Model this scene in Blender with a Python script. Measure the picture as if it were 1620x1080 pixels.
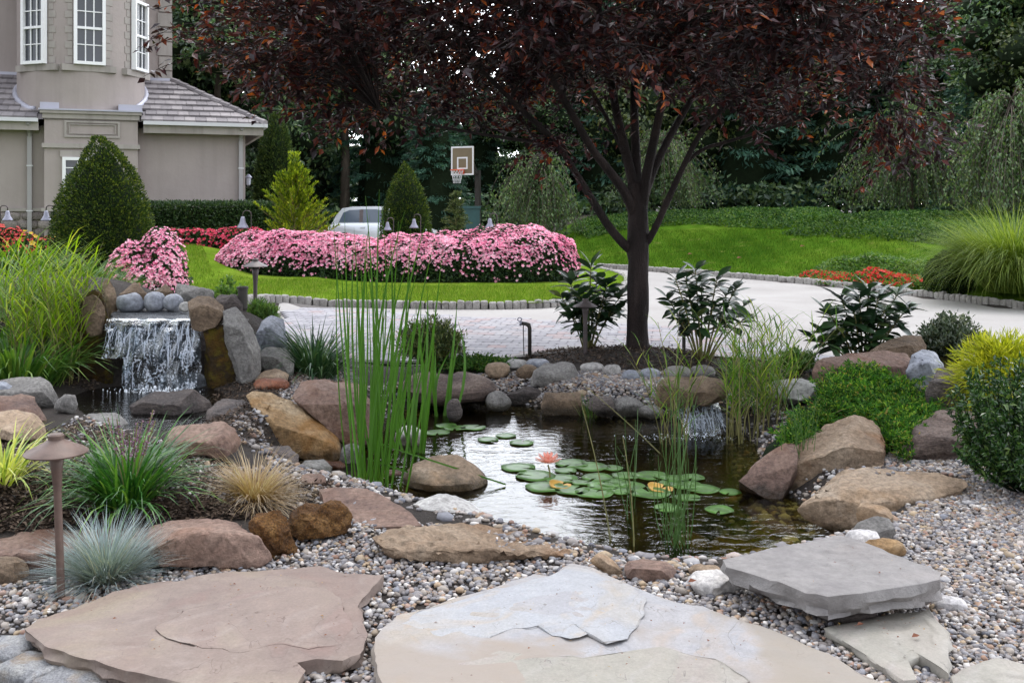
import bpy, bmesh, math, random
import numpy as np
from math import sin, cos, pi, radians, atan2, sqrt
from mathutils import Vector, Matrix
scene = bpy.context.scene
for o in list(bpy.data.objects):
    bpy.data.objects.remove(o)

# ------------------------------------------------------------------ camera
F, CX, CY, CAMZ = 1575.0, 810.0, 325.0, 1.6           # level camera with a shifted lens: the uprights stay upright
PITCH = 0.0
cam_data = bpy.data.cameras.new('camera')
cam_data.sensor_width = 36.0
cam_data.lens = 35.0
cam_data.shift_y = -215.0 / 1620.0
cam_data.clip_start = 0.05
cam_data.clip_end = 1500
cam = bpy.data.objects.new('camera', cam_data)
scene.collection.objects.link(cam)
cam.location = (0, 0, CAMZ)
cam.rotation_euler = (pi / 2 - PITCH, 0, 0)
scene.camera = cam

# ------------------------------------------------------------------ sky, sun, exposure
SUN_EL, SUN_AZ = radians(66), radians(10)           # azimuth from +Y towards +X: high, behind the garden, a little right
world = bpy.data.worlds.new('World')
scene.world = world
world.use_nodes = True
wn, wl = world.node_tree.nodes, world.node_tree.links
bg = wn['Background']
sky = wn.new('ShaderNodeTexSky')
sky.sky_type = 'NISHITA'
sky.sun_disc = False
sky.sun_elevation = SUN_EL
sky.sun_rotation = SUN_AZ
sky.air_density = 1.0
sky.dust_density = 2.5
sky.ozone_density = 1.0
tc = wn.new('ShaderNodeTexCoord')
cl = wn.new('ShaderNodeTexNoise')                  # thin bright cloud over the blue
cl.inputs['Scale'].default_value = 3.0
cl.inputs['Detail'].default_value = 6
wl.new(tc.outputs['Generated'], cl.inputs['Vector'])
cr = wn.new('ShaderNodeMapRange')
cr.inputs['From Min'].default_value = 0.38
cr.inputs['From Max'].default_value = 0.62
cr.inputs['To Min'].default_value = 0.6
cr.inputs['To Max'].default_value = 0.95
wl.new(cl.outputs['Fac'], cr.inputs['Value'])
mx = wn.new('ShaderNodeMix')
mx.data_type = 'RGBA'
sx = wn.new('ShaderNodeSeparateXYZ')                # the haze is whitest low over the horizon
wl.new(tc.outputs['Generated'], sx.inputs[0])
hz = wn.new('ShaderNodeMapRange'); hz.inputs['From Min'].default_value = 0.12; hz.inputs['From Max'].default_value = 0.62
wl.new(sx.outputs['Z'], hz.inputs['Value'])
hc = wn.new('ShaderNodeMix'); hc.data_type = 'RGBA'
hc.inputs['A'].default_value = (88, 91, 97, 1); hc.inputs['B'].default_value = (19, 20, 22, 1)
wl.new(hz.outputs['Result'], hc.inputs['Factor']); dt = wn.new('ShaderNodeVectorMath'); dt.operation = 'DOT_PRODUCT'      # thin cloud glows towards the sun, is dull away from it
wl.new(tc.outputs['Generated'], dt.inputs[0])
dt.inputs[1].default_value = (math.sin(SUN_AZ) * math.cos(SUN_EL), math.cos(SUN_AZ) * math.cos(SUN_EL), math.sin(SUN_EL))
gl_ = wn.new('ShaderNodeMapRange'); gl_.inputs['From Min'].default_value = 0.0; gl_.inputs['From Max'].default_value = 0.9
gl_.inputs['To Min'].default_value = 0.2; gl_.inputs['To Max'].default_value = 1.5
wl.new(dt.outputs['Value'], gl_.inputs['Value'])
sc_ = wn.new('ShaderNodeVectorMath'); sc_.operation = 'SCALE'
wl.new(hc.outputs['Result'], sc_.inputs[0]); wl.new(gl_.outputs['Result'], sc_.inputs['Scale'])
wl.new(sc_.outputs[0], mx.inputs['B'])
wl.new(cr.outputs['Result'], mx.inputs['Factor'])
wl.new(sky.outputs['Color'], mx.inputs['A'])
wl.new(mx.outputs['Result'], bg.inputs['Color'])
bg.inputs['Strength'].default_value = 0.10
sun_data = bpy.data.lights.new('sun', 'SUN')
sun_data.energy = 1.5
sun_data.angle = radians(25)
sun_data.color = (1.0, 0.95, 0.88)
sun = bpy.data.objects.new('sun', sun_data)
scene.collection.objects.link(sun)
sd = Vector((sin(SUN_AZ) * cos(SUN_EL), cos(SUN_AZ) * cos(SUN_EL), sin(SUN_EL)))
sun.rotation_euler = sd.to_track_quat('Z', 'Y').to_euler()
sun.location = (0, 0, 30)
scene.view_settings.view_transform = 'Standard'
scene.view_settings.look = 'None'
scene.view_settings.exposure = 0.16
scene.view_settings.gamma = 1.0
scene.view_settings.use_curve_mapping = False
scene.render.engine = 'CYCLES'
scene.cycles.max_bounces = 8
scene.cycles.transparent_max_bounces = 12
scene.cycles.use_denoising = True

# ------------------------------------------------------------------ projection helpers (1620x1080 photo pixels)
def ray(px, py):
    x, y = (px - CX) / F, (CY - py) / F
    return np.array([x, cos(PITCH) + y * sin(PITCH), y * cos(PITCH) - sin(PITCH)])
def Pz(px, py, z):
    d = ray(px, py); t = (z - CAMZ) / d[2]
    return np.array([0, 0, CAMZ]) + d * t
def Py(px, py, Y):
    d = ray(px, py); t = Y / d[1]
    return np.array([0, 0, CAMZ]) + d * t
def sst(x, a, b):
    t = np.clip((x - a) / (b - a), 0, 1)
    return t * t * (3 - 2 * t)
rs = np.random.RandomState(7)
random.seed(7)

# ------------------------------------------------------------------ noise
def _h(i, j, k, s):
    n = (i * 374761393 + j * 668265263 + k * 2147483647 + s * 974711) & 0xffffffff
    n = ((n ^ (n >> 13)) * 1274126177) & 0xffffffff
    n = (n ^ (n >> 16)) & 0xffff
    return n / 65535.0 * 2 - 1
def vnoise(P, sc=1.0, seed=0):
    P = np.asarray(P, float) * sc + 100.37
    I = np.floor(P).astype(np.int64); f = P - I
    f = f * f * f * (f * (f * 6 - 15) + 10)
    r = 0
    for a in (0, 1):
        for b in (0, 1):
            for c in (0, 1):
                w = (f[:, 0] if a else 1 - f[:, 0]) * (f[:, 1] if b else 1 - f[:, 1]) * (f[:, 2] if c else 1 - f[:, 2])
                r = r + w * _h(I[:, 0] + a, I[:, 1] + b, I[:, 2] + c, seed)
    return r
def fbm(P, sc=1.0, oct=4, seed=0, gain=0.5):
    r, a = 0, 1.0
    for o in range(oct):
        r = r + a * vnoise(P, sc * 2 ** o, seed + o * 17); a *= gain
    return r
def n2(x, y, sc, seed=0, oct=3):
    x = np.asarray(x, float).ravel(); y = np.asarray(y, float).ravel()
    return fbm(np.stack([x, y, np.zeros_like(x)], 1), sc, oct, seed)

# ------------------------------------------------------------------ polygons
def inpoly(x, y, poly):
    x = np.asarray(x, float); y = np.asarray(y, float)
    r = np.zeros(x.shape, bool); n = len(poly)
    for i in range(n):
        x0, y0 = poly[i][:2]; x1, y1 = poly[(i + 1) % n][:2]
        if y0 == y1: continue
        c = ((y0 > y) != (y1 > y)) & (x < (x1 - x0) * (y - y0) / (y1 - y0) + x0)
        r ^= c
    return r
def polydist(x, y, poly):
    x = np.asarray(x, float); y = np.asarray(y, float)
    d = np.full(x.shape, 1e9); n = len(poly)
    for i in range(n):
        x0, y0 = poly[i][:2]; x1, y1 = poly[(i + 1) % n][:2]
        dx, dy = x1 - x0, y1 - y0
        t = np.clip(((x - x0) * dx + (y - y0) * dy) / (dx * dx + dy * dy + 1e-12), 0, 1)
        d = np.minimum(d, np.hypot(x - x0 - t * dx, y - y0 - t * dy))
    return np.where(inpoly(x, y, poly), -d, d)
def sample_poly(poly, n, r=rs):
    p = np.array([q[:2] for q in poly]); lo, hi = p.min(0), p.max(0)
    out = np.zeros((0, 2))
    while len(out) < n:
        q = lo + r.rand(n * 3, 2) * (hi - lo)
        out = np.vstack([out, q[inpoly(q[:, 0], q[:, 1], poly)]])
    return out[:n]
def poly_area(p):
    p = np.array([q[:2] for q in p]); x, y = p[:, 0], p[:, 1]
    return 0.5 * abs(np.dot(x, np.roll(y, 1)) - np.dot(y, np.roll(x, 1)))
def smooth_poly(p, it=2):
    p = np.array(p, float)
    for _ in range(it):
        q = np.roll(p, -1, 0)
        p = np.stack([p * .75 + q * .25, p * .25 + q * .75], 1).reshape(-1, p.shape[1])
    return p

# ------------------------------------------------------------------ terrain
ZW = -0.16
POND_PX = [(462, 742), (492, 722), (535, 704), (580, 672), (640, 650), (700, 640), (790, 636), (860, 648), (960, 656), (1050, 658), (1130, 672),
           (1190, 700), (1185, 750), (1240, 790), (1300, 815), (1365, 835), (1290, 862), (1150, 900), (1075, 902), (990, 893), (920, 874),
           (850, 850), (760, 832), (650, 795), (600, 778), (530, 768), (482, 760)]
POND = smooth_poly([Pz(x, y, ZW)[:2] for x, y in POND_PX], 2)
ZS = 0.10
STREAM_PX = [(140, 612), (335, 612), (350, 640), (330, 668), (262, 690), (190, 670), (130, 645)]
STREAM = smooth_poly([Pz(x, y, ZS)[:2] for x, y in STREAM_PX], 2)
WALLOUT = [Pz(x, y, 0)[:2] for x, y in [(-400, 985), (10, 1018), (110, 1058), (230, 1096), (340, 1136), (700, 1300), (-500, 1300)]]
CURB_PX = [(880, 416), (945, 424), (1060, 432), (1250, 447), (1400, 463), (1620, 490), (1800, 515)]
CURB = [Pz(x, y, 0)[:2] for x, y in CURB_PX]
_cx = np.array([p[0] for p in CURB]); _cy = np.array([p[1] for p in CURB])
def gauss(x, y, cx, cy, rx, ry):
    return np.exp(-(((x - cx) / rx) ** 2 + ((y - cy) / ry) ** 2))
def gz(x, y):
    x = np.atleast_1d(np.asarray(x, float)); y = np.atleast_1d(np.asarray(y, float))
    z = np.zeros_like(x)
    # bed on the left, retained by the front boulders
    z += 0.17 * sst(-x, 1.15, 1.9) * sst(y, 4.6, 5.2) * (1 - sst(y, 9.5, 12))
    # waterfall mound
    m = sst(y, 8.45, 9.0) * (1 - sst(y, 9.6, 13.5) * 0.75) * sst(-x, 1.7, 2.6)
    m = m * (1 - 0.98 * sst(y, 9.25, 10.0) * sst(x, -3.7, -2.9))
    z += 0.47 * m
    z += 0.28 * sst(-x, 2.9, 4.2) * sst(y, 8.2, 9.6) * (1 - sst(y, 9, 16))
    # house terrace
    z += 0.5 * sst(-x, 4.6, 7.0) * sst(y, 13, 20)
    # tree mound, far bank of the pond
    z += 0.17 * gauss(x, y, 1.1, 9.9, 1.1, 0.7)
    z += 0.03 * gauss(x, y, 0.6, 8.9, 1.5, 0.5)
    z *= 1 - sst(y, 9.6, 10.2) * sst(x, -3.9, -3.3) * (1 - sst(y, 15, 16)) * sst(-x, .3, .8)
    # right bank
    z += 0.17 * sst(x, 1.9, 3.0) * sst(y, 6.3, 7.8) * (1 - sst(y, 8.4, 10.2))
    z += 0.03 * sst(x, 2.4, 3.6) * sst(y, 5.8, 6.6) * (1 - sst(y, 8.4, 10.2))
    # back lawn rising behind the far curb
    cy = np.interp(x, _cx, _cy)
    t = np.maximum(0, y - cy - 0.1)
    z += np.minimum(1.22, 0.092 * t) * sst(x, -2.0, 3.5)
    z += 0.16 * gauss(x, y, 8.3, 34.0, 3.2, 2.5)
    far = sst(y, 4, 6)
    z += 0.012 * n2(x, y, 2.0, 3) * (1 - far) + far * 0.0
    z -= 0.36 * sst(-polydist(x, y, WALLOUT), 0.0, 0.05) * (y < 4.5)
    # stream basin
    near = (np.abs(x + 2.5) < 3) & (np.abs(y - 7.5) < 3)
    if near.any():
        d = polydist(x[near], y[near], STREAM)
        zz = z[near]
        zz = np.where(d < 0.25, (ZS - 0.02) + (zz - ZS + 0.02) * sst(d, 0.0, 0.25), zz)
        zz = np.where(d < 0, ZS - 0.02 - 0.1 * sst(-d, 0, 0.25), zz)
        z[near] = zz
    near = (np.abs(x - 0.5) < 4) & (np.abs(y - 6.7) < 4)
    if near.any():
        xx, yy = x[near], y[near]
        d = polydist(xx, yy, POND)
        zz = z[near]
        zz = np.where(d < 0.3, (ZW - 0.03) + (zz - ZW + 0.03) * sst(d, 0.0, 0.3), zz)
        sh = 0.22 + 0.45 * (1 - np.clip(gauss(xx, yy, 1.7, 5.2, 0.9, 0.7) * 1.1, 0, 1))
        zz = np.where(d < 0, ZW - 0.03 - sh * sst(-d, 0, 0.75), zz)
        z[near] = zz
    return z
def gz1(x, y):
    return float(gz(np.array([x]), np.array([y]))[0])
def hit(px, py):
    d = ray(px, py); o = np.array([0, 0, CAMZ])
    t = np.concatenate([np.arange(1.5, 14, 0.02), np.arange(14, 70, 0.1)])
    P = o + d * t[:, None]
    g = gz(P[:, 0], P[:, 1])
    k = np.argmax(P[:, 2] <= g)
    if P[k, 2] > g[k]:
        k = len(t) - 1
    p = P[k].copy(); p[2] = g[k]
    return p

# ------------------------------------------------------------------ mesh building
col = scene.collection
class Geo:
    def __init__(s): s.v, s.f3, s.f4, s.t, s.n = [], [], [], [], 0
    def add(s, v, q=None, t=None, at=None):
        v = np.asarray(v, float).reshape(-1, 3)
        if q is not None and len(q): s.f4.append(np.asarray(q, np.int64) + s.n)
        if t is not None and len(t): s.f3.append(np.asarray(t, np.int64) + s.n)
        s.v.append(v); s.n += len(v)
        s.t.append(np.zeros(len(v)) if at is None else np.asarray(at, float))
        return s
    def box(s, lo, hi, M=None):
        x0, y0, z0 = lo; x1, y1, z1 = hi
        v = np.array([(x0, y0, z0), (x1, y0, z0), (x1, y1, z0), (x0, y1, z0), (x0, y0, z1), (x1, y0, z1), (x1, y1, z1), (x0, y1, z1)], float)
        if M is not None: v = xf(v, M)
        return s.add(v, [(0, 3, 2, 1), (4, 5, 6, 7), (0, 1, 5, 4), (1, 2, 6, 5), (2, 3, 7, 6), (3, 0, 4, 7)])
    def tube(s, pts, rad, n=8, cap=True, at=None):
        pts = np.asarray(pts, float); k = len(pts)
        rad = np.full(k, rad) if np.isscalar(rad) else np.asarray(rad, float)
        tg = np.gradient(pts, axis=0); tg /= np.linalg.norm(tg, axis=1)[:, None] + 1e-12
        u = np.cross(tg[0], (0, 0, 1.0))
        if np.linalg.norm(u) < 1e-3: u = np.cross(tg[0], (1.0, 0, 0))
        u /= np.linalg.norm(u); rings = []
        a = np.arange(n) * 2 * pi / n
        for i in range(k):
            u = u - tg[i] * np.dot(u, tg[i]); u /= np.linalg.norm(u) + 1e-12
            w = np.cross(tg[i], u)
            rings.append(pts[i] + rad[i] * (np.cos(a)[:, None] * u + np.sin(a)[:, None] * w))
        v = np.vstack(rings)
        j = np.arange(n); q = []
        for i in range(k - 1):
            q.append(np.stack([i * n + j, i * n + (j + 1) % n, (i + 1) * n + (j + 1) % n, (i + 1) * n + j], 1))
        q = np.vstack(q); t = []
        if cap:
            v = np.vstack([v, pts[0], pts[-1]]); b = k * n
            t = np.vstack([np.stack([np.full(n, b), (j + 1) % n, j], 1), np.stack([np.full(n, b + 1), (k - 1) * n + j, (k - 1) * n + (j + 1) % n], 1)])
        return s.add(v, q, t)
    def lathe(s, prof, n=20, c=(0, 0, 0)):
        prof = np.asarray(prof, float); k = len(prof); a = np.arange(n) * 2 * pi / n
        v = np.vstack([np.stack([r * np.cos(a), r * np.sin(a), np.full(n, z)], 1) for r, z in prof]) + np.asarray(c, float)
        j = np.arange(n)
        q = np.vstack([np.stack([i * n + j, i * n + (j + 1) % n, (i + 1) * n + (j + 1) % n, (i + 1) * n + j], 1) for i in range(k - 1)])
        return s.add(v, q)
    def prism(s, poly, z0, z1):
        p = np.array([q[:2] for q in poly], float); n = len(p)
        c = p.mean(0)
        v = np.vstack([np.c_[p, np.full(n, z0)], np.c_[p, np.full(n, z1)], [[c[0], c[1], z0], [c[0], c[1], z1]]])
        j = np.arange(n); k = (j + 1) % n
        return s.add(v, np.stack([j, k, n + k, n + j], 1), np.vstack([np.stack([np.full(n, 2 * n), k, j], 1), np.stack([np.full(n, 2 * n + 1), n + j, n + k], 1)]))
    def mesh(s, name, smooth=False, attr=False):
        m = bpy.data.meshes.new(name)
        if not s.v: return m
        v = np.vstack(s.v)
        f3 = np.vstack(s.f3) if s.f3 else np.zeros((0, 3), np.int64)
        f4 = np.vstack(s.f4) if s.f4 else np.zeros((0, 4), np.int64)
        m.vertices.add(len(v)); m.vertices.foreach_set('co', v.astype(np.float32).ravel())
        nl = len(f3) * 3 + len(f4) * 4
        m.loops.add(nl); m.loops.foreach_set('vertex_index', np.concatenate([f3.ravel(), f4.ravel()]).astype(np.int32))
        npoly = len(f3) + len(f4)
        m.polygons.add(npoly)
        st = np.concatenate([np.arange(len(f3)) * 3, len(f3) * 3 + np.arange(len(f4)) * 4]).astype(np.int32)
        m.polygons.foreach_set('loop_start', st)
        m.polygons.foreach_set('use_smooth', np.full(npoly, smooth))
        m.update(calc_edges=True); m.validate(clean_customdata=False)
        if attr:
            a = m.attributes.new('t', 'FLOAT', 'POINT')
            a.data.foreach_set('value', np.concatenate(s.t).astype(np.float32))
        return m
    def obj(s, name, mat, parent=None, loc=None, smooth=False, attr=False):
        if loc is not None:
            for i in range(len(s.v)): s.v[i] = s.v[i] - np.asarray(loc, float)
        me = s.mesh(name, smooth, attr)
        if mat is not None: me.materials.append(mat)
        return link(name, me, parent, loc)
def xf(v, M):
    M = np.array(M); return v @ M[:3, :3].T + M[:3, 3]
def link(name, data, parent=None, loc=None):
    o = bpy.data.objects.new(name, data); col.objects.link(o)
    if parent is not None: o.parent = parent
    if loc is not None: o.location = [float(c) for c in loc]
    return o
def tag(o, label=None, cat=None, group=None, kind=None):
    if label: o['label'] = label
    if cat: o['category'] = cat
    if group: o['group'] = group
    if kind: o['kind'] = kind
    return o
def thing(name, label, cat, loc=(0, 0, 0), rz=0.0, group=None):
    o = link(name, None, None, loc); o.rotation_euler = (0, 0, rz); o.empty_display_size = 0.1
    return tag(o, label, cat, group)
def copy_tree(o, parent=None):
    c = o.copy(); col.objects.link(c); c.parent = parent
    for ch in [x for x in o.children]: copy_tree(ch, c)
    return c
def relab(o, label): o['label'] = label; return o

# ------------------------------------------------------------------ materials
def newmat(name):
    m = bpy.data.materials.new(name); m.use_nodes = True
    nt = m.node_tree; b = nt.nodes['Principled BSDF']
    return m, nt.nodes, nt.links, b
def rgba(c): return (c[0], c[1], c[2], 1)
def ramp(N, stops, interp='LINEAR'):
    r = N.new('ShaderNodeValToRGB'); e = r.color_ramp.elements; r.color_ramp.interpolation = interp
    while len(e) < len(stops): e.new(0.5)
    for i, (p, c) in enumerate(stops): e[i].position = p; e[i].color = rgba(c)
    return r
def noise(N, L, vec, sc, det=4, rough=0.55, dist=0.0):
    n = N.new('ShaderNodeTexNoise'); n.inputs['Scale'].default_value = sc; n.inputs['Detail'].default_value = det
    n.inputs['Roughness'].default_value = rough; n.inputs['Distortion'].default_value = dist
    if vec is not None: L.new(vec, n.inputs['Vector'])
    return n
def mixc(N, L, f, a, b, mode='MIX'):
    m = N.new('ShaderNodeMix'); m.data_type = 'RGBA'; m.blend_type = mode
    for k, v in (('Factor', f), ('A', a), ('B', b)):
        s = m.inputs[k] if k == 'Factor' else [i for i in m.inputs if i.name == k and i.type == 'RGBA'][0]
        if hasattr(v, 'is_output'): L.new(v, s)
        elif k == 'Factor': s.default_value = v
        else: s.default_value = rgba(v)
    return [o for o in m.outputs if o.type == 'RGBA'][0]
def maprange(N, L, v, a, b, c=0.0, d=1.0):
    m = N.new('ShaderNodeMapRange'); L.new(v, m.inputs['Value'])
    for k, x in (('From Min', a), ('From Max', b), ('To Min', c), ('To Max', d)): m.inputs[k].default_value = x
    return m.outputs['Result']
def bump(N, L, h, s, dist=0.02, nrm=None):
    b = N.new('ShaderNodeBump'); b.inputs['Strength'].default_value = s; b.inputs['Distance'].default_value = dist
    L.new(h, b.inputs['Height'])
    if nrm is not None: L.new(nrm, b.inputs['Normal'])
    return b.outputs['Normal']
def plain(name, c, rough=0.6, metal=0.0, var=0.12, sc=6.0, bmp=0.1, spec=0.4, streak=0.0):
    m, N, L, b = newmat(name)
    t = N.new('ShaderNodeTexCoord')
    n = noise(N, L, t.outputs['Object'], sc, 6)
    lo = [x * (1 - var) for x in c]; hi = [min(1, x * (1 + var)) for x in c]
    r = ramp(N, [(0.3, lo), (0.7, hi)]); L.new(n.outputs['Fac'], r.inputs['Fac'])
    cc_ = r.outputs['Color']
    if streak:
        mp = N.new('ShaderNodeMapping'); mp.inputs['Scale'].default_value = (3.5, 3.5, .25); L.new(t.outputs['Object'], mp.inputs['Vector'])
        ns = noise(N, L, mp.outputs[0], 1.0, 6, .65); cc_ = mixc(N, L, 1.0, cc_, maprange(N, L, ns.outputs['Fac'], .48, .75, 1.0, 1 - streak), 'MULTIPLY')
    L.new(cc_, b.inputs['Base Color'])
    b.inputs['Roughness'].default_value = rough; b.inputs['Metallic'].default_value = metal
    b.inputs['Specular IOR Level'].default_value = spec
    if bmp:
        n3 = noise(N, L, t.outputs['Object'], sc * 9, 5)
        L.new(bump(N, L, n3.outputs['Fac'], bmp, 0.01), b.inputs['Normal'])
    return m
def rockmat(name, c1, c2, c3, sc=3.0, bmp=0.55, streak=0.0, stain=None, moss=None, rough=0.85, speck=0.42, layer=(1, 1, 1)):
    m, N, L, b = newmat(name)
    t = N.new('ShaderNodeTexCoord'); oi = N.new('ShaderNodeObjectInfo')
    ad = N.new('ShaderNodeVectorMath'); ad.operation = 'MULTIPLY_ADD'
    cmb = N.new('ShaderNodeCombineXYZ')
    for k in 'XYZ': L.new(oi.outputs['Random'], cmb.inputs[k])
    L.new(cmb.outputs[0], ad.inputs[0]); ad.inputs[1].default_value = (37, 91, 53); L.new(t.outputs['Object'], ad.inputs[2])
    v = ad.outputs[0]
    mp = N.new('ShaderNodeMapping'); mp.inputs['Scale'].default_value = layer; L.new(v, mp.inputs['Vector']); vl = mp.outputs[0]
    n1 = noise(N, L, vl, sc, 8, 0.6, 0.6)
    r = ramp(N, [(0.30, c1), (0.5, c2), (0.72, c3)]); L.new(n1.outputs['Fac'], r.inputs['Fac'])
    c = r.outputs['Color']
    n2_ = noise(N, L, v, sc * 14, 5, 0.7)
    f2 = maprange(N, L, n2_.outputs['Fac'], 0.35, 0.7, 1 - speck, 1 + speck * 0.7)
    c = mixc(N, L, 1.0, c, f2, 'MULTIPLY')
    if stain:
        n4 = noise(N, L, v, sc * 0.8, 4, 0.5, 1.0)
        c = mixc(N, L, maprange(N, L, n4.outputs['Fac'], 0.52, 0.7, 0, stain[1]), c, stain[0])
    if moss:
        n5 = noise(N, L, v, sc * 2.2, 6, 0.6)
        c = mixc(N, L, maprange(N, L, n5.outputs['Fac'], moss[1], moss[1] + 0.12), c, moss[0])
    n8 = noise(N, L, v, sc * 6, 8, 0.75)
    c = mixc(N, L, maprange(N, L, n8.outputs['Fac'], 0.60, 0.72, 0, 0.55), c, [q * 0.35 for q in c1])
    c = mixc(N, L, maprange(N, L, n8.outputs['Fac'], 0.40, 0.28, 0, 0.35), c, [min(0.7, q * 1.25) for q in c3])
    hs = N.new('ShaderNodeHueSaturation'); L.new(c, hs.inputs['Color']); hs.inputs['Saturation'].default_value = 1.42
    L.new(maprange(N, L, oi.outputs['Random'], 0, 1, 0.88, 1.12), hs.inputs['Value'])
    gp = N.new('ShaderNodeNewGeometry'); sz = N.new('ShaderNodeSeparateXYZ'); L.new(gp.outputs['Position'], sz.inputs[0])   # wet line at the pond
    nw_ = noise(N, L, v, 9, 3); az_ = N.new('ShaderNodeMath'); az_.operation = 'ADD'; L.new(sz.outputs['Z'], az_.inputs[0]); L.new(maprange(N, L, nw_.outputs['Fac'], .3, .7, -.025, .025), az_.inputs[1])
    wet = maprange(N, L, az_.outputs[0], -.115, -.075, 1, 0)
    L.new(mixc(N, L, wet, hs.outputs[0], mixc(N, L, 1.0, hs.outputs[0], (.34, .33, .28), 'MULTIPLY')), b.inputs['Base Color'])
    L.new(maprange(N, L, wet, 0, 1, rough, .28), b.inputs['Roughness']); b.inputs['Specular IOR Level'].default_value = 0.35
    n3 = noise(N, L, vl, sc * 5, 12, 0.72)
    vo = N.new('ShaderNodeTexVoronoi'); vo.feature = 'DISTANCE_TO_EDGE'; vo.inputs['Scale'].default_value = sc * 0.9
    wv = noise(N, L, v, sc * 1.2, 4, 0.6); av = N.new('ShaderNodeVectorMath'); av.operation = 'MULTIPLY_ADD'
    L.new(wv.outputs['Color'], av.inputs[0]); av.inputs[1].default_value = (0.6, 0.6, 0.6); L.new(vl, av.inputs[2])
    L.new(av.outputs[0], vo.inputs['Vector'])
    crk = maprange(N, L, vo.outputs['Distance'], 0.0, 0.035, 0.0, 1.0)
    nb = bump(N, L, crk, 0.25, 0.012)
    ms_ = N.new('ShaderNodeMapping'); ms_.inputs['Scale'].default_value = (1.2, 1.2, 9.0); ms_.inputs['Rotation'].default_value = (.12, .18, 0); L.new(v, ms_.inputs['Vector'])
    nst = noise(N, L, ms_.outputs[0], sc * .9, 5, .6, .4)
    nb = bump(N, L, nst.outputs['Fac'], .3, .025, nb)
    ng_ = noise(N, L, v, 75, 4, .7); nb = bump(N, L, ng_.outputs['Fac'], .35, .006, nb)
    L.new(bump(N, L, n3.outputs['Fac'], min(1, bmp * 1.5), 0.035, nb), b.inputs['Normal'])
    return m
def leafmat(name, stops, rough=0.45, trans=0.35, spec=0.4, tip=None, tcol=None, patch=0.0, psc=1.2, clump=0.0):
    m, N, L, b = newmat(name)
    g = N.new('ShaderNodeNewGeometry')
    r = ramp(N, stops); L.new(g.outputs['Random Per Island'], r.inputs['Fac'])
    if clump:
        tq = N.new('ShaderNodeTexCoord'); nq = noise(N, L, tq.outputs['Object'], 1.6, 3)
        ma = N.new('ShaderNodeMath'); ma.operation = 'ADD'; L.new(g.outputs['Random Per Island'], ma.inputs[0]); L.new(maprange(N, L, nq.outputs['Fac'], .35, .68, -clump, clump * .45), ma.inputs[1]); L.new(ma.outputs[0], r.inputs['Fac'])
    c = r.outputs['Color']
    if tip:
        a = N.new('ShaderNodeAttribute'); a.attribute_name = 't'
        c = mixc(N, L, maprange(N, L, a.outputs['Fac'], tip[1], tip[2]), c, tip[0])
    if patch:
        t = N.new('ShaderNodeTexCoord'); n = noise(N, L, t.outputs['Object'], psc, 3)
        c = mixc(N, L, 1.0, c, maprange(N, L, n.outputs['Fac'], 0.3, 0.7, 1 - patch, 1 + patch), 'MULTIPLY')
    L.new(c, b.inputs['Base Color'])
    b.inputs['Roughness'].default_value = rough; b.inputs['Specular IOR Level'].default_value = spec
    tr = N.new('ShaderNodeBsdfTranslucent')
    if tcol is not None: tr.inputs['Color'].default_value = rgba(tcol)
    else: L.new(mixc(N, L, 1.0, c, (1.5, 1.5, 0.7), 'MULTIPLY'), tr.inputs['Color'])
    ms = N.new('ShaderNodeMixShader'); ms.inputs[0].default_value = trans
    L.new(b.outputs[0], ms.inputs[1]); L.new(tr.outputs[0], ms.inputs[2])
    L.new(ms.outputs[0], N['Material Output'].inputs['Surface'])
    return m

# ------------------------------------------------------------------ leaves and blades (vectorised)
def norm(v): return v / (np.linalg.norm(v, axis=-1, keepdims=True) + 1e-12)
def leaves(G, c, d, n, ln, wd, r=rs, fold=0.25, simple=False):
    """one leaf per point: axis d, face normal n"""
    c = np.asarray(c, float); k = len(c)
    d = norm(np.asarray(d, float)); n = np.asarray(n, float)
    s = norm(np.cross(d, n)); n = np.cross(s, d)
    ln = np.broadcast_to(ln, (k,))[:, None]; wd = np.broadcast_to(wd, (k,))[:, None]
    tip = c + d * ln; mid = c + d * ln * 0.45
    a = mid + s * wd / 2 + n * wd * fold; b = mid - s * wd / 2 + n * wd * fold
    i = np.arange(k)[:, None] * 4
    v = np.stack([c, a, tip, b], 1).reshape(-1, 3)
    if simple: G.add(v, i + np.array([[0, 1, 2, 3]]))
    else: G.add(v, None, np.vstack([i + np.array([[0, 1, 2]]), i + np.array([[0, 2, 3]])]))
    return G
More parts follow.
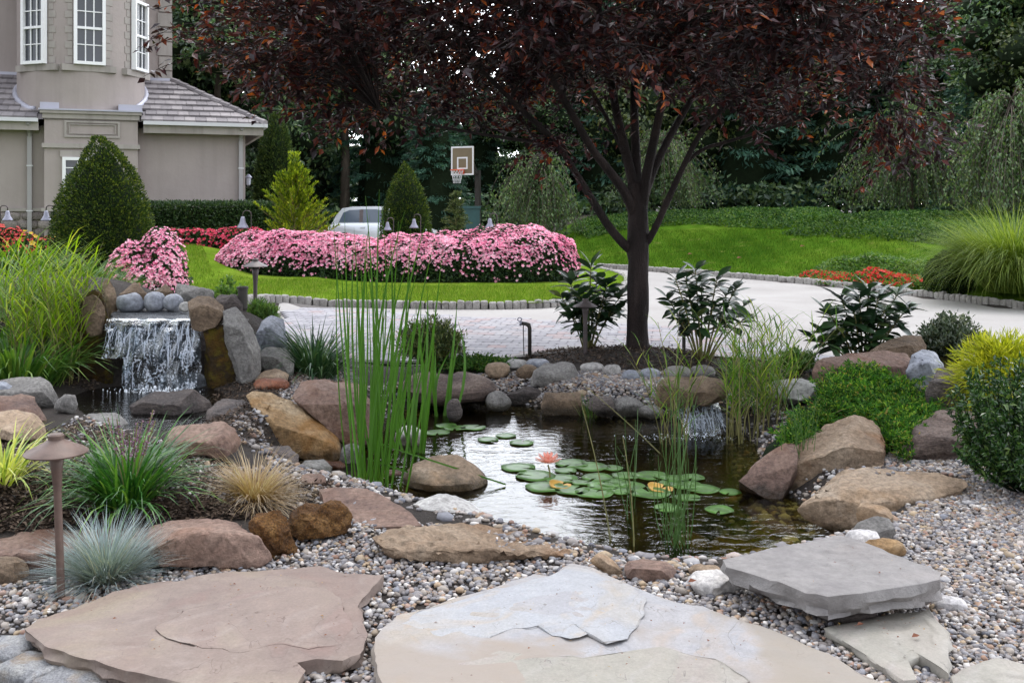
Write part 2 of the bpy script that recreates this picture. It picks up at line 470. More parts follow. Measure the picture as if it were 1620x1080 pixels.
def blades(G, root, az, lean, ln, wd, droop, seg=4, r=rs, twist=0.5, wprof=None):
    """curved grass blades: start leaning by `lean` from vertical towards azimuth, bending by `droop` radians along the length"""
    root = np.asarray(root, float); k = len(root)
    az, lean, ln, wd, droop = [np.broadcast_to(np.asarray(q, float), (k,)) for q in (az, lean, ln, wd, droop)]
    h = np.stack([np.cos(az), np.sin(az), np.zeros(k)], 1); up = np.array([0, 0, 1.0])
    sa = az + pi / 2 + (r.rand(k) - .5) * 2 * twist
    sv = np.stack([np.cos(sa), np.sin(sa), np.zeros(k)], 1)
    p = root.copy(); V, T = [], []
    for i in range(seg + 1):
        t = i / seg
        w = (wd * (wprof(t) if wprof else min(1, 0.55 + 1.3 * t) * (1 - t ** 2.2) + 0.02))[:, None]
        V += [p - sv * w / 2, p + sv * w / 2]; T += [np.full(k, t)] * 2
        a = lean + droop * ((i + 0.5) / seg) ** 1.4
        p = p + (h * np.sin(a)[:, None] + up * np.cos(a)[:, None]) * (ln / seg)[:, None]
    m = 2 * (seg + 1)
    v = np.stack(V, 1).reshape(-1, 3); at = np.stack(T, 1).ravel()
    b = np.arange(k)[:, None] * m
    q = np.vstack([b + np.array([[2 * i, 2 * i + 1, 2 * i + 3, 2 * i + 2]]) for i in range(seg)])
    G.add(v, q, None, at)
    return G
def rdir(k, r=rs):
    return norm(r.randn(k, 3))
_ico = {}
def ico(s):
    if s not in _ico:
        bm = bmesh.new(); bmesh.ops.create_icosphere(bm, subdivisions=s, radius=1)
        _ico[s] = (np.array([v.co[:] for v in bm.verts]), np.array([[v.index for v in f.verts] for f in bm.faces])); bm.free()
    return _ico[s]
# ------------------------------------------------------------------ palettes
M = {}
M['tan'] = rockmat('sandstone_tan', (.20, .14, .095), (.33, .245, .17), (.46, .385, .30), 2.6, .6, stain=((.22, .115, .055), .55))
M['taupe'] = rockmat('taupe_boulder', (0.132, 0.101, 0.0792), (0.238, 0.189, 0.15), (0.326, 0.273, 0.224), 2.6, .6, stain=((.19, .10, .06), .5))
M['slab'] = rockmat('smooth_grey_slab', (.19, .18, .18), (.235, .225, .22), (.28, .265, .26), 1.6, .35, speck=.16, stain=((.27, .245, .23), .5))
M['buff'] = rockmat('buff_stone', (0.211, 0.167, 0.132), (0.326, 0.264, 0.211), (0.414, 0.361, 0.308), 2.6, .55, stain=((.36, .22, .12), .4))
M['mauve'] = rockmat('mauve_sandstone', (0.127, 0.0943, 0.0861), (0.213, 0.16, 0.139), (0.303, 0.238, 0.205), 2.6, .6, stain=((.17, .10, .075), .5))
M['grey'] = rockmat('grey_fieldstone', (0.128, 0.123, 0.119), (0.212, 0.204, 0.196), (0.306, 0.297, 0.281), 3.2, .6)
M['dark'] = rockmat('dark_fieldstone', (0.051, 0.0467, 0.0467), (0.111, 0.0978, 0.0935), (0.196, 0.17, 0.157), 3.5, .7, layer=(1, 1, 2.2))
M['brown'] = rockmat('brown_fieldstone', (0.102, 0.0808, 0.0638), (0.178, 0.14, 0.111), (0.272, 0.221, 0.178), 3.0, .65)
M['blue'] = rockmat('blue_grey_cobble', (.19, .20, .225), (.27, .28, .31), (.36, .365, .385), 2.0, .2, rough=.7)
M['white'] = rockmat('white_quartz_stone', (.42, .41, .42), (.56, .54, .53), (.68, .65, .62), 3.0, .35)
M['moss'] = rockmat('mossy_wet_stone', (.014, .012, .010), (.038, .026, .014), (.12, .07, .02), 6.0, 1.0, moss=((.085, .065, .012), .5), rough=.7)
M['wet'] = rockmat('wet_stone', (.05, .05, .055), (.12, .125, .135), (.24, .25, .265), 5.0, .8, rough=.25)
M['rust'] = rockmat('rusty_porous_stone', (.055, .034, .024), (.14, .082, .048), (.30, .20, .125), 9, 1.0, speck=.7)
M['red'] = rockmat('red_brown_stone', (.12, .062, .046), (.20, .105, .08), (.29, .18, .14), 3.0, .4, rough=.5)
M['layer'] = rockmat('layered_dark_stone', (0.0765, 0.0638, 0.0595), (0.153, 0.123, 0.111), (0.264, 0.221, 0.196), 3.2, .9, layer=(1, 1, 4))
M['cobble'] = rockmat('pale_cobble', (.27, .26, .25), (.38, .37, .36), (.48, .47, .45), 2.5, .25)
M['granite'] = rockmat('granite_block', (.27, .27, .28), (.42, .42, .43), (.56, .55, .53), 9.0, .7, stain=((.42, .30, .18), .5))

# ------------------------------------------------------------------ rock builders
ROCKS = []
def rock_from(pts3, s, loc, name, mat, label, cat, group):
    t = ico(s)[1]
    o = Geo().add(pts3, None, t).obj(name, mat, None, loc, smooth=True)
    if name == 'boulder': o.data.set_sharp_from_angle(angle=radians(33))
    return tag(o, label, cat, group)
def boulder(outline, mat, label, thick=1.0, s=4, amp=0.05, cuts=(), ncut=8, p=0.8, name='boulder', cat='boulder', group=None, seed=None, Y=None, sink=0.0, tilt=0.0, layers=0.0, base=None):
    """a solid stone whose side view follows the outline; thick = depth as a share of the width"""
    seed = len(ROCKS) * 13 + 5 if seed is None else seed
    r = np.random.RandomState(seed)
    O = np.array(outline, float)
    kb = O[:, 1].argmax(); w = np.ptp(O[:, 0])
    if Y is None:
        if base is not None: q = Pz(O[kb, 0], O[kb, 1], base)
        else: q = hit(O[kb, 0], O[kb, 1])
        y0 = q[1]; T = 0.5 * thick * w / F * y0
        Y = y0 + T * 0.75
    else: T = 0.5 * thick * w / F * Y
    W3 = np.array([Py(a, b, Y) for a, b in O])
    u, v = W3[:, 0], W3[:, 2]
    if sink: v = np.where(v < v.min() + 0.25 * np.ptp(v), v - sink, v)
    c = np.array([u.mean(), (v.min() + v.max()) / 2]); c[0] = (u.min() + u.max()) / 2
    if s == 5 and Y > 6.0: s = 4
    # dense outline -> polar radius
    k = len(u); tt = np.linspace(0, 1, 14)[:-1]
    du = np.concatenate([u[i] + (u[(i + 1) % k] - u[i]) * tt for i in range(k)]) - c[0]
    dv = np.concatenate([v[i] + (v[(i + 1) % k] - v[i]) * tt for i in range(k)]) - c[1]
    th = np.arctan2(dv, du); rr = np.hypot(du, dv); od = np.argsort(th); th, rr = th[od], rr[od]
    th = np.concatenate([th - 2 * pi, th, th + 2 * pi]); rr = np.tile(rr, 3)
    ker = np.linspace(-pi, pi, 145); rad = np.interp(ker, th, rr)
    rad = (np.roll(rad, 1) + rad * 2 + np.roll(rad, -1)) / 4
    P = ico(s)[0].copy()
    for nrm, off in cuts:
        nrm = np.array(nrm, float); nrm /= np.linalg.norm(nrm)
        e = np.maximum(0, P @ nrm - off); P -= e[:, None] * nrm * 0.97
    for _ in range(ncut):
        nrm = r.randn(3) * np.array([.5, 1.0, .5]); nrm /= np.linalg.norm(nrm)
        e = np.maximum(0, P @ nrm - (0.58 + 0.26 * r.rand())); P -= e[:, None] * nrm * 0.96
    t_ = np.arctan2(P[:, 2], P[:, 0]); ro = np.hypot(P[:, 0], P[:, 2])
    R = np.interp(t_, ker, rad); ro = ro ** p
    X = np.stack([c[0] + R * ro * np.cos(t_), Y + P[:, 1] * T, c[1] + R * ro * np.sin(t_)], 1)
    size = rad.mean(); q = (X - [c[0], Y, c[1]]) / size
    dirn = norm(q)
    dsp = amp * size * (fbm(q, 1.3, 3, seed) * 0.9 - 0.55 * np.abs(fbm(q, 3.0, 4, seed + 5)) + 0.3 * fbm(q, 7.0, 3, seed + 8))
    if layers: dsp = dsp + layers * size * (np.sin((q[:, 2] + 0.25 * q[:, 0] + 0.2 * fbm(q, 1.5, 2, seed)) * 16) > 0.2) * 0.6
    X = X + dirn * dsp[:, None]
    loc = (float(c[0]), float(Y), float(X[:, 2].min()))
    o = rock_from(X, s, loc, name, M[mat], label, cat, group); ROCKS.append(o)
    return o

def hull(pts, mat, label, Y=None, base=None, name='boulder', cat='boulder', group=None, bev=.022, amp=.024, seed=None, maxe=.035, layers=0.0):
    """a stone with real flat faces: photo points with their own depths, wrapped, bevelled, roughened"""
    seed = len(ROCKS) * 13 + 5 if seed is None else seed
    A = np.array(pts, float); kb = A[:, 1].argmax()
    if Y is None: Y = (Pz(A[kb, 0], A[kb, 1], base) if base is not None else hit(A[kb, 0], A[kb, 1]))[1] - A[kb, 2]
    P = np.array([Py(a, b_, Y + d) for a, b_, d in A]); low = P[:, 2] < P[:, 2].min() + .3 * np.ptp(P[:, 2])
    P[low, 2] -= .05                                   # set into the ground
    size = np.ptp(P, axis=0).mean()
    bm = bmesh.new()
    for p in P: bm.verts.new(p)
    r = bmesh.ops.convex_hull(bm, input=bm.verts[:])
    bmesh.ops.delete(bm, geom=[v for v in bm.verts if not v.link_faces], context='VERTS')
    bmesh.ops.dissolve_limit(bm, angle_limit=radians(9), verts=bm.verts[:], edges=bm.edges[:])
    bmesh.ops.bevel(bm, geom=bm.edges[:] + bm.verts[:], offset=bev * size, segments=2, profile=.6, affect='EDGES', clamp_overlap=True)
    bmesh.ops.triangulate(bm, faces=bm.faces[:])
    lim = max(maxe, size / 20)
    for _ in range(6):
        e = [q for q in bm.edges if q.calc_length() > lim]
        if not e or len(bm.faces) > 9000: break
        bmesh.ops.subdivide_edges(bm, edges=e, cuts=1); bmesh.ops.triangulate(bm, faces=[f for f in bm.faces if len(f.verts) > 3])
    bmesh.ops.smooth_vert(bm, verts=bm.verts[:], factor=.4, use_axis_x=True, use_axis_y=True, use_axis_z=True)
    bm.normal_update()
    V = np.array([v.co[:] for v in bm.verts]); NV = np.array([v.normal[:] for v in bm.verts]); c = V.mean(0); q = (V - c) / size
    dsp = amp * size * (fbm(q, 2.2, 3, seed) * .8 - .7 * np.abs(fbm(q, 5.0, 4, seed + 5)) + .35 * fbm(q, 14, 3, seed + 8))
    if layers: dsp = dsp + layers * size * (np.sin((q[:, 2] + .2 * q[:, 0] + .12 * fbm(q, 2, 2, seed)) * 22) > .1) * .6
    V = V + NV * dsp[:, None]; T = np.array([[v.index for v in f.verts] for f in bm.faces]); bm.verts.index_update(); T = np.array([[v.index for v in f.verts] for f in bm.faces]); bm.free()
    o = Geo().add(V, None, T).obj(name, M[mat], None, (c[0], c[1], V[:, 2].min()), smooth=True); o.data.set_sharp_from_angle(angle=radians(40)); ROCKS.append(o)
    return tag(o, label, cat, group)
def ell(x0, y0, x1, y1, sq=2.4, n=14, rot=0.0, skew=0.0):
    cx, cy, a, b = (x0 + x1) / 2, (y0 + y1) / 2, (x1 - x0) / 2, (y1 - y0) / 2
    out = []
    for i in range(n):
        t = 2 * pi * i / n; ct, s_ = cos(t), sin(t)
        x = a * math.copysign(abs(ct) ** (2 / sq), ct); y = b * math.copysign(abs(s_) ** (2 / sq), s_)
        x += skew * y
        out.append((cx + x, cy + y))
    return out
def slab(poly_px, ztop, th, mat, label, name='flagstone', cat='flagstone', group=None, seed=1, jit=0.012, under=0.02, rough=0.006, tiltx=0.0, tilty=0.0, seg=0.03, terr=0.006):
    """flat stone: the outline lies on the plane z = ztop, real thickness below"""
    w = np.array([Pz(a, b, ztop)[:2] for a, b in poly_px])
    pts = []
    for i in range(len(w)):
        a, b = w[i], w[(i + 1) % len(w)]; n = max(1, int(np.linalg.norm(b - a) / seg))
        for j in range(n): pts.append(a + (b - a) * j / n)
    p = np.array(pts); n = len(p); c = np.array([(p[:, 0].min() + p[:, 0].max()) / 2, (p[:, 1].min() + p[:, 1].max()) / 2])
    s3 = np.c_[p, np.full(n, 0.0)]
    out = norm(p - c)
    p = p + out * (fbm(s3, 9, 3, seed) * jit)[:, None]
    V, lv = [], [(s_, 0) for s_ in np.linspace(.04, .97, 34)] + [(0.988, 0), (1.0, -0.012), (1.004, -0.35), (0.998, -0.6), (0.985, -0.85), (0.95, -1.0)]
    for k, (s, dz) in enumerate(lv):
        q = c + (p - c) * s
        z = np.full(n, ztop + dz * th)
        q3 = np.c_[q, np.zeros(n)]
        if dz > -0.1:
            tn = fbm(q3 * [1, 1.6, 1], 1.3, 4, seed + 31) * 2.6; tf = tn - np.floor(tn)
            z = z + rough * fbm(q3, 3.0, 4, seed + 3) + terr * (np.floor(tn) + sst(tf, 0, .10)) - (0.006 * s ** 8)
        else: q = q + out * (fbm(np.c_[q, np.full(n, dz * 5)], 14, 3, seed + 9) * under)[:, None]
        z = z + (q[:, 0] - c[0]) * tiltx + (q[:, 1] - c[1]) * tilty
        V.append(np.c_[q, z])
    v = np.vstack(V + [[[c[0], c[1], ztop]], [[c[0], c[1], ztop - th]]])
    m = len(lv); j = np.arange(n); k = (j + 1) % n
    q4 = np.vstack([np.stack([i * n + j, (i + 1) * n + j, (i + 1) * n + k, i * n + k], 1) for i in range(m - 1)])
    t3 = np.vstack([np.stack([np.full(n, m * n), j, k], 1), np.stack([np.full(n, m * n + 1), (m - 1) * n + k, (m - 1) * n + j], 1)])
    o = Geo().add(v, q4, t3).obj(name, M[mat] if isinstance(mat, str) else mat, None, (c[0], c[1], ztop - th), smooth=True)
    try:
        o.data.set_sharp_from_angle(angle=radians(38))
    except Exception: pass
    return tag(o, label, cat, group)

# ================================================================== SETTING
# ground sheet to the horizon
def axis(segs):
    out = [segs[0][0]]
    for a, b, st in segs:
        n = max(1, int(round((b - a) / st))); out += list(a + (b - a) * (np.arange(n) + 1) / n)
    return np.array(out)
gx = axis([(-400, -60, 60), (-60, -20, 5), (-20, -5.5, .6), (-5.5, 5.0, .09), (5.0, 14, .5), (14, 40, 3), (40, 400, 60)])
gy = axis([(-60, -4, 14), (-4, 1.5, .6), (1.5, 12, .09), (12, 40, .5), (40, 80, 4), (80, 600, 60)])
GX, GY = np.meshgrid(gx, gy); zz = gz(GX.ravel(), GY.ravel())
zz -= 2.0 * ((np.abs(GX.ravel()) > 300) | (GY.ravel() > 400)) * 0
nx, ny = len(gx), len(gy)
ii, jj = np.meshgrid(np.arange(nx - 1), np.arange(ny - 1)); b0 = (jj * nx + ii).ravel()
m, N, L, b = newmat('soil_and_mulch')
t = N.new('ShaderNodeTexCoord')
n1 = noise(N, L, t.outputs['Object'], 5, 6, .6); n2_ = noise(N, L, t.outputs['Object'], 60, 6, .7)
r1 = ramp(N, [(.3, (.014, .010, .008)), (.55, (.032, .023, .018)), (.75, (.07, .055, .045))]); L.new(n2_.outputs['Fac'], r1.inputs['Fac'])
c = mixc(N, L, maprange(N, L, n1.outputs['Fac'], .45, .65), r1.outputs['Color'], (.035, .025, .018))
L.new(c, b.inputs['Base Color']); b.inputs['Roughness'].default_value = .95
L.new(bump(N, L, n2_.outputs['Fac'], 1.0, .03), b.inputs['Normal'])
M['soil'] = m
tag(Geo().add(np.stack([GX.ravel(), GY.ravel(), zz], 1), np.stack([b0, b0 + 1, b0 + nx + 1, b0 + nx], 1)).obj('ground', m, smooth=True), 'dark mulch and soil ground', None, None, 'structure')

# draped sheets
def drape(name, poly, mat, dz, step, kind='structure', label=None, zflat=None, nz=None):
    """grid triangles clipped to a polygon, lying dz above the terrain (or flat at zflat)"""
    bm = bmesh.new()
    vs = [bm.verts.new((float(p[0]), float(p[1]), 0)) for p in poly]
    bm.faces.new(vs)
    p = np.array([q[:2] for q in poly]); lo, hi = p.min(0), p.max(0)
    for ax in (0, 1):
        x = lo[ax] + step
        while x < hi[ax] - step * .3:
            co = [0, 0, 0]; no = [0, 0, 0]; co[ax] = x; no[ax] = 1
            bmesh.ops.bisect_plane(bm, geom=bm.verts[:] + bm.edges[:] + bm.faces[:], plane_co=co, plane_no=no)
            x += step
    v = np.array([q.co[:] for q in bm.verts])
    z = (gz(v[:, 0], v[:, 1]) if zflat is None else np.full(len(v), zflat)) + dz
    if nz is not None: z = z + nz(v[:, 0], v[:, 1])
    for q, h in zip(bm.verts, z): q.co.z = float(h)
    bmesh.ops.recalc_face_normals(bm, faces=bm.faces[:])
    for f in bm.faces:
        f.smooth = True
    me = bpy.data.meshes.new(name); bm.to_mesh(me); bm.free(); me.materials.append(mat)
    if len(me.polygons) and me.polygons[0].normal.z < 0: me.flip_normals()
    o = link(name, me); return tag(o, label, None, None, kind)
# concrete
m, N, L, b = newmat('pale_concrete')
t = N.new('ShaderNodeTexCoord')
n1 = noise(N, L, t.outputs['Object'], .5, 6, .6, .5); n2_ = noise(N, L, t.outputs['Object'], 25, 5, .6)
r1 = ramp(N, [(.3, (.255, .238, .225)), (.55, (.31, .292, .278)), (.75, (.36, .342, .325))]); L.new(n1.outputs['Fac'], r1.inputs['Fac'])
L.new(mixc(N, L, 1.0, r1.outputs['Color'], maprange(N, L, n2_.outputs['Fac'], .3, .7, .93, 1.05), 'MULTIPLY'), b.inputs['Base Color'])
b.inputs['Roughness'].default_value = .9; L.new(bump(N, L, n2_.outputs['Fac'], .15, .01), b.inputs['Normal'])
M['concrete'] = m
DRIVE = [(-3.6, 15.4), (-2.9, 11.8), (-2.35, 9.9), (0.2, 9.9), (2, 9.95), (3.4, 9.9), (6.5, 9.6), (12, 9.8)] + [(CURB[6][0], CURB[6][1]), (CURB[5][0], CURB[5][1]), (CURB[4][0], CURB[4][1]), (CURB[3][0], CURB[3][1]), (CURB[2][0], CURB[2][1]), (CURB[1][0], CURB[1][1]), (1.2, 29), (1.5, 38), (-8, 40), (-14, 40), (-14, 27), (-6.5, 26.5)]
drape('driveway', DRIVE, m, .006, 1.0, label='pale concrete driveway')

# lawns
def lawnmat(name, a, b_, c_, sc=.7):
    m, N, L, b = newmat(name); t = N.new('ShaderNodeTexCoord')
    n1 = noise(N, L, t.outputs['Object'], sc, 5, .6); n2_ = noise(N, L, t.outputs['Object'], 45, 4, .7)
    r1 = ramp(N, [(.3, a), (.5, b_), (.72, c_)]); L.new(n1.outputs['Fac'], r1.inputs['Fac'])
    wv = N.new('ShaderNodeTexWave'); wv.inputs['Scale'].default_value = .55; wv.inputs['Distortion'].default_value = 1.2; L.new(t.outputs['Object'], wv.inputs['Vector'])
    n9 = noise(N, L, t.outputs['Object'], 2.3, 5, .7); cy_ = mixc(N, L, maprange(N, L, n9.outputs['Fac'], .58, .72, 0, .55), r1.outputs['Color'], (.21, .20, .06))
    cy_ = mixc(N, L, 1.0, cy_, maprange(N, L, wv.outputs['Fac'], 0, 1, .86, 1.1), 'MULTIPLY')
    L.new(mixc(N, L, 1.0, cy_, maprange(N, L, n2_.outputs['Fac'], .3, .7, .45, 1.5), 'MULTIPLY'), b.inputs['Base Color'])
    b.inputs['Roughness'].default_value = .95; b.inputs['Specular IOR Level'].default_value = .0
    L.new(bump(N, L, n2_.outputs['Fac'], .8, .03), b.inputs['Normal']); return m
M['lawn'] = lawnmat('island_lawn', (.085, .15, .012), (.12, .20, .018), (.18, .245, .03))
M['lawn2'] = lawnmat('back_lawn', (.026, .066, .006), (.055, .115, .010), (.105, .16, .018), .3)  # back lawn's shade and yellowish sun patches are put into the colour
ISL_PX = [(250, 545), (330, 512), (400, 492), (460, 486), (530, 486), (700, 490), (850, 489), (935, 482), (980, 466), (993, 452), (985, 440), (955, 431), (905, 424)]
ISL = [Pz(x, y, 0)[:2] for x, y in ISL_PX]
ISL_POLY = ISL + [np.array((1.0, 24.0)), np.array((-2.5, 24.5)), np.array((-6.5, 26.2)), np.array((-14, 25)), np.array((-14, 12.5)), np.array((-6.2, 12.2))]
drape('lawn', ISL_POLY, M['lawn'], .10, .6, label='bright green lawn strip around the pink hedge')
BL = [Pz(x, y, 0)[:2] + np.array([0.0, .28]) for x, y in CURB_PX]
BL_POLY = BL + [np.array((20, 18)), np.array((22, 31)), np.array((2, 37)), np.array((-0.5, 31))]
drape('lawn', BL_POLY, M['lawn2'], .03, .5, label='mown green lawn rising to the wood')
def grass_tufts(name, poly, n, h, mat, dz, label):
    q = sample_poly(poly, n); G = Geo()
    z = gz(q[:, 0], q[:, 1]) + dz
    blades(G, np.c_[q, z], rs.rand(n) * 6.28, rs.rand(n) * .5, h * (.5 + rs.rand(n)), .012, rs.rand(n) * .7, 1)
    return tag(G.obj(name, mat), label, None, None, 'stuff')
M['grassblade'] = leafmat('lawn_blades', [(0, (.055, .12, .01)), (.5, (.11, .195, .018)), (.85, (.19, .26, .04)), (1, (.27, .27, .09))], .7, .35, .03)
M['grassblade2'] = leafmat('back_lawn_blades', [(0, (.014, .05, .003)), (.5, (.032, .088, .005)), (.85, (.085, .15, .012)), (1, (.15, .18, .03))], .7, .3, .03)  # darker blades, the back lawn's shade put into their colour
fr = [np.array(p) for p in ISL[1:11]]
FRONT = [Pz(280, 520, .1)[:2]] + fr + [Pz(985, 448, .1)[:2], Pz(900, 452, .1)[:2], Pz(335, 452, .1)[:2], Pz(300, 400, .3)[:2], Pz(270, 400, .3)[:2]]
grass_tufts('grass', FRONT, 42000, .05, M['grassblade'], .10, 'short lawn grass in front of the pink hedge')
BF = [BL[1], BL[2], BL[3], BL[4], np.array((8.5, 20)), np.array((9, 26)), np.array((2, 34)), np.array((0.8, 29))]
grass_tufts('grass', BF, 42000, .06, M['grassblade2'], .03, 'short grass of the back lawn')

# pavers
m, N, L, b = newmat('clay_paver')
oi = N.new('ShaderNodeObjectInfo'); g = N.new('ShaderNodeNewGeometry')
ad = N.new('ShaderNodeMath'); ad.operation = 'ADD'; L.new(oi.outputs['Random'], ad.inputs[0]); L.new(g.outputs['Random Per Island'], ad.inputs[1])
fr_ = N.new('ShaderNodeMath'); fr_.operation = 'FRACT'; L.new(ad.outputs[0], fr_.inputs[0])
r1 = ramp(N, [(0, (.22, .215, .235)), (.35, (.285, .275, .295)), (.7, (.32, .31, .325)), (.85, (.30, .26, .265)), (1, (.32, .25, .25))]); L.new(fr_.outputs[0], r1.inputs['Fac'])
t = N.new('ShaderNodeTexCoord'); n2_ = noise(N, L, t.outputs['Object'], 40, 4)
L.new(mixc(N, L, 1.0, r1.outputs['Color'], maprange(N, L, n2_.outputs['Fac'], .3, .7, .9, 1.06), 'MULTIPLY'), b.inputs['Base Color'])
b.inputs['Roughness'].default_value = .9
M['paver'] = m
M['joint'] = plain('dark_joint_sand', (.10, .09, .085), .95)
far_line = [Pz(x, y, 0)[:2] for x, y in [(450, 487), (560, 491), (690, 501), (1030, 515), (1200, 537), (1300, 562)]]
APRON = [np.array((-3.2, 13.2)), np.array((-2.8, 11.5)), np.array((-2.3, 9.95)), np.array((0.2, 9.95)), np.array((3.35, 9.95))] + far_line[::-1]
APRON = [np.array(p) for p in APRON]
drape('paving_bed', APRON, M['joint'], .011, 1.0, label='dark sand joints between the pavers')
pw, pd, ang = .21, .21, radians(-9)
# chipped corners give the dark triangular joints seen in the photo
def paver_geo(G, cx, cy, rz, z):
    a, c_ = pw / 2 - .0018, pd / 2 - .0018; k = .030
    p = [(-a, -c_ + k), (-a + k, -c_), (a - k, -c_), (a, -c_ + k), (a, c_ - k), (a - k, c_), (-a + k, c_), (-a, c_ - k)]
    R = [(cx + x * cos(rz) - y * sin(rz), cy + x * sin(rz) + y * cos(rz)) for x, y in p]
    G.prism(R, z, z + .028)
pg = Geo(); paver_geo(pg, 0, 0, 0, 0); pm = pg.mesh('paver'); pm.materials.append(M['paver'])
cells = []
for i in range(-45, 45):
    for j in range(0, 45):
        x = (i + (.5 if j % 2 else 0)) * pw; y = j * pd
        X = x * cos(ang) - y * sin(ang) - .5; Y = 9.6 + x * sin(ang) + y * cos(ang)
        cells.append((X, Y))
cells = np.array(cells); cells = cells[polydist(cells[:, 0], cells[:, 1], APRON) < -.10]
vis = sorted(range(len(cells)), key=lambda i: cells[i][1] + (0 if -2.3 < cells[i][0] < 0.8 else 30) + max(0, 0))
apron = tag(link('paver_apron', None, None, (-.5, 9.9, .011)), 'pale square paver apron in front of the concrete driveway', None, None, 'structure')
rest = Geo()
for k, i in enumerate(vis):
    x, y = cells[i]
    if k < 290:
        o = link('paver', pm, apron, (x + .5, y - 9.9, rs.rand() * .003)); o.rotation_euler = (0, 0, ang)
    else: paver_geo(rest, x, y, ang, .011 + rs.rand() * .003)
ro = tag(rest.obj('paver', M['paver'], None), None, None, None, 'stuff')
ro.parent = apron; ro.location = (.5, -9.9, -.011)

# granite setts along the lawns
M['sett'] = rockmat('granite_sett', (.26, .25, .24), (.36, .345, .33), (.46, .45, .43), 8.0, .5)
def sett_mesh(seed):
    P = ico(3)[0].copy(); sg = np.sign(P); P = sg * np.abs(P) ** .42
    P = P * [.057, .05, .075]; P += norm(P) * (fbm(P, 22, 2, seed) * .007)[:, None]
    g = Geo().add(P, None, ico(3)[1]); me = g.mesh('sett', True); me.materials.append(M['sett']); return me
setts = [sett_mesh(k) for k in range(5)]
def curb_line(path, label, closed=False):
    path = np.array(path, float); seg = np.linalg.norm(np.diff(path, axis=0), axis=1); cum = np.concatenate([[0], np.cumsum(seg)])
    root = thing('granite_curb', label, 'kerb', (path[0][0], path[0][1], 0))
    n = int(cum[-1] / .122)
    for i in range(n):
        s = (i + .5) * .122; x = np.interp(s, cum, path[:, 0]); y = np.interp(s, cum, path[:, 1])
        x2 = np.interp(s + .05, cum, path[:, 0]); y2 = np.interp(s + .05, cum, path[:, 1])
        o = link('sett', setts[rs.randint(5)], root, (x - path[0][0] + rs.randn() * .006, y - path[0][1] + rs.randn() * .006, .055 + gz1(x, y) + rs.randn() * .006))
        o.rotation_euler = (rs.randn() * .05, rs.randn() * .05, atan2(y2 - y, x2 - x) + rs.randn() * .04)
    return root
def chaikin(p, it=2):
    p = np.array(p, float)
    for _ in range(it):
        q = [p[0]]
        for i in range(len(p) - 1): q += [p[i] * .75 + p[i + 1] * .25, p[i] * .25 + p[i + 1] * .75]
        p = np.array(q + [p[-1]])
    return p
curb_line(chaikin(ISL[0:13]), 'row of pale granite setts edging the lawn in front of the pink hedge')
curb_line(chaikin([Pz(x, y, 0)[:2] for x, y in CURB_PX[1:]]), 'long grey granite sett kerb along the far side of the driveway')
# stepping slabs in the lawn
M['step'] = plain('pale_slate', (.36, .37, .36), .8)
for k, (x, y, w) in enumerate([(297, 440, 45), (290, 447, 40)]):
    p = Pz(x, y, .22); q = Geo(); s_ = w / F * p[1] / 2
    q.prism([(p[0] + a * s_, p[1] + b_ * .16) for a, b_ in [(-1, -.8), (-.2, -1), (.9, -.9), (1, .6), (.3, 1), (-.9, .8)]], p[2] - .08, p[2] + .02)
    tag(q.obj('stepping_stone', M['step'], None, (p[0], p[1], p[2])), ['pale stepping stone in the lawn, farther one beside the pink flower mound', 'pale stepping stone in the lawn, nearer one above the waterfall rocks'][k], 'stepping stone', 'stepping stones in the lawn')

# pond and stream water
def watermat(name, tint, rip, rsc, rough=.015, foam=None):
    m, N, L, b = newmat(name)
    t = N.new('ShaderNodeTexCoord'); mp = N.new('ShaderNodeMapping'); mp.inputs['Scale'].default_value = (1.0, 1.8, 1)
    L.new(t.outputs['Object'], mp.inputs['Vector'])
    n1 = noise(N, L, mp.outputs[0], rsc, 3, .5, .8); n2_ = noise(N, L, mp.outputs[0], rsc * 3.2, 2, .5, .4)
    nb = bump(N, L, n2_.outputs['Fac'], rip * .5, .01)
    nn = bump(N, L, n1.outputs['Fac'], rip, .03, nb)
    fr = N.new('ShaderNodeFresnel'); fr.inputs['IOR'].default_value = 1.36; L.new(nn, fr.inputs['Normal'])
    tr = N.new('ShaderNodeBsdfTransparent'); tr.inputs['Color'].default_value = rgba(tint)
    gl = N.new('ShaderNodeBsdfGlossy'); gl.inputs['Roughness'].default_value = rough; L.new(nn, gl.inputs['Normal'])
    ms = N.new('ShaderNodeMixShader'); L.new(fr.outputs[0], ms.inputs[0]); L.new(tr.outputs[0], ms.inputs[1]); L.new(gl.outputs[0], ms.inputs[2])
    out = ms.outputs[0]
    L.new(out, N['Material Output'].inputs['Surface'])
    return m
M['water'] = watermat('pond_water', (.58, .54, .28), .12, 7.0)
c0 = POND.mean(0)
big = [p + (p - c0) / np.linalg.norm(p - c0) * .22 for p in POND]
drape('pond_water', big, M['water'], 0, .5, zflat=ZW, label='dark rippling pond water')
M['water2'] = watermat('stream_water', (.6, .6, .58), .35, 16.0)
c1 = STREAM.mean(0)
drape('stream_water', [p + (p - c1) / np.linalg.norm(p - c1) * .12 for p in STREAM], M['water2'], 0, .3, zflat=ZS, label='rippling stream basin under the waterfall')
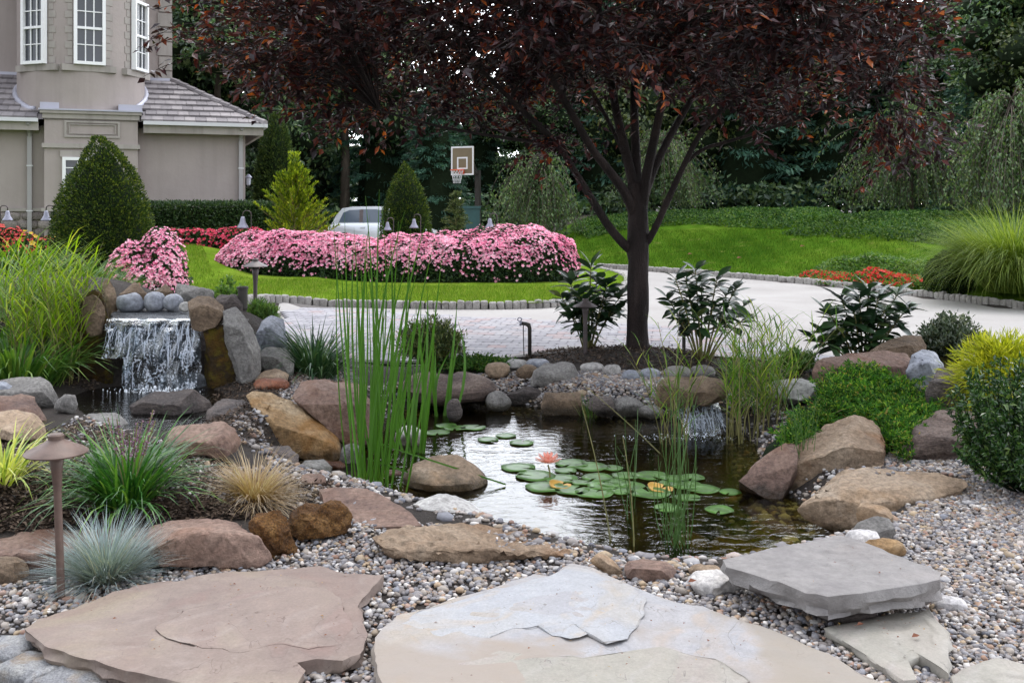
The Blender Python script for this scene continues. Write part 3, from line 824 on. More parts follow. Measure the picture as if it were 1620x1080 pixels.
# pond bed
m, N, L, b = newmat('pond_bed'); t = N.new('ShaderNodeTexCoord'); n1 = noise(N, L, t.outputs['Object'], 4, 6, .6)
r1 = ramp(N, [(.35, (.03, .026, .010)), (.6, (.10, .08, .022)), (.8, (.20, .155, .04))]); L.new(n1.outputs['Fac'], r1.inputs['Fac']); L.new(r1.outputs['Color'], b.inputs['Base Color']); b.inputs['Roughness'].default_value = .9
M['bed'] = m
drape('pond_bed', [p + (p - c0) / np.linalg.norm(p - c0) * .05 for p in POND], m, .005, .12, label='algae covered pond bed')

# keep the ground sheet clear of the sheets that lie on it
gme = bpy.data.objects['ground'].data
gv = np.zeros(len(gme.vertices) * 3, np.float32); gme.vertices.foreach_get('co', gv); gv = gv.reshape(-1, 3)
for poly, m_ in ((DRIVE, .35), (ISL_POLY, .35), (BL_POLY, .35)):
    sel = polydist(gv[:, 0], gv[:, 1], poly) < -m_
    gv[sel, 2] -= .12
sel = polydist(gv[:, 0], gv[:, 1], POND) < -.06
gv[sel, 2] -= .05
gme.vertices.foreach_set('co', gv.ravel()); gme.update()
# ================================================================== STONES
TOP = ((0, -.45, .9), .42)          # a broad top face, tipped a little towards the pond
FRONT = ((0, -1, -.12), .45)        # a broad front face
GB = 'boulders round the pond'
# --- left edge
boulder([(-30, 610), (20, 596), (60, 595), (80, 606), (93, 630), (96, 643), (78, 650), (50, 643), (-20, 640)], 'grey', 'smooth grey boulder at the foot of the tall yellow-green grass', .8, 5, .04, [TOP], group=GB)
boulder([(-40, 622), (15, 618), (45, 632), (78, 664), (74, 676), (20, 676), (-40, 670)], 'mauve', 'flat pinkish boulder below the smooth grey one at the tall grass', .9, 4, .05, [TOP], group=GB)
boulder([(-30, 652), (10, 648), (45, 657), (66, 676), (70, 692), (40, 702), (-30, 704)], 'buff', 'low pale cream boulder behind the variegated grass', .9, 4, .05, [TOP], group=GB)
boulder([(90, 632), (104, 622), (118, 625), (123, 642), (117, 655), (95, 655), (88, 645)], 'grey', 'small grey stone between the tall grass and the strap-leaved plant', .9, 4, .06, group=GB)
boulder([(-20, 600), (0, 602), (20, 612), (26, 628), (8, 634), (-20, 630)], 'blue', 'bluish mottled stone lying on the smooth grey boulder at the left edge', .8, 4, .06, group=GB, Y=7.05)
# --- waterfall
WF = 'waterfall rocks'
boulder([(122, 540), (128, 482), (140, 458), (158, 456), (168, 482), (176, 540), (184, 612), (170, 630), (120, 630), (112, 590)], 'moss', 'tall upright mossy brown rock on the left of the waterfall', .6, 5, .10, [FRONT], group=WF, Y=8.3)
boulder([(134, 462), (150, 453), (163, 466), (167, 500), (160, 530), (140, 535), (130, 500)], 'brown', 'rounded grey-brown rock capping the left mossy rock of the waterfall', .7, 4, .05, group=WF, Y=8.22)
hull([(157, 452, 0.05), (171, 437, 0.1), (184, 456, 0.05), (190, 505, 0), (188, 525, 0), (158, 525, 0), (170, 470, -0.05), (186, 520, 0.3), (160, 520, 0.3)], 'brown', 'pointed upright rock behind the left side of the waterfall', Y=8.75, group=WF)
hull([(188, 466, 0), (213, 443, 0.1), (234, 465, 0), (236, 485, 0), (190, 486, 0), (205, 462, -0.08), (213, 470, 0.3), (230, 478, 0.3)], 'brown', 'grey triangular rock behind the first blue cobble of the waterfall', Y=9.1, group=WF)
hull([(234, 468, 0), (262, 448, 0.1), (274, 462, 0), (274, 484, 0), (238, 486, 0), (255, 460, -0.06), (260, 475, 0.3)], 'brown', 'small triangular rock behind the second blue cobble of the waterfall', Y=9.1, group=WF)
hull([(270, 484, 0), (280, 448, 0.1), (300, 460, 0.05), (338, 458, 0.1), (342, 484, 0), (290, 462, -0.06), (335, 482, 0.3), (275, 480, 0.3)], 'grey', 'long dark grey rock behind the waterfall lip', Y=9.1, group=WF)
boulder(ell(185, 462, 230, 494, 3.0), 'blue', 'largest smooth blue-grey cobble at the left of the waterfall lip', .9, 4, .03, ncut=2, name='cobble', cat='cobble', group='smooth cobbles on the waterfall lip', Y=8.75)
boulder(ell(228, 461, 262, 494, 2.3), 'blue', 'round dark blue cobble second from the left on the waterfall lip', .9, 4, .03, ncut=1, name='cobble', cat='cobble', group='smooth cobbles on the waterfall lip', Y=8.75)
boulder(ell(258, 464, 290, 493, 2.1), 'blue', 'speckled blue-grey cobble third from the left on the waterfall lip', .9, 4, .04, ncut=2, name='cobble', cat='cobble', group='smooth cobbles on the waterfall lip', Y=8.75)
boulder(ell(283, 477, 303, 494, 2.0), 'cobble', 'smallest pale cobble on the waterfall lip beside the angular brown rock', .9, 4, .03, ncut=1, name='cobble', cat='cobble', group='smooth cobbles on the waterfall lip', Y=8.65)
hull([(296, 477, 0.1), (312, 467, 0.2), (335, 468, 0.2), (354, 484, 0.15), (357, 497, 0.05), (342, 508, 0), (318, 516, 0), (304, 512, 0.02), (300, 490, 0), (325, 482, 0), (345, 490, 0.02), (350, 500, 0.35), (305, 505, 0.35)], 'brown', 'angular brown rock with a pale vein on the right of the waterfall lip', Y=8.1, group=WF)
boulder([(318, 512), (345, 505), (368, 520), (385, 560), (396, 600), (380, 632), (325, 635), (318, 590), (326, 545)], 'moss', 'dark brown mossy rock on the right of the waterfall', .7, 5, .09, [FRONT], group=WF, Y=8.2)
hull([(350, 490, 0.15), (374, 484, 0.2), (397, 510, 0.15), (413, 548, 0.1), (413, 585, 0.05), (398, 616, 0), (385, 602, -0.02), (364, 555, 0), (353, 515, 0.02), (380, 520, -0.05), (400, 560, -0.06), (405, 600, 0.4), (370, 500, 0.4), (360, 590, 0.4)], 'grey', 'large leaning grey boulder beside the right mossy rock of the waterfall', Y=8.0, group=WF)
boulder([(336, 482), (345, 466), (372, 465), (388, 480), (390, 505), (350, 505)], 'dark', 'dark rough rock behind the leaning grey boulder', .9, 4, .08, group=WF, Y=9.3)
hull([(403, 528, 0), (412, 508, 0.1), (430, 497, 0.15), (448, 505, 0.1), (457, 540, 0), (430, 550, 0), (408, 549, 0), (425, 515, -0.08), (440, 540, 0.35), (410, 545, 0.3)], 'blue', 'angular bluish boulder behind the leaning grey boulder', Y=8.6, group=WF)
hull([(408, 562, 0), (420, 548, 0.15), (452, 550, 0.15), (467, 570, 0.05), (464, 594, 0), (430, 594, 0), (412, 580, 0), (440, 565, -0.05), (455, 590, 0.35), (415, 585, 0.3)], 'grey', 'grey angular boulder under the dark green strap plant', Y=8.3, group=WF)
boulder([(398, 602), (415, 588), (432, 583), (456, 592), (458, 606), (430, 606)], 'buff', 'tan-topped rock between the leaning boulder and the gravel', .9, 4, .05, [TOP], group=WF, Y=8.1)
boulder(ell(400, 597, 458, 622, 2.4), 'red', 'glossy red-brown stone in front of the leaning boulder', .8, 4, .03, name='cobble', cat='cobble', Y=7.85)
boulder([(205, 640), (235, 622), (270, 610), (305, 614), (335, 640), (335, 662), (270, 668), (215, 660)], 'dark', 'dark wet boulder in the stream below the waterfall', .7, 5, .06, [TOP], group=WF, base=ZS - .05)
# ledges under the falling water
boulder([(172, 522), (190, 512), (235, 512), (262, 522), (258, 545), (240, 560), (205, 565), (182, 552), (172, 540)], 'wet', 'wet layered ledge stone under the left half of the waterfall', .5, 5, .07, [((0, -1, .35), .35)], group=WF, Y=8.31, layers=.05)
boulder([(165, 530), (330, 520), (340, 640), (160, 640)], 'dark', 'dark rock face behind the waterfall', .35, 5, .08, [FRONT], group=WF, Y=8.75)
boulder([(228, 540), (270, 530), (320, 535), (325, 575), (270, 585), (235, 572)], 'wet', 'wet black ledge stone under the right half of the waterfall', .4, 5, .08, [TOP], group=WF, Y=8.30)
boulder(ell(240, 585, 330, 640, 2.6), 'wet', 'wet stone at the foot of the waterfall', .5, 4, .06, [TOP], group=WF, Y=8.24)
# capstone of the spillway
slab([(176, 498), (182, 488), (305, 486), (312, 498), (308, 504), (240, 505), (178, 504)], .66, .05, 'wet', 'thin wet lip stone the waterfall runs over', 'spillway_stone', 'spillway stone')
# --- middle left
hull([(326, 650, 0.1), (350, 629, 0.35), (395, 631, 0.35), (415, 648, 0.2), (405, 656, 0), (345, 655, 0), (328, 660, 0.05), (410, 685, 0), (345, 684, 0), (328, 676, 0.05), (400, 680, 0.4), (340, 675, 0.4)], 'dark', 'dark flat-topped block beside the big tan boulder', base=.02, group=GB)
hull([(385, 623, 0.25), (400, 617, 0.3), (432, 620, 0.35), (465, 633, 0.35), (520, 672, 0.35), (538, 690, 0.3), (541, 708, 0.15), (528, 703, 0.02), (490, 692, 0), (440, 672, 0), (412, 648, 0.1), (408, 668, 0.05), (424, 692, 0), (470, 712, 0), (500, 725, 0), (527, 727, 0.03), (400, 640, 0.4), (530, 715, 0.5)], 'tan', 'big golden tan boulder sloping down to the pond', base=-.15, group=GB)
hull([(462, 628, 0.1), (476, 602, 0.3), (500, 598, 0.35), (565, 604, 0.4), (592, 640, 0.3), (588, 690, 0.1), (553, 704, 0), (535, 680, 0), (500, 650, 0), (472, 638, 0), (560, 640, -0.02), (500, 615, 0.1), (480, 650, 0.3), (585, 700, 0.4)], 'mauve', 'large smooth mauve boulder behind the big tan one', base=-.1, group=GB)
boulder([(262, 700), (270, 678), (300, 667), (345, 668), (375, 682), (390, 705), (380, 722), (300, 726)], 'mauve', 'rounded tan-grey boulder behind the strap-leaved plant', .7, 5, .04, [TOP], group=GB)
boulder([(536, 728), (541, 706), (556, 700), (572, 706), (575, 740), (545, 745)], 'grey', 'upright grey stone at the foot of the cattails', .8, 4, .05, group=GB, base=ZW - .05)
boulder(ell(498, 728, 548, 746, 2.2), 'red', 'wet reddish stone lying at the water edge below the big tan boulder', .8, 4, .03, name='cobble', cat='cobble', base=ZW - .02)
boulder(ell(624, 671, 672, 714, 2.2), 'white', 'round white stone in the water right of the cattails', .8, 4, .05, group=GB, base=ZW - .04)
boulder([(634, 756), (650, 736), (690, 723), (724, 721), (750, 737), (768, 750), (775, 768), (742, 782), (680, 780), (646, 770)], 'buff', 'pale pinkish boulder standing in the pond', .75, 5, .05, [TOP], 3, group=GB, base=ZW - .03)
boulder([(642, 818), (655, 797), (690, 785), (725, 786), (752, 800), (772, 825), (768, 838), (690, 836), (655, 830)], 'cobble', 'smooth light grey boulder at the front edge of the pond', .75, 5, .035, (), 2, group=GB, base=-.1)
boulder(ell(600, 742, 640, 764, 2.2), 'red', 'small brown stone half under water beside the cattails', .9, 3, .05, name='cobble', cat='cobble', base=ZW - .05)
# --- front left
slab([(505, 772), (535, 768), (580, 775), (615, 787), (648, 808), (668, 826), (640, 832), (590, 828), (545, 815), (515, 800)], .03, .09, 'mauve', 'flat pinkish slab beside the cattails at the pond edge', 'stone_slab', 'stone slab', GB, 3, .01, .02, .01)
boulder(ell(475, 748, 522, 770, 2.6), 'mauve', 'small flat pinkish stone behind the dry blond grass', .9, 4, .04, [TOP], group=GB)
boulder([(455, 835), (458, 808), (475, 795), (520, 790), (548, 803), (560, 828), (548, 848), (500, 860), (465, 855)], 'rust', 'rough orange-brown porous rock at the foot of the blond grass', .8, 5, .14, group=GB)
boulder([(396, 830), (405, 812), (440, 804), (458, 815), (470, 850), (474, 882), (430, 886), (400, 872)], 'rust', 'smaller porous brown rock beside the long flat-topped boulder', .8, 5, .14, group=GB)
hull([(235, 832, 0.3), (290, 821, 0.4), (372, 823, 0.4), (411, 850, 0.05), (431, 876, 0.05), (433, 886, 0.05), (343, 840, 0), (300, 840, 0), (281, 856, -0.02), (249, 862, -0.02), (410, 899, 0), (300, 899, -0.02), (250, 898, -0.02), (232, 870, 0.05), (400, 880, 0.4), (240, 880, 0.4)], 'mauve', 'long flat-topped boulder with a dark front face beside the blue fescue', base=.02, group=GB)
hull([(-60, 880, 0), (-20, 850, 0.3), (60, 836, 0.4), (150, 828, 0.45), (245, 831, 0.4), (258, 850, 0.1), (240, 862, 0), (100, 868, 0), (-60, 890, 0), (252, 892, 0), (100, 905, 0), (-60, 920, 0), (240, 890, 0.4), (-60, 900, 0.4)], 'mauve', 'wide pinkish boulder behind the blue fescue at the left edge', Y=4.4, group=GB)
boulder([(-80, 905), (-20, 880), (20, 885), (52, 905), (66, 935), (40, 955), (-60, 960)], 'brown', 'rough brown stone at the left edge behind the front lamp', .5, 4, .06, group=GB, Y=4.3)
hull([(588, 850, .1), (612, 836, .3), (690, 826, .45), (780, 830, .5), (850, 838, .5), (905, 855, .4), (924, 872, .2), (905, 880, .1), (840, 872, .02), (760, 868, 0), (700, 860, .04), (640, 868, 0), (600, 866, .02), (740, 897, 0), (690, 892, 0), (620, 884, 0), (830, 884, .05), (860, 885, .4), (620, 870, .4)], 'taupe', 'broad rough brown rock lying along the front of the pond', group=GB, amp=.045, bev=.03)
# --- back bank
boulder([(628, 612), (650, 595), (692, 584), (738, 587), (774, 599), (790, 613), (772, 630), (738, 635), (700, 642), (660, 634)], 'layer', 'long dark layered boulder overhanging the back of the pond', .6, 5, .05, [TOP], 4, group=GB, Y=8.75, layers=.05)
BC = 'cobbles along the back bank'
def cob(box, mat, label, sq=2.3, Y=None, base=None, th=.8, amp=.03, s=4, nm='cobble'):
    return boulder(ell(*box, sq), mat, label, th, s, amp, ncut=2, name=nm, cat=nm, group=BC if nm == 'cobble' else GB, Y=Y, base=base)
cob((764, 573, 810, 600), 'buff', 'round tan cobble beside the long dark layered boulder')
cob((795, 568, 836, 584), 'cobble', 'flat pale cobble at the foot of the mulch mound, left one')
cob((832, 567, 870, 583), 'blue', 'flat bluish cobble at the foot of the mulch mound')
cob((814, 576, 852, 600), 'brown', 'brownish rounded cobble left of the biggest back bank boulder')
boulder([(838, 610), (842, 588), (862, 573), (890, 571), (912, 576), (922, 592), (918, 610), (880, 614)], 'grey', 'big grey boulder in the gravel below the tree', .7, 5, .05, [TOP], group=GB)
cob((917, 573, 956, 589), 'cobble', 'long white-grey cobble right of the big grey boulder below the tree')
cob((953, 576, 985, 595), 'cobble', 'egg-shaped pale cobble below the tree trunk')
cob((984, 585, 1013, 603), 'blue', 'bluish round cobble below the tree trunk')
cob((1012, 582, 1045, 600), 'blue', 'grey pointed cobble right of the tree trunk')
cob((1050, 578, 1094, 602), 'grey', 'grey cobble behind the bright reed grass, left one')
cob((1090, 577, 1132, 600), 'grey', 'grey cobble behind the bright reed grass, right one')
cob((768, 618, 810, 652), 'grey', 'rounded grey stone under the end of the layered boulder', base=ZW)
cob((706, 630, 732, 668), 'dark', 'dark round stone under the overhanging layered boulder', base=ZW)
boulder([(796, 622), (830, 612), (862, 616), (866, 640), (830, 646), (800, 640)], 'dark', 'dark undercut rock at the back edge of the water', .8, 4, .08, [FRONT], group=GB, base=ZW - .02)
boulder([(856, 640), (862, 622), (890, 614), (918, 622), (924, 650), (918, 664), (862, 664)], 'brown', 'square mossy block at the back edge of the water', .8, 5, .06, [FRONT, TOP], group=GB, base=ZW - .03)
boulder([(925, 640), (940, 625), (968, 628), (975, 655), (940, 662)], 'dark', 'dark low rock behind the small tuft of water grass', .8, 4, .07, group=GB, base=ZW)
cob((966, 627, 1018, 664), 'grey', 'large rounded grey stone at the water beside the small cascade', base=ZW - .02)
cob((1000, 641, 1052, 666), 'grey', 'low rounded grey stone left of the small cascade', base=ZW - .02)
boulder([(1032, 640), (1040, 606), (1062, 596), (1110, 594), (1148, 602), (1152, 625), (1120, 640), (1070, 648)], 'brown', 'broad tan-grey boulder behind the small cascade', .7, 5, .05, [TOP], group=GB, base=.02)
boulder([(1205, 632), (1208, 612), (1228, 602), (1270, 599), (1294, 606), (1290, 632), (1250, 642)], 'cobble', 'smooth grey rounded boulder beside the low juniper', .8, 5, .03, group=GB, base=.05)
# --- right side
hull([(1374, 556, 0), (1395, 541, 0.2), (1430, 529, 0.3), (1458, 530, 0.25), (1466, 548, 0.1), (1440, 545, 0), (1400, 552, 0), (1460, 566, 0), (1380, 568, 0), (1450, 560, 0.35), (1390, 562, 0.35)], 'brown', 'topmost brown boulder on the right bank below the white-leaved shrub', Y=8.3, group=GB)
hull([(1282, 590, 0), (1290, 570, 0.1), (1340, 556, 0.3), (1400, 553, 0.3), (1432, 558, 0.25), (1446, 575, 0.1), (1425, 580, 0), (1350, 575, 0), (1300, 590, 0), (1440, 604, 0), (1380, 612, 0), (1290, 607, 0), (1290, 600, 0.4), (1430, 600, 0.4)], 'mauve', 'long reddish-grey boulder lying above the juniper', Y=7.8, group=GB)
hull([(1432, 588, 0), (1440, 560, 0.15), (1458, 551, 0.25), (1480, 555, 0.2), (1495, 576, 0.1), (1470, 572, -0.02), (1450, 575, 0), (1490, 610, 0), (1450, 614, 0), (1490, 605, 0.35), (1440, 605, 0.3)], 'blue', 'purple-grey angular boulder at the right end of the long reddish one', Y=7.6, group=GB)
hull([(1484, 579, 0.3), (1530, 582, 0.3), (1555, 598, 0.25), (1552, 612, 0.05), (1520, 604, 0), (1470, 602, 0), (1464, 620, 0), (1470, 645, 0), (1510, 652, 0), (1555, 648, 0.05), (1470, 640, 0.4), (1555, 640, 0.4)], 'dark', 'dark square boulder at the right end of the juniper', Y=6.95, group=GB)
hull([(1452, 668, 0.3), (1480, 652, 0.5), (1560, 650, 0.5), (1612, 666, 0.4), (1612, 700, 0.1), (1540, 700, 0), (1480, 690, 0), (1450, 690, 0.05), (1425, 712, 0.1), (1414, 722, 0.1), (1450, 722, 0), (1540, 748, 0), (1612, 745, 0.1), (1430, 722, 0.4), (1600, 740, 0.5)], 'layer', 'wide layered grey boulder below the dark square one', Y=6.2, group=GB, layers=.03)
hull([(1350, 653, 0.5), (1385, 664, 0.5), (1403, 698, 0.3), (1402, 714, 0.05), (1338, 704, 0), (1290, 722, 0), (1250, 738, 0.05), (1262, 700, 0.35), (1300, 672, 0.5), (1400, 742, 0.05), (1335, 764, 0), (1285, 790, 0), (1245, 785, 0.05), (1390, 742, 0.5), (1260, 760, 0.5)], 'taupe', 'big wedge-shaped tan boulder with a dark front below the juniper', base=-.18, group=GB)
hull([(1240, 698, 0.25), (1264, 700, 0.25), (1262, 735, 0.05), (1236, 782, 0), (1222, 784, 0), (1165, 760, 0.1), (1190, 735, 0.2), (1236, 790, 0.1), (1170, 768, 0.3), (1262, 770, 0.3)], 'mauve', 'flat sloping grey slab running into the water below the big wedge boulder', base=ZW - .03, group=GB)
hull([(1335, 742, 0.45), (1390, 738, 0.5), (1470, 746, 0.45), (1528, 757, 0.35), (1537, 770, 0.2), (1490, 786, 0.1), (1420, 794, 0.05), (1372, 796, 0), (1322, 775, 0.05), (1290, 790, 0), (1258, 804, 0.05), (1300, 766, 0.3), (1262, 814, 0.05), (1310, 826, 0), (1368, 826, 0), (1490, 800, 0.15), (1400, 800, 0.5)], 'buff', 'wide pale tan boulder with pebbles on its flat top at the right of the pond', base=-.08, group=GB)
boulder(ell(1348, 793, 1412, 834, 2.3), 'buff', 'rounded tan stone at the front of the wide pale boulder', .8, 4, .04, group=GB, base=.005)
boulder([(1342, 850), (1360, 830), (1392, 818), (1416, 824), (1424, 840), (1400, 856), (1350, 862)], 'grey', 'flat grey stone between the rounded tan stone and the white stone', .8, 4, .04, [TOP], group=GB, base=.005)
boulder(ell(1338, 838, 1398, 866, 2.2), 'white', 'bright white stone behind the raised grey slab', .8, 4, .04, name='cobble', cat='cobble', base=.005)
boulder(ell(1366, 852, 1432, 886, 2.5), 'tan', 'yellowish tan stone behind the raised grey slab', .8, 4, .04, name='cobble', cat='cobble', base=.005)
slab([(1143, 880), (1165, 874), (1230, 862), (1295, 852), (1320, 845), (1345, 850), (1385, 864), (1440, 884), (1490, 906), (1487, 918), (1400, 934), (1310, 944), (1275, 936), (1210, 910), (1150, 892)], .165, .085, 'slab', 'thick raised grey slab bridging the stones at the front right of the pond', 'stone_slab', 'stone slab', None, 21, .006, .025, .008)
for bx, lb in (((1285, 945, 1390, 1003), 'dark block under the front corner of the raised grey slab'), ((1190, 905, 1262, 962), 'small dark block under the left side of the raised grey slab'), ((1380, 890, 1450, 945), 'dark block under the right end of the raised grey slab')):
    boulder(ell(*bx, 3), 'dark', lb, .8, 4, .05, [TOP], name='support_stone', cat='support stone', group='stones under the raised slab', base=-.03)
hull([(986, 900, 0.05), (992, 887, 0.15), (1016, 882, 0.2), (1056, 886, 0.18), (1070, 900, 0.1), (1067, 918, 0.02), (1048, 901, 0), (1000, 897, 0), (1020, 922, 0), (990, 914, 0), (1060, 915, 0.25), (1000, 912, 0.25)], 'mauve', 'square brown stone at the front pond edge beside the big pale flagstone', group=GB)
boulder([(932, 888), (945, 876), (965, 882), (988, 903), (984, 914), (955, 904)], 'buff', 'thin cream stone left of the square brown stone', .8, 4, .04, name='cobble', cat='cobble')
boulder([(1088, 918), (1100, 905), (1135, 904), (1172, 912), (1184, 924), (1178, 938), (1140, 945), (1100, 938)], 'white', 'white quartz stone at the left corner of the raised grey slab', .8, 5, .04, name='cobble', cat='cobble')
boulder(ell(1090, 893, 1142, 914, 2.4), 'buff', 'small tan stone behind the white quartz stone', .8, 4, .04, name='cobble', cat='cobble')
boulder(ell(1476, 943, 1530, 972, 2.3), 'white', 'pinkish white stone alone on the gravel right of the raised slab', .8, 4, .04, name='cobble', cat='cobble')
hull([(412, 722, .1), (428, 706, .2), (458, 704, .25), (474, 720, .1), (470, 744, 0), (430, 748, 0), (414, 738, .02), (440, 716, 0), (465, 742, .3), (420, 740, .3)], 'dark', 'dark stone at the foot of the big tan boulder beside the blond grass', group=GB, base=-.12)
hull([(470, 742, .05), (482, 728, .15), (512, 726, .2), (528, 738, .08), (522, 752, 0), (486, 756, 0), (495, 738, 0), (520, 748, .25), (478, 750, .25)], 'grey', 'small grey stone at the water edge below the big tan boulder', group=GB, base=-.15)
hull([(330, 690, .05), (345, 676, .2), (385, 674, .25), (404, 690, .1), (398, 712, 0), (345, 716, 0), (360, 690, 0), (395, 708, .3), (340, 708, .3)], 'brown', 'brown stone between the dark flat-topped block and the blond grass', group=GB, base=.0)
hull([(120, 668, .05), (140, 654, .2), (185, 652, .25), (205, 668, .1), (198, 690, 0), (135, 694, 0), (160, 668, 0), (195, 686, .3), (130, 686, .3)], 'grey', 'low grey stone behind the strap-leaved plant at the stream', group=GB, base=.02)
# stones under the shallow water
for k, (bx, zb) in enumerate([((1180, 790, 1240, 830), -.4), ((1230, 792, 1262, 815), -.38), ((1180, 835, 1290, 880), -.42), ((1120, 850, 1200, 890), -.42), ((1060, 845, 1130, 885), -.45), ((1260, 815, 1330, 850), -.36), ((600, 770, 660, 800), -.4), ((730, 655, 790, 672), -.42)]):
    cx_, cy_ = (bx[0] + bx[2]) / 2, (bx[1] + bx[3]) / 2
    q = Pz(cx_, cy_, zb + .1); w = (bx[2] - bx[0]) / F * q[1] / 2
    P = ico(4)[0] * [w, w * .8, w * .5]; P += norm(P) * (fbm(P / w, 1.5, 3, k) * .12 * w)[:, None]
    lab = ['rounded yellow-brown stone under the shallow water near the wide pale boulder', 'small ochre stone under the shallow water beside the wide pale boulder', 'large algae stone under the water behind the raised slab', 'olive stone under the water left of the raised slab', 'dark olive stone under the water below the rushes', 'flat algae stone under the water at the right shore', 'sunken stone beside the cattails', 'sunken ochre stone near the layered boulder'][k]
    if k == 0: M['algae'] = rockmat('algae_stone', (.24, .16, .03), (.40, .28, .05), (.50, .38, .09), 4, .3)
    tag(Geo().add(P + [q[0], q[1], zb + .1], None, ico(4)[1]).obj('sunken_stone', M['algae'], None, (q[0], q[1], zb), smooth=True), lab, 'sunken stone', 'stones under the pond water')

# ------------------------------------------------------------------ flagstones
def flagmat(name, c1, c2, c3, patch, spot, pc=(1.2, .5), warm=None):
    m, N, L, b = newmat(name); t = N.new('ShaderNodeTexCoord'); v = t.outputs['Object']
    n1 = noise(N, L, v, pc[0], 5, .55, 1.2); r1 = ramp(N, [(.3, c1), (.5, c2), (.7, c3)]); L.new(n1.outputs['Fac'], r1.inputs['Fac'])
    n4 = noise(N, L, v, pc[0] * .8, 4, .5, 2.0); c = mixc(N, L, maprange(N, L, n4.outputs['Fac'], .45, .72, 0, .7), r1.outputs['Color'], patch)
    n5 = noise(N, L, v, 3.1, 3, .5, 3.0); c = mixc(N, L, maprange(N, L, n5.outputs['Fac'], .52, .78, 0, .8), c, spot)
    n2_ = noise(N, L, v, 90, 8, .78); c = mixc(N, L, 1.0, c, maprange(N, L, n2_.outputs['Fac'], .3, .7, .66, 1.22), 'MULTIPLY')
    n2b = noise(N, L, v, 13, 6, .7); c = mixc(N, L, 1.0, c, maprange(N, L, n2b.outputs['Fac'], .3, .7, .84, 1.12), 'MULTIPLY')
    # thin cleft layers: stepped height, each layer with a tone of its own and a darker line along its edge
    n6 = noise(N, L, v, 1.25, 5, .55, .9)
    st = N.new('ShaderNodeMath'); st.operation = 'SNAP'; L.new(n6.outputs['Fac'], st.inputs[0]); st.inputs[1].default_value = .085
    rl = ramp(N, [(.30, c2), (.38, patch), (.43, c1), (.52, c2), (.60, c3), (.68, patch)]); L.new(n6.outputs['Fac'], rl.inputs['Fac'])
    c = mixc(N, L, .36, c, rl.outputs['Color'])
    fm = N.new('ShaderNodeMath'); fm.operation = 'PINGPONG'; L.new(n6.outputs['Fac'], fm.inputs[0]); fm.inputs[1].default_value = .0425
    ng = noise(N, L, v, 2.7, 3)
    em = N.new('ShaderNodeMath'); em.operation = 'MULTIPLY'; L.new(maprange(N, L, fm.outputs[0], .0, .0016, .7, 0), em.inputs[0]); L.new(maprange(N, L, ng.outputs['Fac'], .45, .55), em.inputs[1])
    c = mixc(N, L, em.outputs[0], c, [q * .35 for q in patch])
    if warm:
        sp = N.new('ShaderNodeSeparateXYZ'); L.new(v, sp.inputs[0]); nw = noise(N, L, v, 1.8, 4, .6); aw = N.new('ShaderNodeMath'); aw.operation = 'ADD'; L.new(sp.outputs['Y'], aw.inputs[0]); L.new(maprange(N, L, nw.outputs['Fac'], .3, .7, -.28, .28), aw.inputs[1])
        c = mixc(N, L, maprange(N, L, aw.outputs[0], warm[1], warm[1] - .22, 0, .85), c, warm[0])
        ax = N.new('ShaderNodeMath'); ax.operation = 'ADD'; L.new(sp.outputs['X'], ax.inputs[0]); L.new(maprange(N, L, nw.outputs['Fac'], .3, .7, .12, -.12), ax.inputs[1])
        c = mixc(N, L, maprange(N, L, ax.outputs[0], .42, .5, 0, .8), c, warm[2])
    n7 = noise(N, L, v, 7, 8, .6)
    nb = bump(N, L, st.outputs[0], .55, .05); nb = bump(N, L, n7.outputs['Fac'], .3, .02, nb)
    vn = N.new('ShaderNodeTexNoise'); vn.inputs['Scale'].default_value = 2.2; vn.inputs['Detail'].default_value = 3; L.new(v, vn.inputs['Vector'])
    ab = N.new('ShaderNodeMath'); ab.operation = 'ABSOLUTE'; sb = N.new('ShaderNodeMath'); sb.operation = 'SUBTRACT'; L.new(vn.outputs['Fac'], sb.inputs[0]); sb.inputs[1].default_value = .47; L.new(sb.outputs[0], ab.inputs[0])
    n8 = noise(N, L, v, 1.7, 2)
    gate = maprange(N, L, n8.outputs['Fac'], .56, .6)
    crack = maprange(N, L, ab.outputs[0], .0, .006, 1, 0)
    ml = N.new('ShaderNodeMath'); ml.operation = 'MULTIPLY'; L.new(crack, ml.inputs[0]); L.new(gate, ml.inputs[1])
    c = mixc(N, L, ml.outputs[0], c, (.10, .075, .065))
    L.new(c, b.inputs['Base Color']); b.inputs['Roughness'].default_value = .72; b.inputs['Specular IOR Level'].default_value = .45
    L.new(nb, b.inputs['Normal']); return m
M['flag_pink'] = flagmat('pink_flagstone', (.165, .125, .108), (.205, .158, .132), (.235, .195, .14), (.165, .10, .086), (.26, .215, .19))
M['flag_pale'] = flagmat('pale_flagstone', (.26, .26, .275), (.285, .28, .29), (.295, .26, .215), (.265, .215, .17), (.33, .22, .12), (.9, .5), warm=((.235, .195, .16), -.02, (.22, .19, .155)))
M['flag_buff'] = flagmat('buff_flagstone', (.225, .215, .185), (.265, .245, .21), (.28, .235, .22), (.25, .205, .19), (.32, .30, .28))
FA = [(40, 990), (62, 972), (130, 952), (240, 920), (330, 906), (420, 898), (505, 893), (530, 900), (545, 905), (607, 908), (590, 925), (572, 945), (570, 965), (578, 1000), (570, 1028), (545, 1042), (500, 1038), (470, 1043), (485, 1056), (470, 1075), (400, 1086), (300, 1078), (200, 1060), (120, 1035), (60, 1014)]
FB = [(592, 1012), (610, 990), (628, 972), (700, 952), (760, 930), (845, 902), (868, 905), (905, 887), (940, 896), (1035, 938), (1140, 966), (1240, 1000), (1330, 1040), (1420, 1086), (1440, 1160), (1000, 1180), (640, 1170), (598, 1070)]
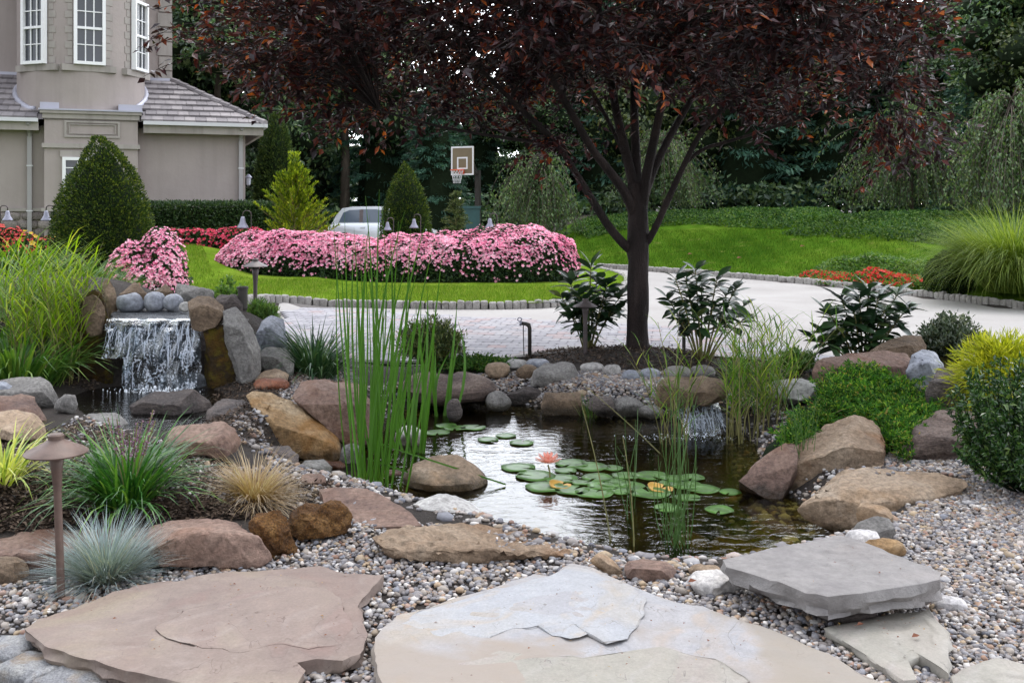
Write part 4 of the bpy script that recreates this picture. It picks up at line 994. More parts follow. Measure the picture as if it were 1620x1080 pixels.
FC = [(1303, 990), (1340, 980), (1410, 966), (1470, 965), (1488, 985), (1502, 1000), (1500, 1030), (1500, 1062), (1470, 1042), (1455, 1036), (1432, 1046), (1450, 1072), (1430, 1076), (1370, 1030)]
FD = [(1503, 1062), (1530, 1050), (1575, 1036), (1640, 1054), (1700, 1080), (1700, 1140), (1600, 1092), (1510, 1078)]
slab(FA, .06, .065, M['flag_pink'], 'large pinkish brown flagstone with a ragged dark front edge', group='flagstones of the front path', seed=31, jit=.012, under=.02, rough=.005)
slab(FB, .06, .065, M['flag_pale'], 'largest flagstone, pale blue-white with cream patches, at the front middle', group='flagstones of the front path', seed=32, jit=.014, under=.02, rough=.008)
slab(FC, .045, .05, M['flag_buff'], 'small greenish buff flagstone below the raised grey slab', group='flagstones of the front path', seed=33, jit=.006, under=.015, rough=.004)
slab(FD, .06, .06, M['flag_buff'], 'flagstone corner at the bottom right edge of the gravel', group='flagstones of the front path', seed=34, jit=.006, under=.015, rough=.004)
M['flag_blue'] = flagmat('pale_blue_layer', (.275, .28, .30), (.30, .305, .32), (.30, .29, .28), (.29, .255, .21), (.33, .25, .16), (1.2, .5))
M['flag_rose'] = flagmat('rose_layer', (.165, .125, .108), (.21, .16, .135), (.235, .195, .145), (.19, .12, .105), (.28, .235, .21), (1.2, .5))
def layer(par, poly, z, th, mat, seed, jit):
    """a thin natural layer left standing on a flagstone"""
    o = slab(poly, z, th, mat, None, 'cleft_layer', None, None, seed, jit, .008, .003, terr=.003)
    o.location = o.location - par.location; o.parent = par
fl = {o['label'][:7]: o for o in bpy.data.objects if o.name.startswith('flagstone')}
layer(fl['largest'], [(632, 985), (665, 962), (735, 946), (800, 926), (862, 912), (902, 894), (945, 906), (1000, 928), (1022, 944), (1008, 985), (995, 1008), (958, 1014), (930, 1000), (905, 1010), (872, 1000), (850, 985), (815, 992), (775, 1006), (720, 1002), (690, 1010), (655, 1004)], .0655, .012, M['flag_blue'], 41, .022)
layer(fl['largest'], [(700, 1050), (800, 1030), (920, 1036), (1040, 1022), (1130, 1040), (1180, 1075), (1100, 1100), (800, 1100), (720, 1080)], .0625, .01, M['flag_buff'], 42, .022)
layer(fl['large p'], [(250, 988), (300, 962), (360, 945), (440, 925), (505, 922), (540, 945), (545, 985), (532, 1015), (490, 1026), (440, 1018), (380, 1030), (320, 1022), (275, 1010)], .0612, .006, M['flag_rose'], 43, .03)
# granite retaining wall at the front left corner
gw = thing('granite_wall', 'low wall of rough granite blocks under the pink flagstone at the front left', 'wall', Pz(20, 1060, -.3))
gw0 = np.array(gw.location)
def wall_block(bx, z0, z1, dep, seed, push=0.0):
    a = Pz(bx[0], bx[1], z1); b_ = Pz(bx[2], bx[3], z1)
    c = (a + b_) / 2; w = np.linalg.norm(b_[:2] - a[:2]); an = atan2(b_[1] - a[1], b_[0] - a[0])
    P = ico(4)[0].copy(); P = np.sign(P) * np.abs(P) ** .38
    P = P * [w / 2, dep / 2, (z1 - z0) / 2]; P += norm(P) * (fbm(P, 9, 4, seed) * .013)[:, None]
    x = P[:, 0] * cos(an) - P[:, 1] * sin(an); y = P[:, 0] * sin(an) + P[:, 1] * cos(an)
    v = np.stack([x + c[0], y + c[1], P[:, 2] + (z0 + z1) / 2], 1) - gw0
    Geo().add(v, None, ico(4)[1]).obj('block', M['granite'], gw, smooth=True)
edge = [(-60, 1012), (0, 1022), (42, 1032), (92, 1052), (102, 1060), (165, 1080), (215, 1102), (262, 1120), (330, 1140)]
for k, (p, q) in enumerate([((-62, 1008), (48, 1020)), ((16, 1036), (80, 1054)), ((74, 1054), (86, 1060)), ((76, 1056), (146, 1078)), ((140, 1076), (152, 1084)), ((146, 1078), (216, 1100)), ((214, 1102), (300, 1126))]):
    wall_block((p[0], p[1], q[0], q[1]), -.13, .005 - .002 * (k % 3), .17, 50 + k)
for k, (p, q) in enumerate([((-80, 1040), (0, 1060)), ((-2, 1062), (60, 1082)), ((60, 1084), (150, 1110)), ((150, 1112), (250, 1140))]):
    wall_block((p[0], p[1], q[0], q[1]), -.29, -.14, .17, 60 + k)

# ------------------------------------------------------------------ gravel
m, N, L, b = newmat('river_pebble')
g = N.new('ShaderNodeNewGeometry')
r1 = ramp(N, [(0, (.07, .07, .085)), (.16, (.23, .215, .22)), (.3, (.135, .112, .10)), (.42, (.32, .275, .235)), (.55, (.18, .185, .215)), (.66, (.48, .45, .42)), (.76, (.24, .135, .095)), (.84, (.35, .265, .17)), (.92, (.10, .09, .10)), (1, (.66, .62, .58))])
L.new(g.outputs['Random Per Island'], r1.inputs['Fac']); t = N.new('ShaderNodeTexCoord')
n1 = noise(N, L, t.outputs['Object'], 60, 4, .6)
L.new(mixc(N, L, 1.0, r1.outputs['Color'], maprange(N, L, n1.outputs['Fac'], .3, .7, .82, 1.12), 'MULTIPLY'), b.inputs['Base Color'])
b.inputs['Roughness'].default_value = .6; b.inputs['Specular IOR Level'].default_value = .4
M['pebble'] = m
FLAGS = [[Pz(x, y, .05)[:2] for x, y in P] for P in (FA, FB, FC, FD)]
def inset(p, d):
    p = np.array(p); c = p.mean(0); return c + (p - c) * (1 - d)
def gravel(px, n, size, label, sub=1, avoid=True, lift=0.0, mat='pebble', name='gravel'):
    poly = [hit(x, y)[:2] for x, y in px]
    q = sample_poly(poly, n)
    if avoid:
        ok = polydist(q[:, 0], q[:, 1], POND) > -.02
        for f in FLAGS: ok &= ~inpoly(q[:, 0], q[:, 1], inset(f, .05))
        q = q[ok]
    G = Geo(); near = (q[:, 1] < 3.4) if sub == 2 else np.zeros(len(q), bool)
    for sb, qq in ((2, q[near]), (1, q[~near])):
        k = len(qq)
        if not k: continue
        P, T = ico(sb)
        a = size * np.exp(rs.randn(k) * .30); sc = np.stack([a, a * (.62 + .3 * rs.rand(k)), a * (.38 + .3 * rs.rand(k))], 1)
        an = rs.rand(k) * 6.28; tl = rs.randn(k) * .35
        V = P[None] * sc[:, None, :]
        V = V * (1 + .10 * rs.randn(k, len(P), 1) * (1 if sb == 1 else .35))
        ct, s_ = np.cos(tl)[:, None], np.sin(tl)[:, None]
        X, Z = V[..., 0] * ct - V[..., 2] * s_, V[..., 0] * s_ + V[..., 2] * ct
        ca, sa = np.cos(an)[:, None], np.sin(an)[:, None]
        x = X * ca - V[..., 1] * sa + qq[:, :1]; y = X * sa + V[..., 1] * ca + qq[:, 1:]
        z = Z + (gz(qq[:, 0], qq[:, 1]) + rs.rand(k) * size * .9 + lift)[:, None]
        G.add(np.stack([x, y, z], -1).reshape(-1, 3), None, (T[None] + (np.arange(k) * len(P))[:, None, None]).reshape(-1, 3))
    return tag(G.obj(name, M[mat], smooth=True), label, None, None, 'stuff')
gravel([(-60, 935), (100, 915), (240, 905), (440, 880), (480, 850), (545, 812), (600, 826), (690, 832), (930, 872), (1100, 896), (1210, 930), (1340, 960), (1480, 1010), (1500, 1150), (420, 1150), (250, 1090), (100, 1040), (20, 1005), (-60, 1000)], 15500, .0128, 'rounded grey and white river pebbles between the flagstones', 2)
gravel([(1180, 950), (1240, 900), (1380, 850), (1430, 815), (1540, 755), (1490, 735), (1390, 728), (1480, 712), (1640, 735), (1760, 1000), (1700, 1140), (1440, 1140), (1330, 1000)], 16500, .0124, 'grey river pebbles on the right of the pond', 2)
gravel([(-60, 742), (60, 700), (120, 660), (330, 725), (370, 800), (280, 800), (120, 790), (-60, 800)], 1500, .012, 'pebbles scattered in the left bed')
gravel([(440, 620), (470, 596), (545, 690), (535, 708), (450, 645)], 900, .011, 'pebbles between the big tan boulder and the mauve boulder')
gravel([(455, 600), (480, 585), (560, 590), (560, 610), (480, 612)], 800, .012, 'pebbles under the dark strap plant')
gravel([(775, 606), (840, 592), (1060, 590), (1070, 640), (970, 655), (850, 640), (800, 640)], 5200, .015, 'grey pebbles on the back bank below the tree', 1)
gravel([(300, 730), (400, 745), (520, 745), (610, 790), (560, 815), (450, 800), (420, 810), (350, 810)], 1500, .0125, 'pebbles round the blond grass', 1)
gravel([(130, 640), (200, 625), (335, 620), (350, 650), (330, 680), (250, 700), (130, 660)], 1200, .014, 'wet pebbles in the stream basin', 1, False, -.02)
gravel([(1335, 772), (1400, 756), (1490, 760), (1440, 782)], 13, .012, 'few pebbles lying on the wide pale boulder', 2, False, .065)
gravel([(1375, 748), (1395, 722), (1470, 706), (1570, 720), (1580, 765), (1480, 752)], 1500, .015, 'pebbles behind the wide pale boulder', 1)
# bark mulch flakes
m = leafmat('bark_flake', [(0, (.02, .014, .01)), (.5, (.055, .036, .026)), (.85, (.10, .07, .05)), (1, (.17, .13, .10))], .9, 0.0, .2); M['bark_flake'] = m
def mulch(px, n, ln, label):
    q = sample_poly([hit(x, y)[:2] for x, y in px], n); z = gz(q[:, 0], q[:, 1]) + .004 + rs.rand(n) * .02
    d = rdir(n) * [1, 1, .35]; nn = rdir(n) + [0, 0, 1.6]
    tag(leaves(Geo(), np.c_[q, z], d, nn, ln * (.5 + rs.rand(n)), ln * .35, fold=.1).obj('bark_mulch', M['bark_flake']), label, None, None, 'stuff')
mulch([(-60, 690), (60, 690), (130, 670), (330, 730), (520, 760), (540, 790), (420, 805), (300, 800), (-60, 790)], 6000, .035, 'brown bark mulch between the left bed plants')
mulch([(-60, 780), (60, 750), (150, 770), (260, 790), (380, 800), (440, 805), (400, 825), (240, 830), (-60, 850)], 6000, .035, 'dark bark mulch in the left bed')
mulch([(820, 572), (870, 556), (930, 545), (1060, 550), (1120, 565), (1110, 592), (960, 585), (860, 575)], 5000, .04, 'black bark mulch mound round the tree')
def shore(n, d0, d1, size, label, flt, mat='pebble'):
    lo, hi = POND.min(0) - .8, POND.max(0) + .8; q = lo + rs.rand(n * 6, 2) * (hi - lo); d = polydist(q[:, 0], q[:, 1], POND); q = q[(d > d0) & (d < d1) & flt(q)][:n]
    for f in FLAGS: q = q[~inpoly(q[:, 0], q[:, 1], f)]
    k = len(q); P, T = ico(1); a = size * np.exp(rs.randn(k) * .45); sc = np.stack([a, a * (.62 + .3 * rs.rand(k)), a * (.4 + .3 * rs.rand(k))], 1); V = P[None] * sc[:, None, :] * (1 + .1 * rs.randn(k, len(P), 1)); an = rs.rand(k) * 6.28; ca, sa = np.cos(an)[:, None], np.sin(an)[:, None]
    x = V[..., 0] * ca - V[..., 1] * sa + q[:, :1]; y = V[..., 0] * sa + V[..., 1] * ca + q[:, 1:]; z = V[..., 2] + (gz(q[:, 0], q[:, 1]) + rs.rand(k) * size * .6)[:, None]
    tag(Geo().add(np.stack([x, y, z], -1).reshape(-1, 3), None, (T[None] + (np.arange(k) * len(P))[:, None, None]).reshape(-1, 3)).obj('gravel', M[mat], smooth=True), label, None, None, 'stuff')
shore(5500, -.12, .42, .015, 'pebbles and small stones along the waterline', lambda q: q[:, 1] > 4.4)
shore(2500, -.6, -.02, .03, 'pebbles on the floor of the pond', lambda q: (q[:, 1] < 6.3) & (q[:, 0] > .6))
mulch([(1290, 600), (1500, 560), (1700, 560), (1700, 760), (1540, 740), (1380, 720), (1240, 720)], 7000, .035, 'bark mulch between the right bank boulders')
mulch([(1640, 700), (2500, 640), (2600, 1200), (1720, 1200)], 9000, .05, 'bark mulch to the right of the gravel')
mulch([(-700, 700), (-50, 690), (-50, 930), (-700, 990)], 5000, .05, 'bark mulch to the left of the bed')
mulch([(0, 480), (150, 470), (180, 520), (150, 620), (-40, 620)], 3000, .04, 'bark mulch under the tall reed grass')
mulch([(320, 640), (420, 560), (470, 560), (480, 600), (400, 660), (560, 740), (520, 745), (330, 720)], 3500, .035, 'bark mulch between the boulders left of the pond')
mulch([(1060, 560), (1280, 570), (1300, 600), (1200, 610), (1060, 600)], 2500, .04, 'bark mulch behind the reed grass')
# ================================================================== FALLING WATER
def fallmat(name, gain=1.0, sc=(20, 20, 6)):
    m, N, L, b = newmat(name); t = N.new('ShaderNodeTexCoord'); mp = N.new('ShaderNodeMapping'); mp.inputs['Scale'].default_value = sc
    L.new(t.outputs['Object'], mp.inputs['Vector'])
    n1 = noise(N, L, mp.outputs[0], 1.0, 6, .65, 1.0); n2_ = noise(N, L, t.outputs['Object'], 55, 4, .6, .5)
    a = N.new('ShaderNodeMath'); a.operation = 'ADD'; L.new(n1.outputs['Fac'], a.inputs[0]); L.new(n2_.outputs['Fac'], a.inputs[1])
    f = maprange(N, L, a.outputs[0], 1.06, 1.20, 0, .78 * gain)
    b.inputs['Base Color'].default_value = (.68, .73, .82, 1); b.inputs['Roughness'].default_value = .35
    gl = N.new('ShaderNodeBsdfGlossy'); gl.inputs['Roughness'].default_value = .06
    nb = bump(N, L, a.outputs[0], .6, .02); L.new(nb, gl.inputs['Normal']); L.new(nb, b.inputs['Normal'])
    tr = N.new('ShaderNodeBsdfTransparent'); tr.inputs['Color'].default_value = (.86, .9, .92, 1)
    fr = N.new('ShaderNodeFresnel'); fr.inputs['IOR'].default_value = 1.25; L.new(nb, fr.inputs['Normal'])
    m1 = N.new('ShaderNodeMixShader'); L.new(fr.outputs[0], m1.inputs[0]); L.new(tr.outputs[0], m1.inputs[1]); L.new(gl.outputs[0], m1.inputs[2])
    m2 = N.new('ShaderNodeMixShader'); L.new(f, m2.inputs[0]); L.new(m1.outputs[0], m2.inputs[1]); L.new(b.outputs[0], m2.inputs[2])
    L.new(m2.outputs[0], N['Material Output'].inputs['Surface']); return m
M['fall'] = fallmat('falling_water'); M['fall_lip'] = fallmat('thin_lip_water', .45)
m, N, L, b = newmat('water_strand'); b.inputs['Base Color'].default_value = (.62, .68, .78, 1); b.inputs['Roughness'].default_value = .12; b.inputs['Specular IOR Level'].default_value = .8
tr = N.new('ShaderNodeBsdfTransparent'); ms = N.new('ShaderNodeMixShader'); ms.inputs[0].default_value = .55; L.new(b.outputs[0], ms.inputs[1]); L.new(tr.outputs[0], ms.inputs[2]); L.new(ms.outputs[0], N['Material Output'].inputs['Surface']); M['strand'] = m
M['drop'] = plain('water_droplet', (.8, .84, .9), .1, 0, .02, 4, 0, .8)
def fall_sheet(prof, x0, x1, nx, seed, wob=.03):
    """prof: (Y, z) points down the fall; a wobbling sheet of water of real thickness"""
    prof = np.array(prof, float); k = len(prof); V = []
    for i in range(k):
        x = np.linspace(x0 - .002 * i, x1 + .002 * i, nx)
        e_ = vnoise(np.array([[seed * 3.1, prof[i, 1] * 9, 0], [seed * 7.7 + 5, prof[i, 1] * 9, 4]]), 1.0, seed) * .045 * min(1, i / 3); x = np.linspace(x0 + e_[0], x1 + e_[1], nx)
        P = np.stack([x, np.full(nx, prof[i, 0]), np.full(nx, prof[i, 1])], 1)
        P[:, 1] -= wob * (fbm(P * [1, 1, .35], 9, 3, seed)) * min(1, i / 2); V.append(P)
    v = np.vstack(V); j = np.arange(nx - 1)
    q = np.vstack([np.stack([i * nx + j, i * nx + j + 1, (i + 1) * nx + j + 1, (i + 1) * nx + j], 1) for i in range(k - 1)])
    n = len(v); back = v + [0, .012, 0]
    return Geo().add(np.vstack([v, back]), np.vstack([q, q[:, ::-1] + n]))
def droplets(c, sp, n, size):
    P, T = ico(1); q = np.array(c) + rs.randn(n, 3) * np.array(sp); s = size * np.exp(rs.randn(n) * .5)
    v = q[:, None] + P[None] * s[:, None, None] * [1, 1, 1.5]
    return Geo().add(v.reshape(-1, 3), None, (T[None] + (np.arange(n) * len(P))[:, None, None]).reshape(-1, 3))
xa, xb = Py(178, 505, 8.3)[0], Py(310, 505, 8.3)[0]
wf = thing('waterfall', 'white splashing waterfall running over dark ledges', 'waterfall', ((xa + xb) / 2, 8.2, ZS))
W0 = np.array(wf.location)
def addw(name, G, mat, par=wf, w0=W0, sm=True, kind=None):
    for i in range(len(G.v)): G.v[i] = G.v[i] - w0
    return tag(G.obj(name, M[mat], par, smooth=sm), None, None, None, kind)
def cv(pts, n): return np.stack([np.interp(np.linspace(0, 1, n), np.linspace(0, 1, len(pts)), [p[k] for p in pts]) for k in (0, 1)], 1)
addw('water_sheet', fall_sheet(cv([(8.215, .668), (8.185, .655), (8.16, .62), (8.145, .57)], 14), xa, xb, 40, 1, .03), 'fall_lip')
xm = xa + (xb - xa) * .28
addw('water_sheet', fall_sheet(cv([(8.16, .60), (8.13, .5), (8.09, .40), (8.07, .30), (8.06, .2), (8.05, ZS)], 30), xm, xb + .09, 38, 2, .07), 'fall')
addw('water_sheet', fall_sheet(cv([(8.15, .59), (8.12, .52), (8.08, .42), (8.06, .36)], 16), xa + .03, xm + .05, 20, 3, .05), 'fall')
addw('water_sheet', fall_sheet(cv([(8.07, .36), (8.05, .22), (8.04, ZS)], 12), xa + .20, xa + .26, 6, 5, .03), 'fall')
# separate strands of falling water, breaking up as they fall
def strands(n, x0, x1, z0, z1, yb, seed, w=.006):
    q = np.random.RandomState(seed); G = Geo()
    for k in range(n):
        x = q.uniform(x0, x1); a = z0 - q.rand() ** 2 * (z0 - z1) * .6; b_ = max(z1, a - (.04 + .16 * q.rand())); m_ = 7; z = np.linspace(a, b_, m_)
        y = yb(z) - .012 - .03 * q.rand(); p = np.stack([x + q.randn() * .02 * np.linspace(0, 1, m_) + q.randn(m_) * .003, y + q.randn(m_) * .003, z], 1)
        G.tube(p, w * (.35 + .8 * q.rand()) * np.array([.5, 1, .7, 1.1, .6, .9, .2]), 5, False)
    return G
fy = lambda z: np.interp(z, [ZS, .2, .3, .4, .5, .6, .66], [8.05, 8.06, 8.07, 8.09, 8.13, 8.16, 8.2])
addw('water_strands', strands(64, xm + .02, xb + .06, .64, ZS + .02, fy, 1, .0055), 'strand', kind='stuff')
addw('water_strands', strands(14, xa + .03, xm, .62, .34, fy, 2, .004), 'strand', kind='stuff')
addw('water_strands', strands(12, xa + .19, xa + .27, .36, ZS + .02, fy, 3, .004), 'strand', kind='stuff')
addw('splash', droplets([(xm + xb) / 2, 8.0, ZS + .01], (.16, .05, .012), 260, .0035), 'drop', kind='stuff')
# upper basin the lip is fed from
M['basin'] = plain('dark_liner', (.015, .015, .017), .3)
pw_ = Geo().box((-.5, -.35, 0), (.5, .35, .02)); o = pw_.obj('upper_water', M['water2'], None, ((xa + xb) / 2, 8.62, .665)); tag(o, 'small still pool behind the waterfall lip', None, None, 'structure')
# small cascade on the far right bank
a = Pz(1085, 690, ZW); c2 = thing('cascade', 'small clear cascade tumbling into the pond among the reed grass', 'waterfall', a)
A0 = np.array(c2.location)
x0_, x1_ = Pz(1078, 690, ZW)[0], Pz(1150, 690, ZW)[0]; yb = a[1]
addw('water_sheet', fall_sheet(cv([(yb + .75, .10), (yb + .45, .085), (yb + .30, .05), (yb + .16, -.05), (yb + .03, ZW + .005)], 26), x0_ + .03, x1_, 26, 9, .05), 'fall', c2, A0)
cy_ = lambda z: np.interp(z, [ZW, -.05, .05, .085, .10], [yb + .03, yb + .16, yb + .30, yb + .45, yb + .75])
addw('water_strands', strands(44, x0_ + .03, x1_ - .02, .07, ZW + .01, cy_, 5, .005), 'strand', c2, A0, kind='stuff')
addw('splash', droplets([x0_ - .02, yb - .04, ZW], (.20, .06, .001), 200, .0018), 'drop', c2, A0, kind='stuff')
boulder([(1075, 695), (1090, 660), (1130, 648), (1165, 660), (1170, 700), (1120, 706)], 'wet', 'wet stone under the small cascade', .8, 4, .05, [TOP], Y=yb + .42, group=GB)

# ================================================================== PLANTS
def plant(name, label, cat, loc, group=None): return thing(name, label, cat, loc, 0, group)
def addp(root, name, G, mat, attr=True, kind=None, smooth=False, r0=None):
    l0 = np.array(root.location) if r0 is None else r0
    for i in range(len(G.v)): G.v[i] = G.v[i] - l0
    return tag(G.obj(name, M[mat], root, smooth=smooth, attr=attr), None, None, None, kind)
def ring(c, r, n, rr=rs):
    a = rr.rand(n) * 6.28; d = r * np.sqrt(rr.rand(n)); x = c[0] + d * np.cos(a); y = c[1] + d * np.sin(a)
    return np.stack([x, y, np.full(n, c[2])], 1), a, d
M['cattail'] = leafmat('cattail_leaf', [(0, (.02, .075, .012)), (.4, (.04, .125, .018)), (.7, (.075, .18, .022)), (.86, (.15, .21, .035)), (.93, (.28, .22, .07)), (1, (.36, .25, .10))], .4, .35, .4, ((.20, .30, .06), .15, -.05))
M['brightgrass'] = leafmat('bright_grass_leaf', [(0, (.07, .15, .008)), (.5, (.15, .26, .012)), (.85, (.25, .36, .02)), (1, (.36, .38, .07))], .5, .42, .3)
M['reedleaf'] = leafmat('reed_leaf', [(0, (.035, .10, .01)), (.5, (.085, .19, .014)), (.85, (.18, .28, .025)), (1, (.32, .34, .07))], .5, .4, .3)
M['liriope'] = leafmat('strap_leaf', [(0, (.018, .075, .012)), (.5, (.03, .115, .018)), (.85, (.075, .19, .025)), (1, (.15, .25, .05))], .33, .25, .5)
M['liriope_dark'] = leafmat('dark_strap_leaf', [(0, (.018, .055, .025)), (.6, (.035, .09, .035)), (1, (.09, .15, .06))], .35, .25, .5)
M['blond'] = leafmat('blond_grass_leaf', [(0, (.22, .16, .10)), (.4, (.40, .31, .21)), (.75, (.36, .25, .13)), (1, (.50, .44, .37))], .6, .3, .3, ((.36, .20, .05), .5, -.1))
M['fescue'] = leafmat('blue_fescue_leaf', [(0, (.14, .185, .185)), (.5, (.235, .295, .31)), (.85, (.34, .40, .43)), (1, (.38, .35, .27))], .6, .2, .3, ((.20, .18, .10), .35, -.05))
M['varieg'] = leafmat('variegated_leaf', [(0, (.12, .22, .03)), (.35, (.30, .38, .06)), (.6, (.50, .52, .14)), (1, (.58, .58, .28))], .45, .35, .4)
M['misc'] = leafmat('fountain_grass_leaf', [(0, (.06, .11, .015)), (.5, (.12, .185, .025)), (1, (.24, .30, .06))], .5, .4, .3)
M['rush'] = leafmat('rush_stem', [(0, (.03, .08, .02)), (.5, (.055, .13, .03)), (.85, (.10, .18, .03)), (1, (.25, .22, .08))], .5, .2, .4)
M['stalk'] = plain('green_brown_stalk', (.16, .15, .05), .6, 0, .3)
M['purple'] = leafmat('purple_bud', [(0, (.12, .05, .10)), (.6, (.24, .12, .20)), (1, (.36, .24, .30))], .6, .1)
core_mats = {}

# cattails: every leaf a part
ct = Pz(590, 765, ZW - .1); cat_ = plant('cattail', 'tall dark green cattail clump standing in the left of the pond', 'cattails', ct)
def cat_leaf(root, px, py, tipx, tipy, w=.024, n=6, Y=None):
    a = (Pz(px, py, ZW) - [0, 0, .12]) if Y is None else Py(px, py, Y)
    dY = rs.randn() * .12; b_ = Py(tipx, tipy, a[1] + dY)
    t = np.linspace(0, 1, 9)[:, None]; sag = rs.randn() * .055
    p = a + (b_ - a) * t + np.array([1, 0, 0]) * (sag * 4 * t * (1 - t)) + np.array([0, 0, -.0]) * t
    sa = rs.rand() * 1.2 - .6; s_ = np.array([cos(sa), sin(sa), 0]); nv = np.array([-sin(sa), cos(sa), 0])
    wp = (w * np.minimum(1, .75 + t * .5) * (1 - t ** 3.5) + .001) / 2
    c = p + nv * .004
    v = np.stack([p - s_ * wp, c, p + s_ * wp], 1).reshape(-1, 3); q = []
    for i in range(8):
        for e in (0, 1): q.append((i * 3 + e, i * 3 + e + 1, i * 3 + e + 4, i * 3 + e + 3))
    G = Geo().add(v, q, None, np.repeat(t[:, 0], 3)); addp(root, 'leaf', G, 'cattail')
tips = [(545, 330), (527, 345), (560, 360), (585, 340), (604, 325), (570, 400), (618, 380), (540, 420), (640, 335), (655, 380), (676, 345), (690, 370), (625, 430), (650, 450), (600, 300), (578, 310), (700, 395), (664, 410), (630, 350), (590, 460), (612, 480), (555, 470), (535, 380), (575, 370), (640, 500), (620, 520), (605, 410), (565, 440), (650, 360), (590, 400)]
for k in range(44):
    tx, ty = tips[k] if k < len(tips) else (rs.uniform(535, 680), rs.uniform(360, 600))
    bx = 592 + (tx - 600) * .30 + rs.randn() * 13; bx = min(640, max(558, bx))
    cat_leaf(cat_, bx, 770 + rs.randn() * 6, tx, ty, .008 + .010 * rs.rand())
ct2 = Pz(660, 712, ZW - .1); cat2 = plant('cattail', 'thinner cattail clump behind the tall one, in front of the layered boulder', 'cattails', ct2)
for k in range(14):
    tx = rs.uniform(640, 690); cat_leaf(cat2, 657 + (tx - 665) * .3 + rs.randn() * 4, 716, tx, rs.uniform(440, 620), .022)
ct3 = Pz(697, 655, ZW - .1); cat3 = plant('cattail', 'few cattail leaves rising by the dark gap under the layered boulder', 'cattails', ct3)
for k in range(7):
    tx = rs.uniform(680, 728); cat_leaf(cat3, 697 + (tx - 700) * .3 + rs.randn() * 4, 658, tx, rs.uniform(430, 560), .026)
for (a, b_, lb) in (((565, 690), (800, 775), 0), ((580, 725), (705, 775), 0)):
    A = Py(a[0], a[1], 6.3); B = Py(b_[0], b_[1], 6.25); B[2] = max(B[2], ZW + .01)
    t = np.linspace(0, 1, 8)[:, None]; p = A + (B - A) * t; s_ = np.array([0, 0, 1.0]) * .006
    G = Geo(); v = np.stack([p - s_, p + [0, .004, 0], p + s_], 1).reshape(-1, 3)
    G.add(v, [(i * 3 + e, i * 3 + e + 1, i * 3 + e + 4, i * 3 + e + 3) for i in range(7) for e in (0, 1)], None, np.repeat(t[:, 0] * .5 + .3, 3)); addp(cat_, 'leaf', G, 'cattail')

def clump(name, label, cat, px, py, rad, n, ln, wd, lean, droop, mat, z=None, seg=4, group=None, part='leaves', asym=0.0):
    c = hit(px, py) if z is None else Pz(px, py, z)
    root = plant(name, label, cat, c, group); p, a, d = ring(c, rad, n)
    p[:, 2] = gz(p[:, 0], p[:, 1]) if z is None else z
    G = blades(Geo(), p - [0, 0, .01], a + rs.randn(n) * .5, lean * (.15 + .85 * (d / rad)) * (.6 + .8 * rs.rand(n)), ln * (.6 + .5 * rs.rand(n)), wd * (.7 + .6 * rs.rand(n)), droop * (.3 + 1.2 * rs.rand(n)), seg)
    addp(root, part, G, mat, kind='stuff'); return root, c
def spikes(root, c, n, h, rad, mat='purple'):
    for k in range(n):
        a = rs.rand() * 6.28; le = .1 + .35 * rs.rand(); hh = h * (.75 + .4 * rs.rand())
        top = c + np.array([cos(a) * le * hh, sin(a) * le * hh, hh]); t = np.linspace(0, 1, 5)[:, None]
        G = Geo().tube(c + (top - c) * t, .003, 4); sp = addp(root, 'flower_spike', G, 'stalk', False)
        m_ = 34; tt = .55 + .45 * rs.rand(m_); q = c + (top - c) * tt[:, None]
        B = leaves(Geo(), q, rdir(m_) + [0, 0, .4], rdir(m_), .016, .012)
        l0 = np.array(root.location)
        for i in range(len(B.v)): B.v[i] = B.v[i] - l0
        B.obj('bud', M[mat], sp)['kind'] = 'stuff'
r_, c_ = clump('strap_leaf_plant', 'dark green strap-leaved clump with purple flower spikes beside the front lamp', 'plant', 202, 795, .11, 420, .50, .013, .75, 1.35, 'liriope', seg=5)
spikes(r_, c_, 9, .42, .1)
r_, c_ = clump('strap_leaf_plant', 'dark green strap-leaved clump beside the leaning boulder at the driveway edge', 'plant', 498, 592, .16, 420, .62, .016, .8, 1.4, 'liriope_dark', seg=5)
clump('blond_grass', 'dry blond grass tussock on the gravel', 'ornamental grass', 402, 792, .07, 1000, .34, .005, 1.25, 1.0, 'blond', seg=4)
clump('blue_fescue', 'blue-grey fescue tussock beside the front lamp post', 'ornamental grass', 168, 922, .06, 1500, .33, .0038, 1.02, .65, 'fescue', seg=4)
clump('variegated_grass', 'yellow and green striped grass at the left edge behind the front lamp', 'ornamental grass', 2, 765, .08, 150, .42, .012, .7, 1.6, 'varieg', seg=5)
r_, c_ = clump('water_grass', 'small tuft of water grass at the back edge of the pond', 'water plant', 934, 664, .07, 60, .26, .006, .4, .5, 'rush', z=ZW - .03)
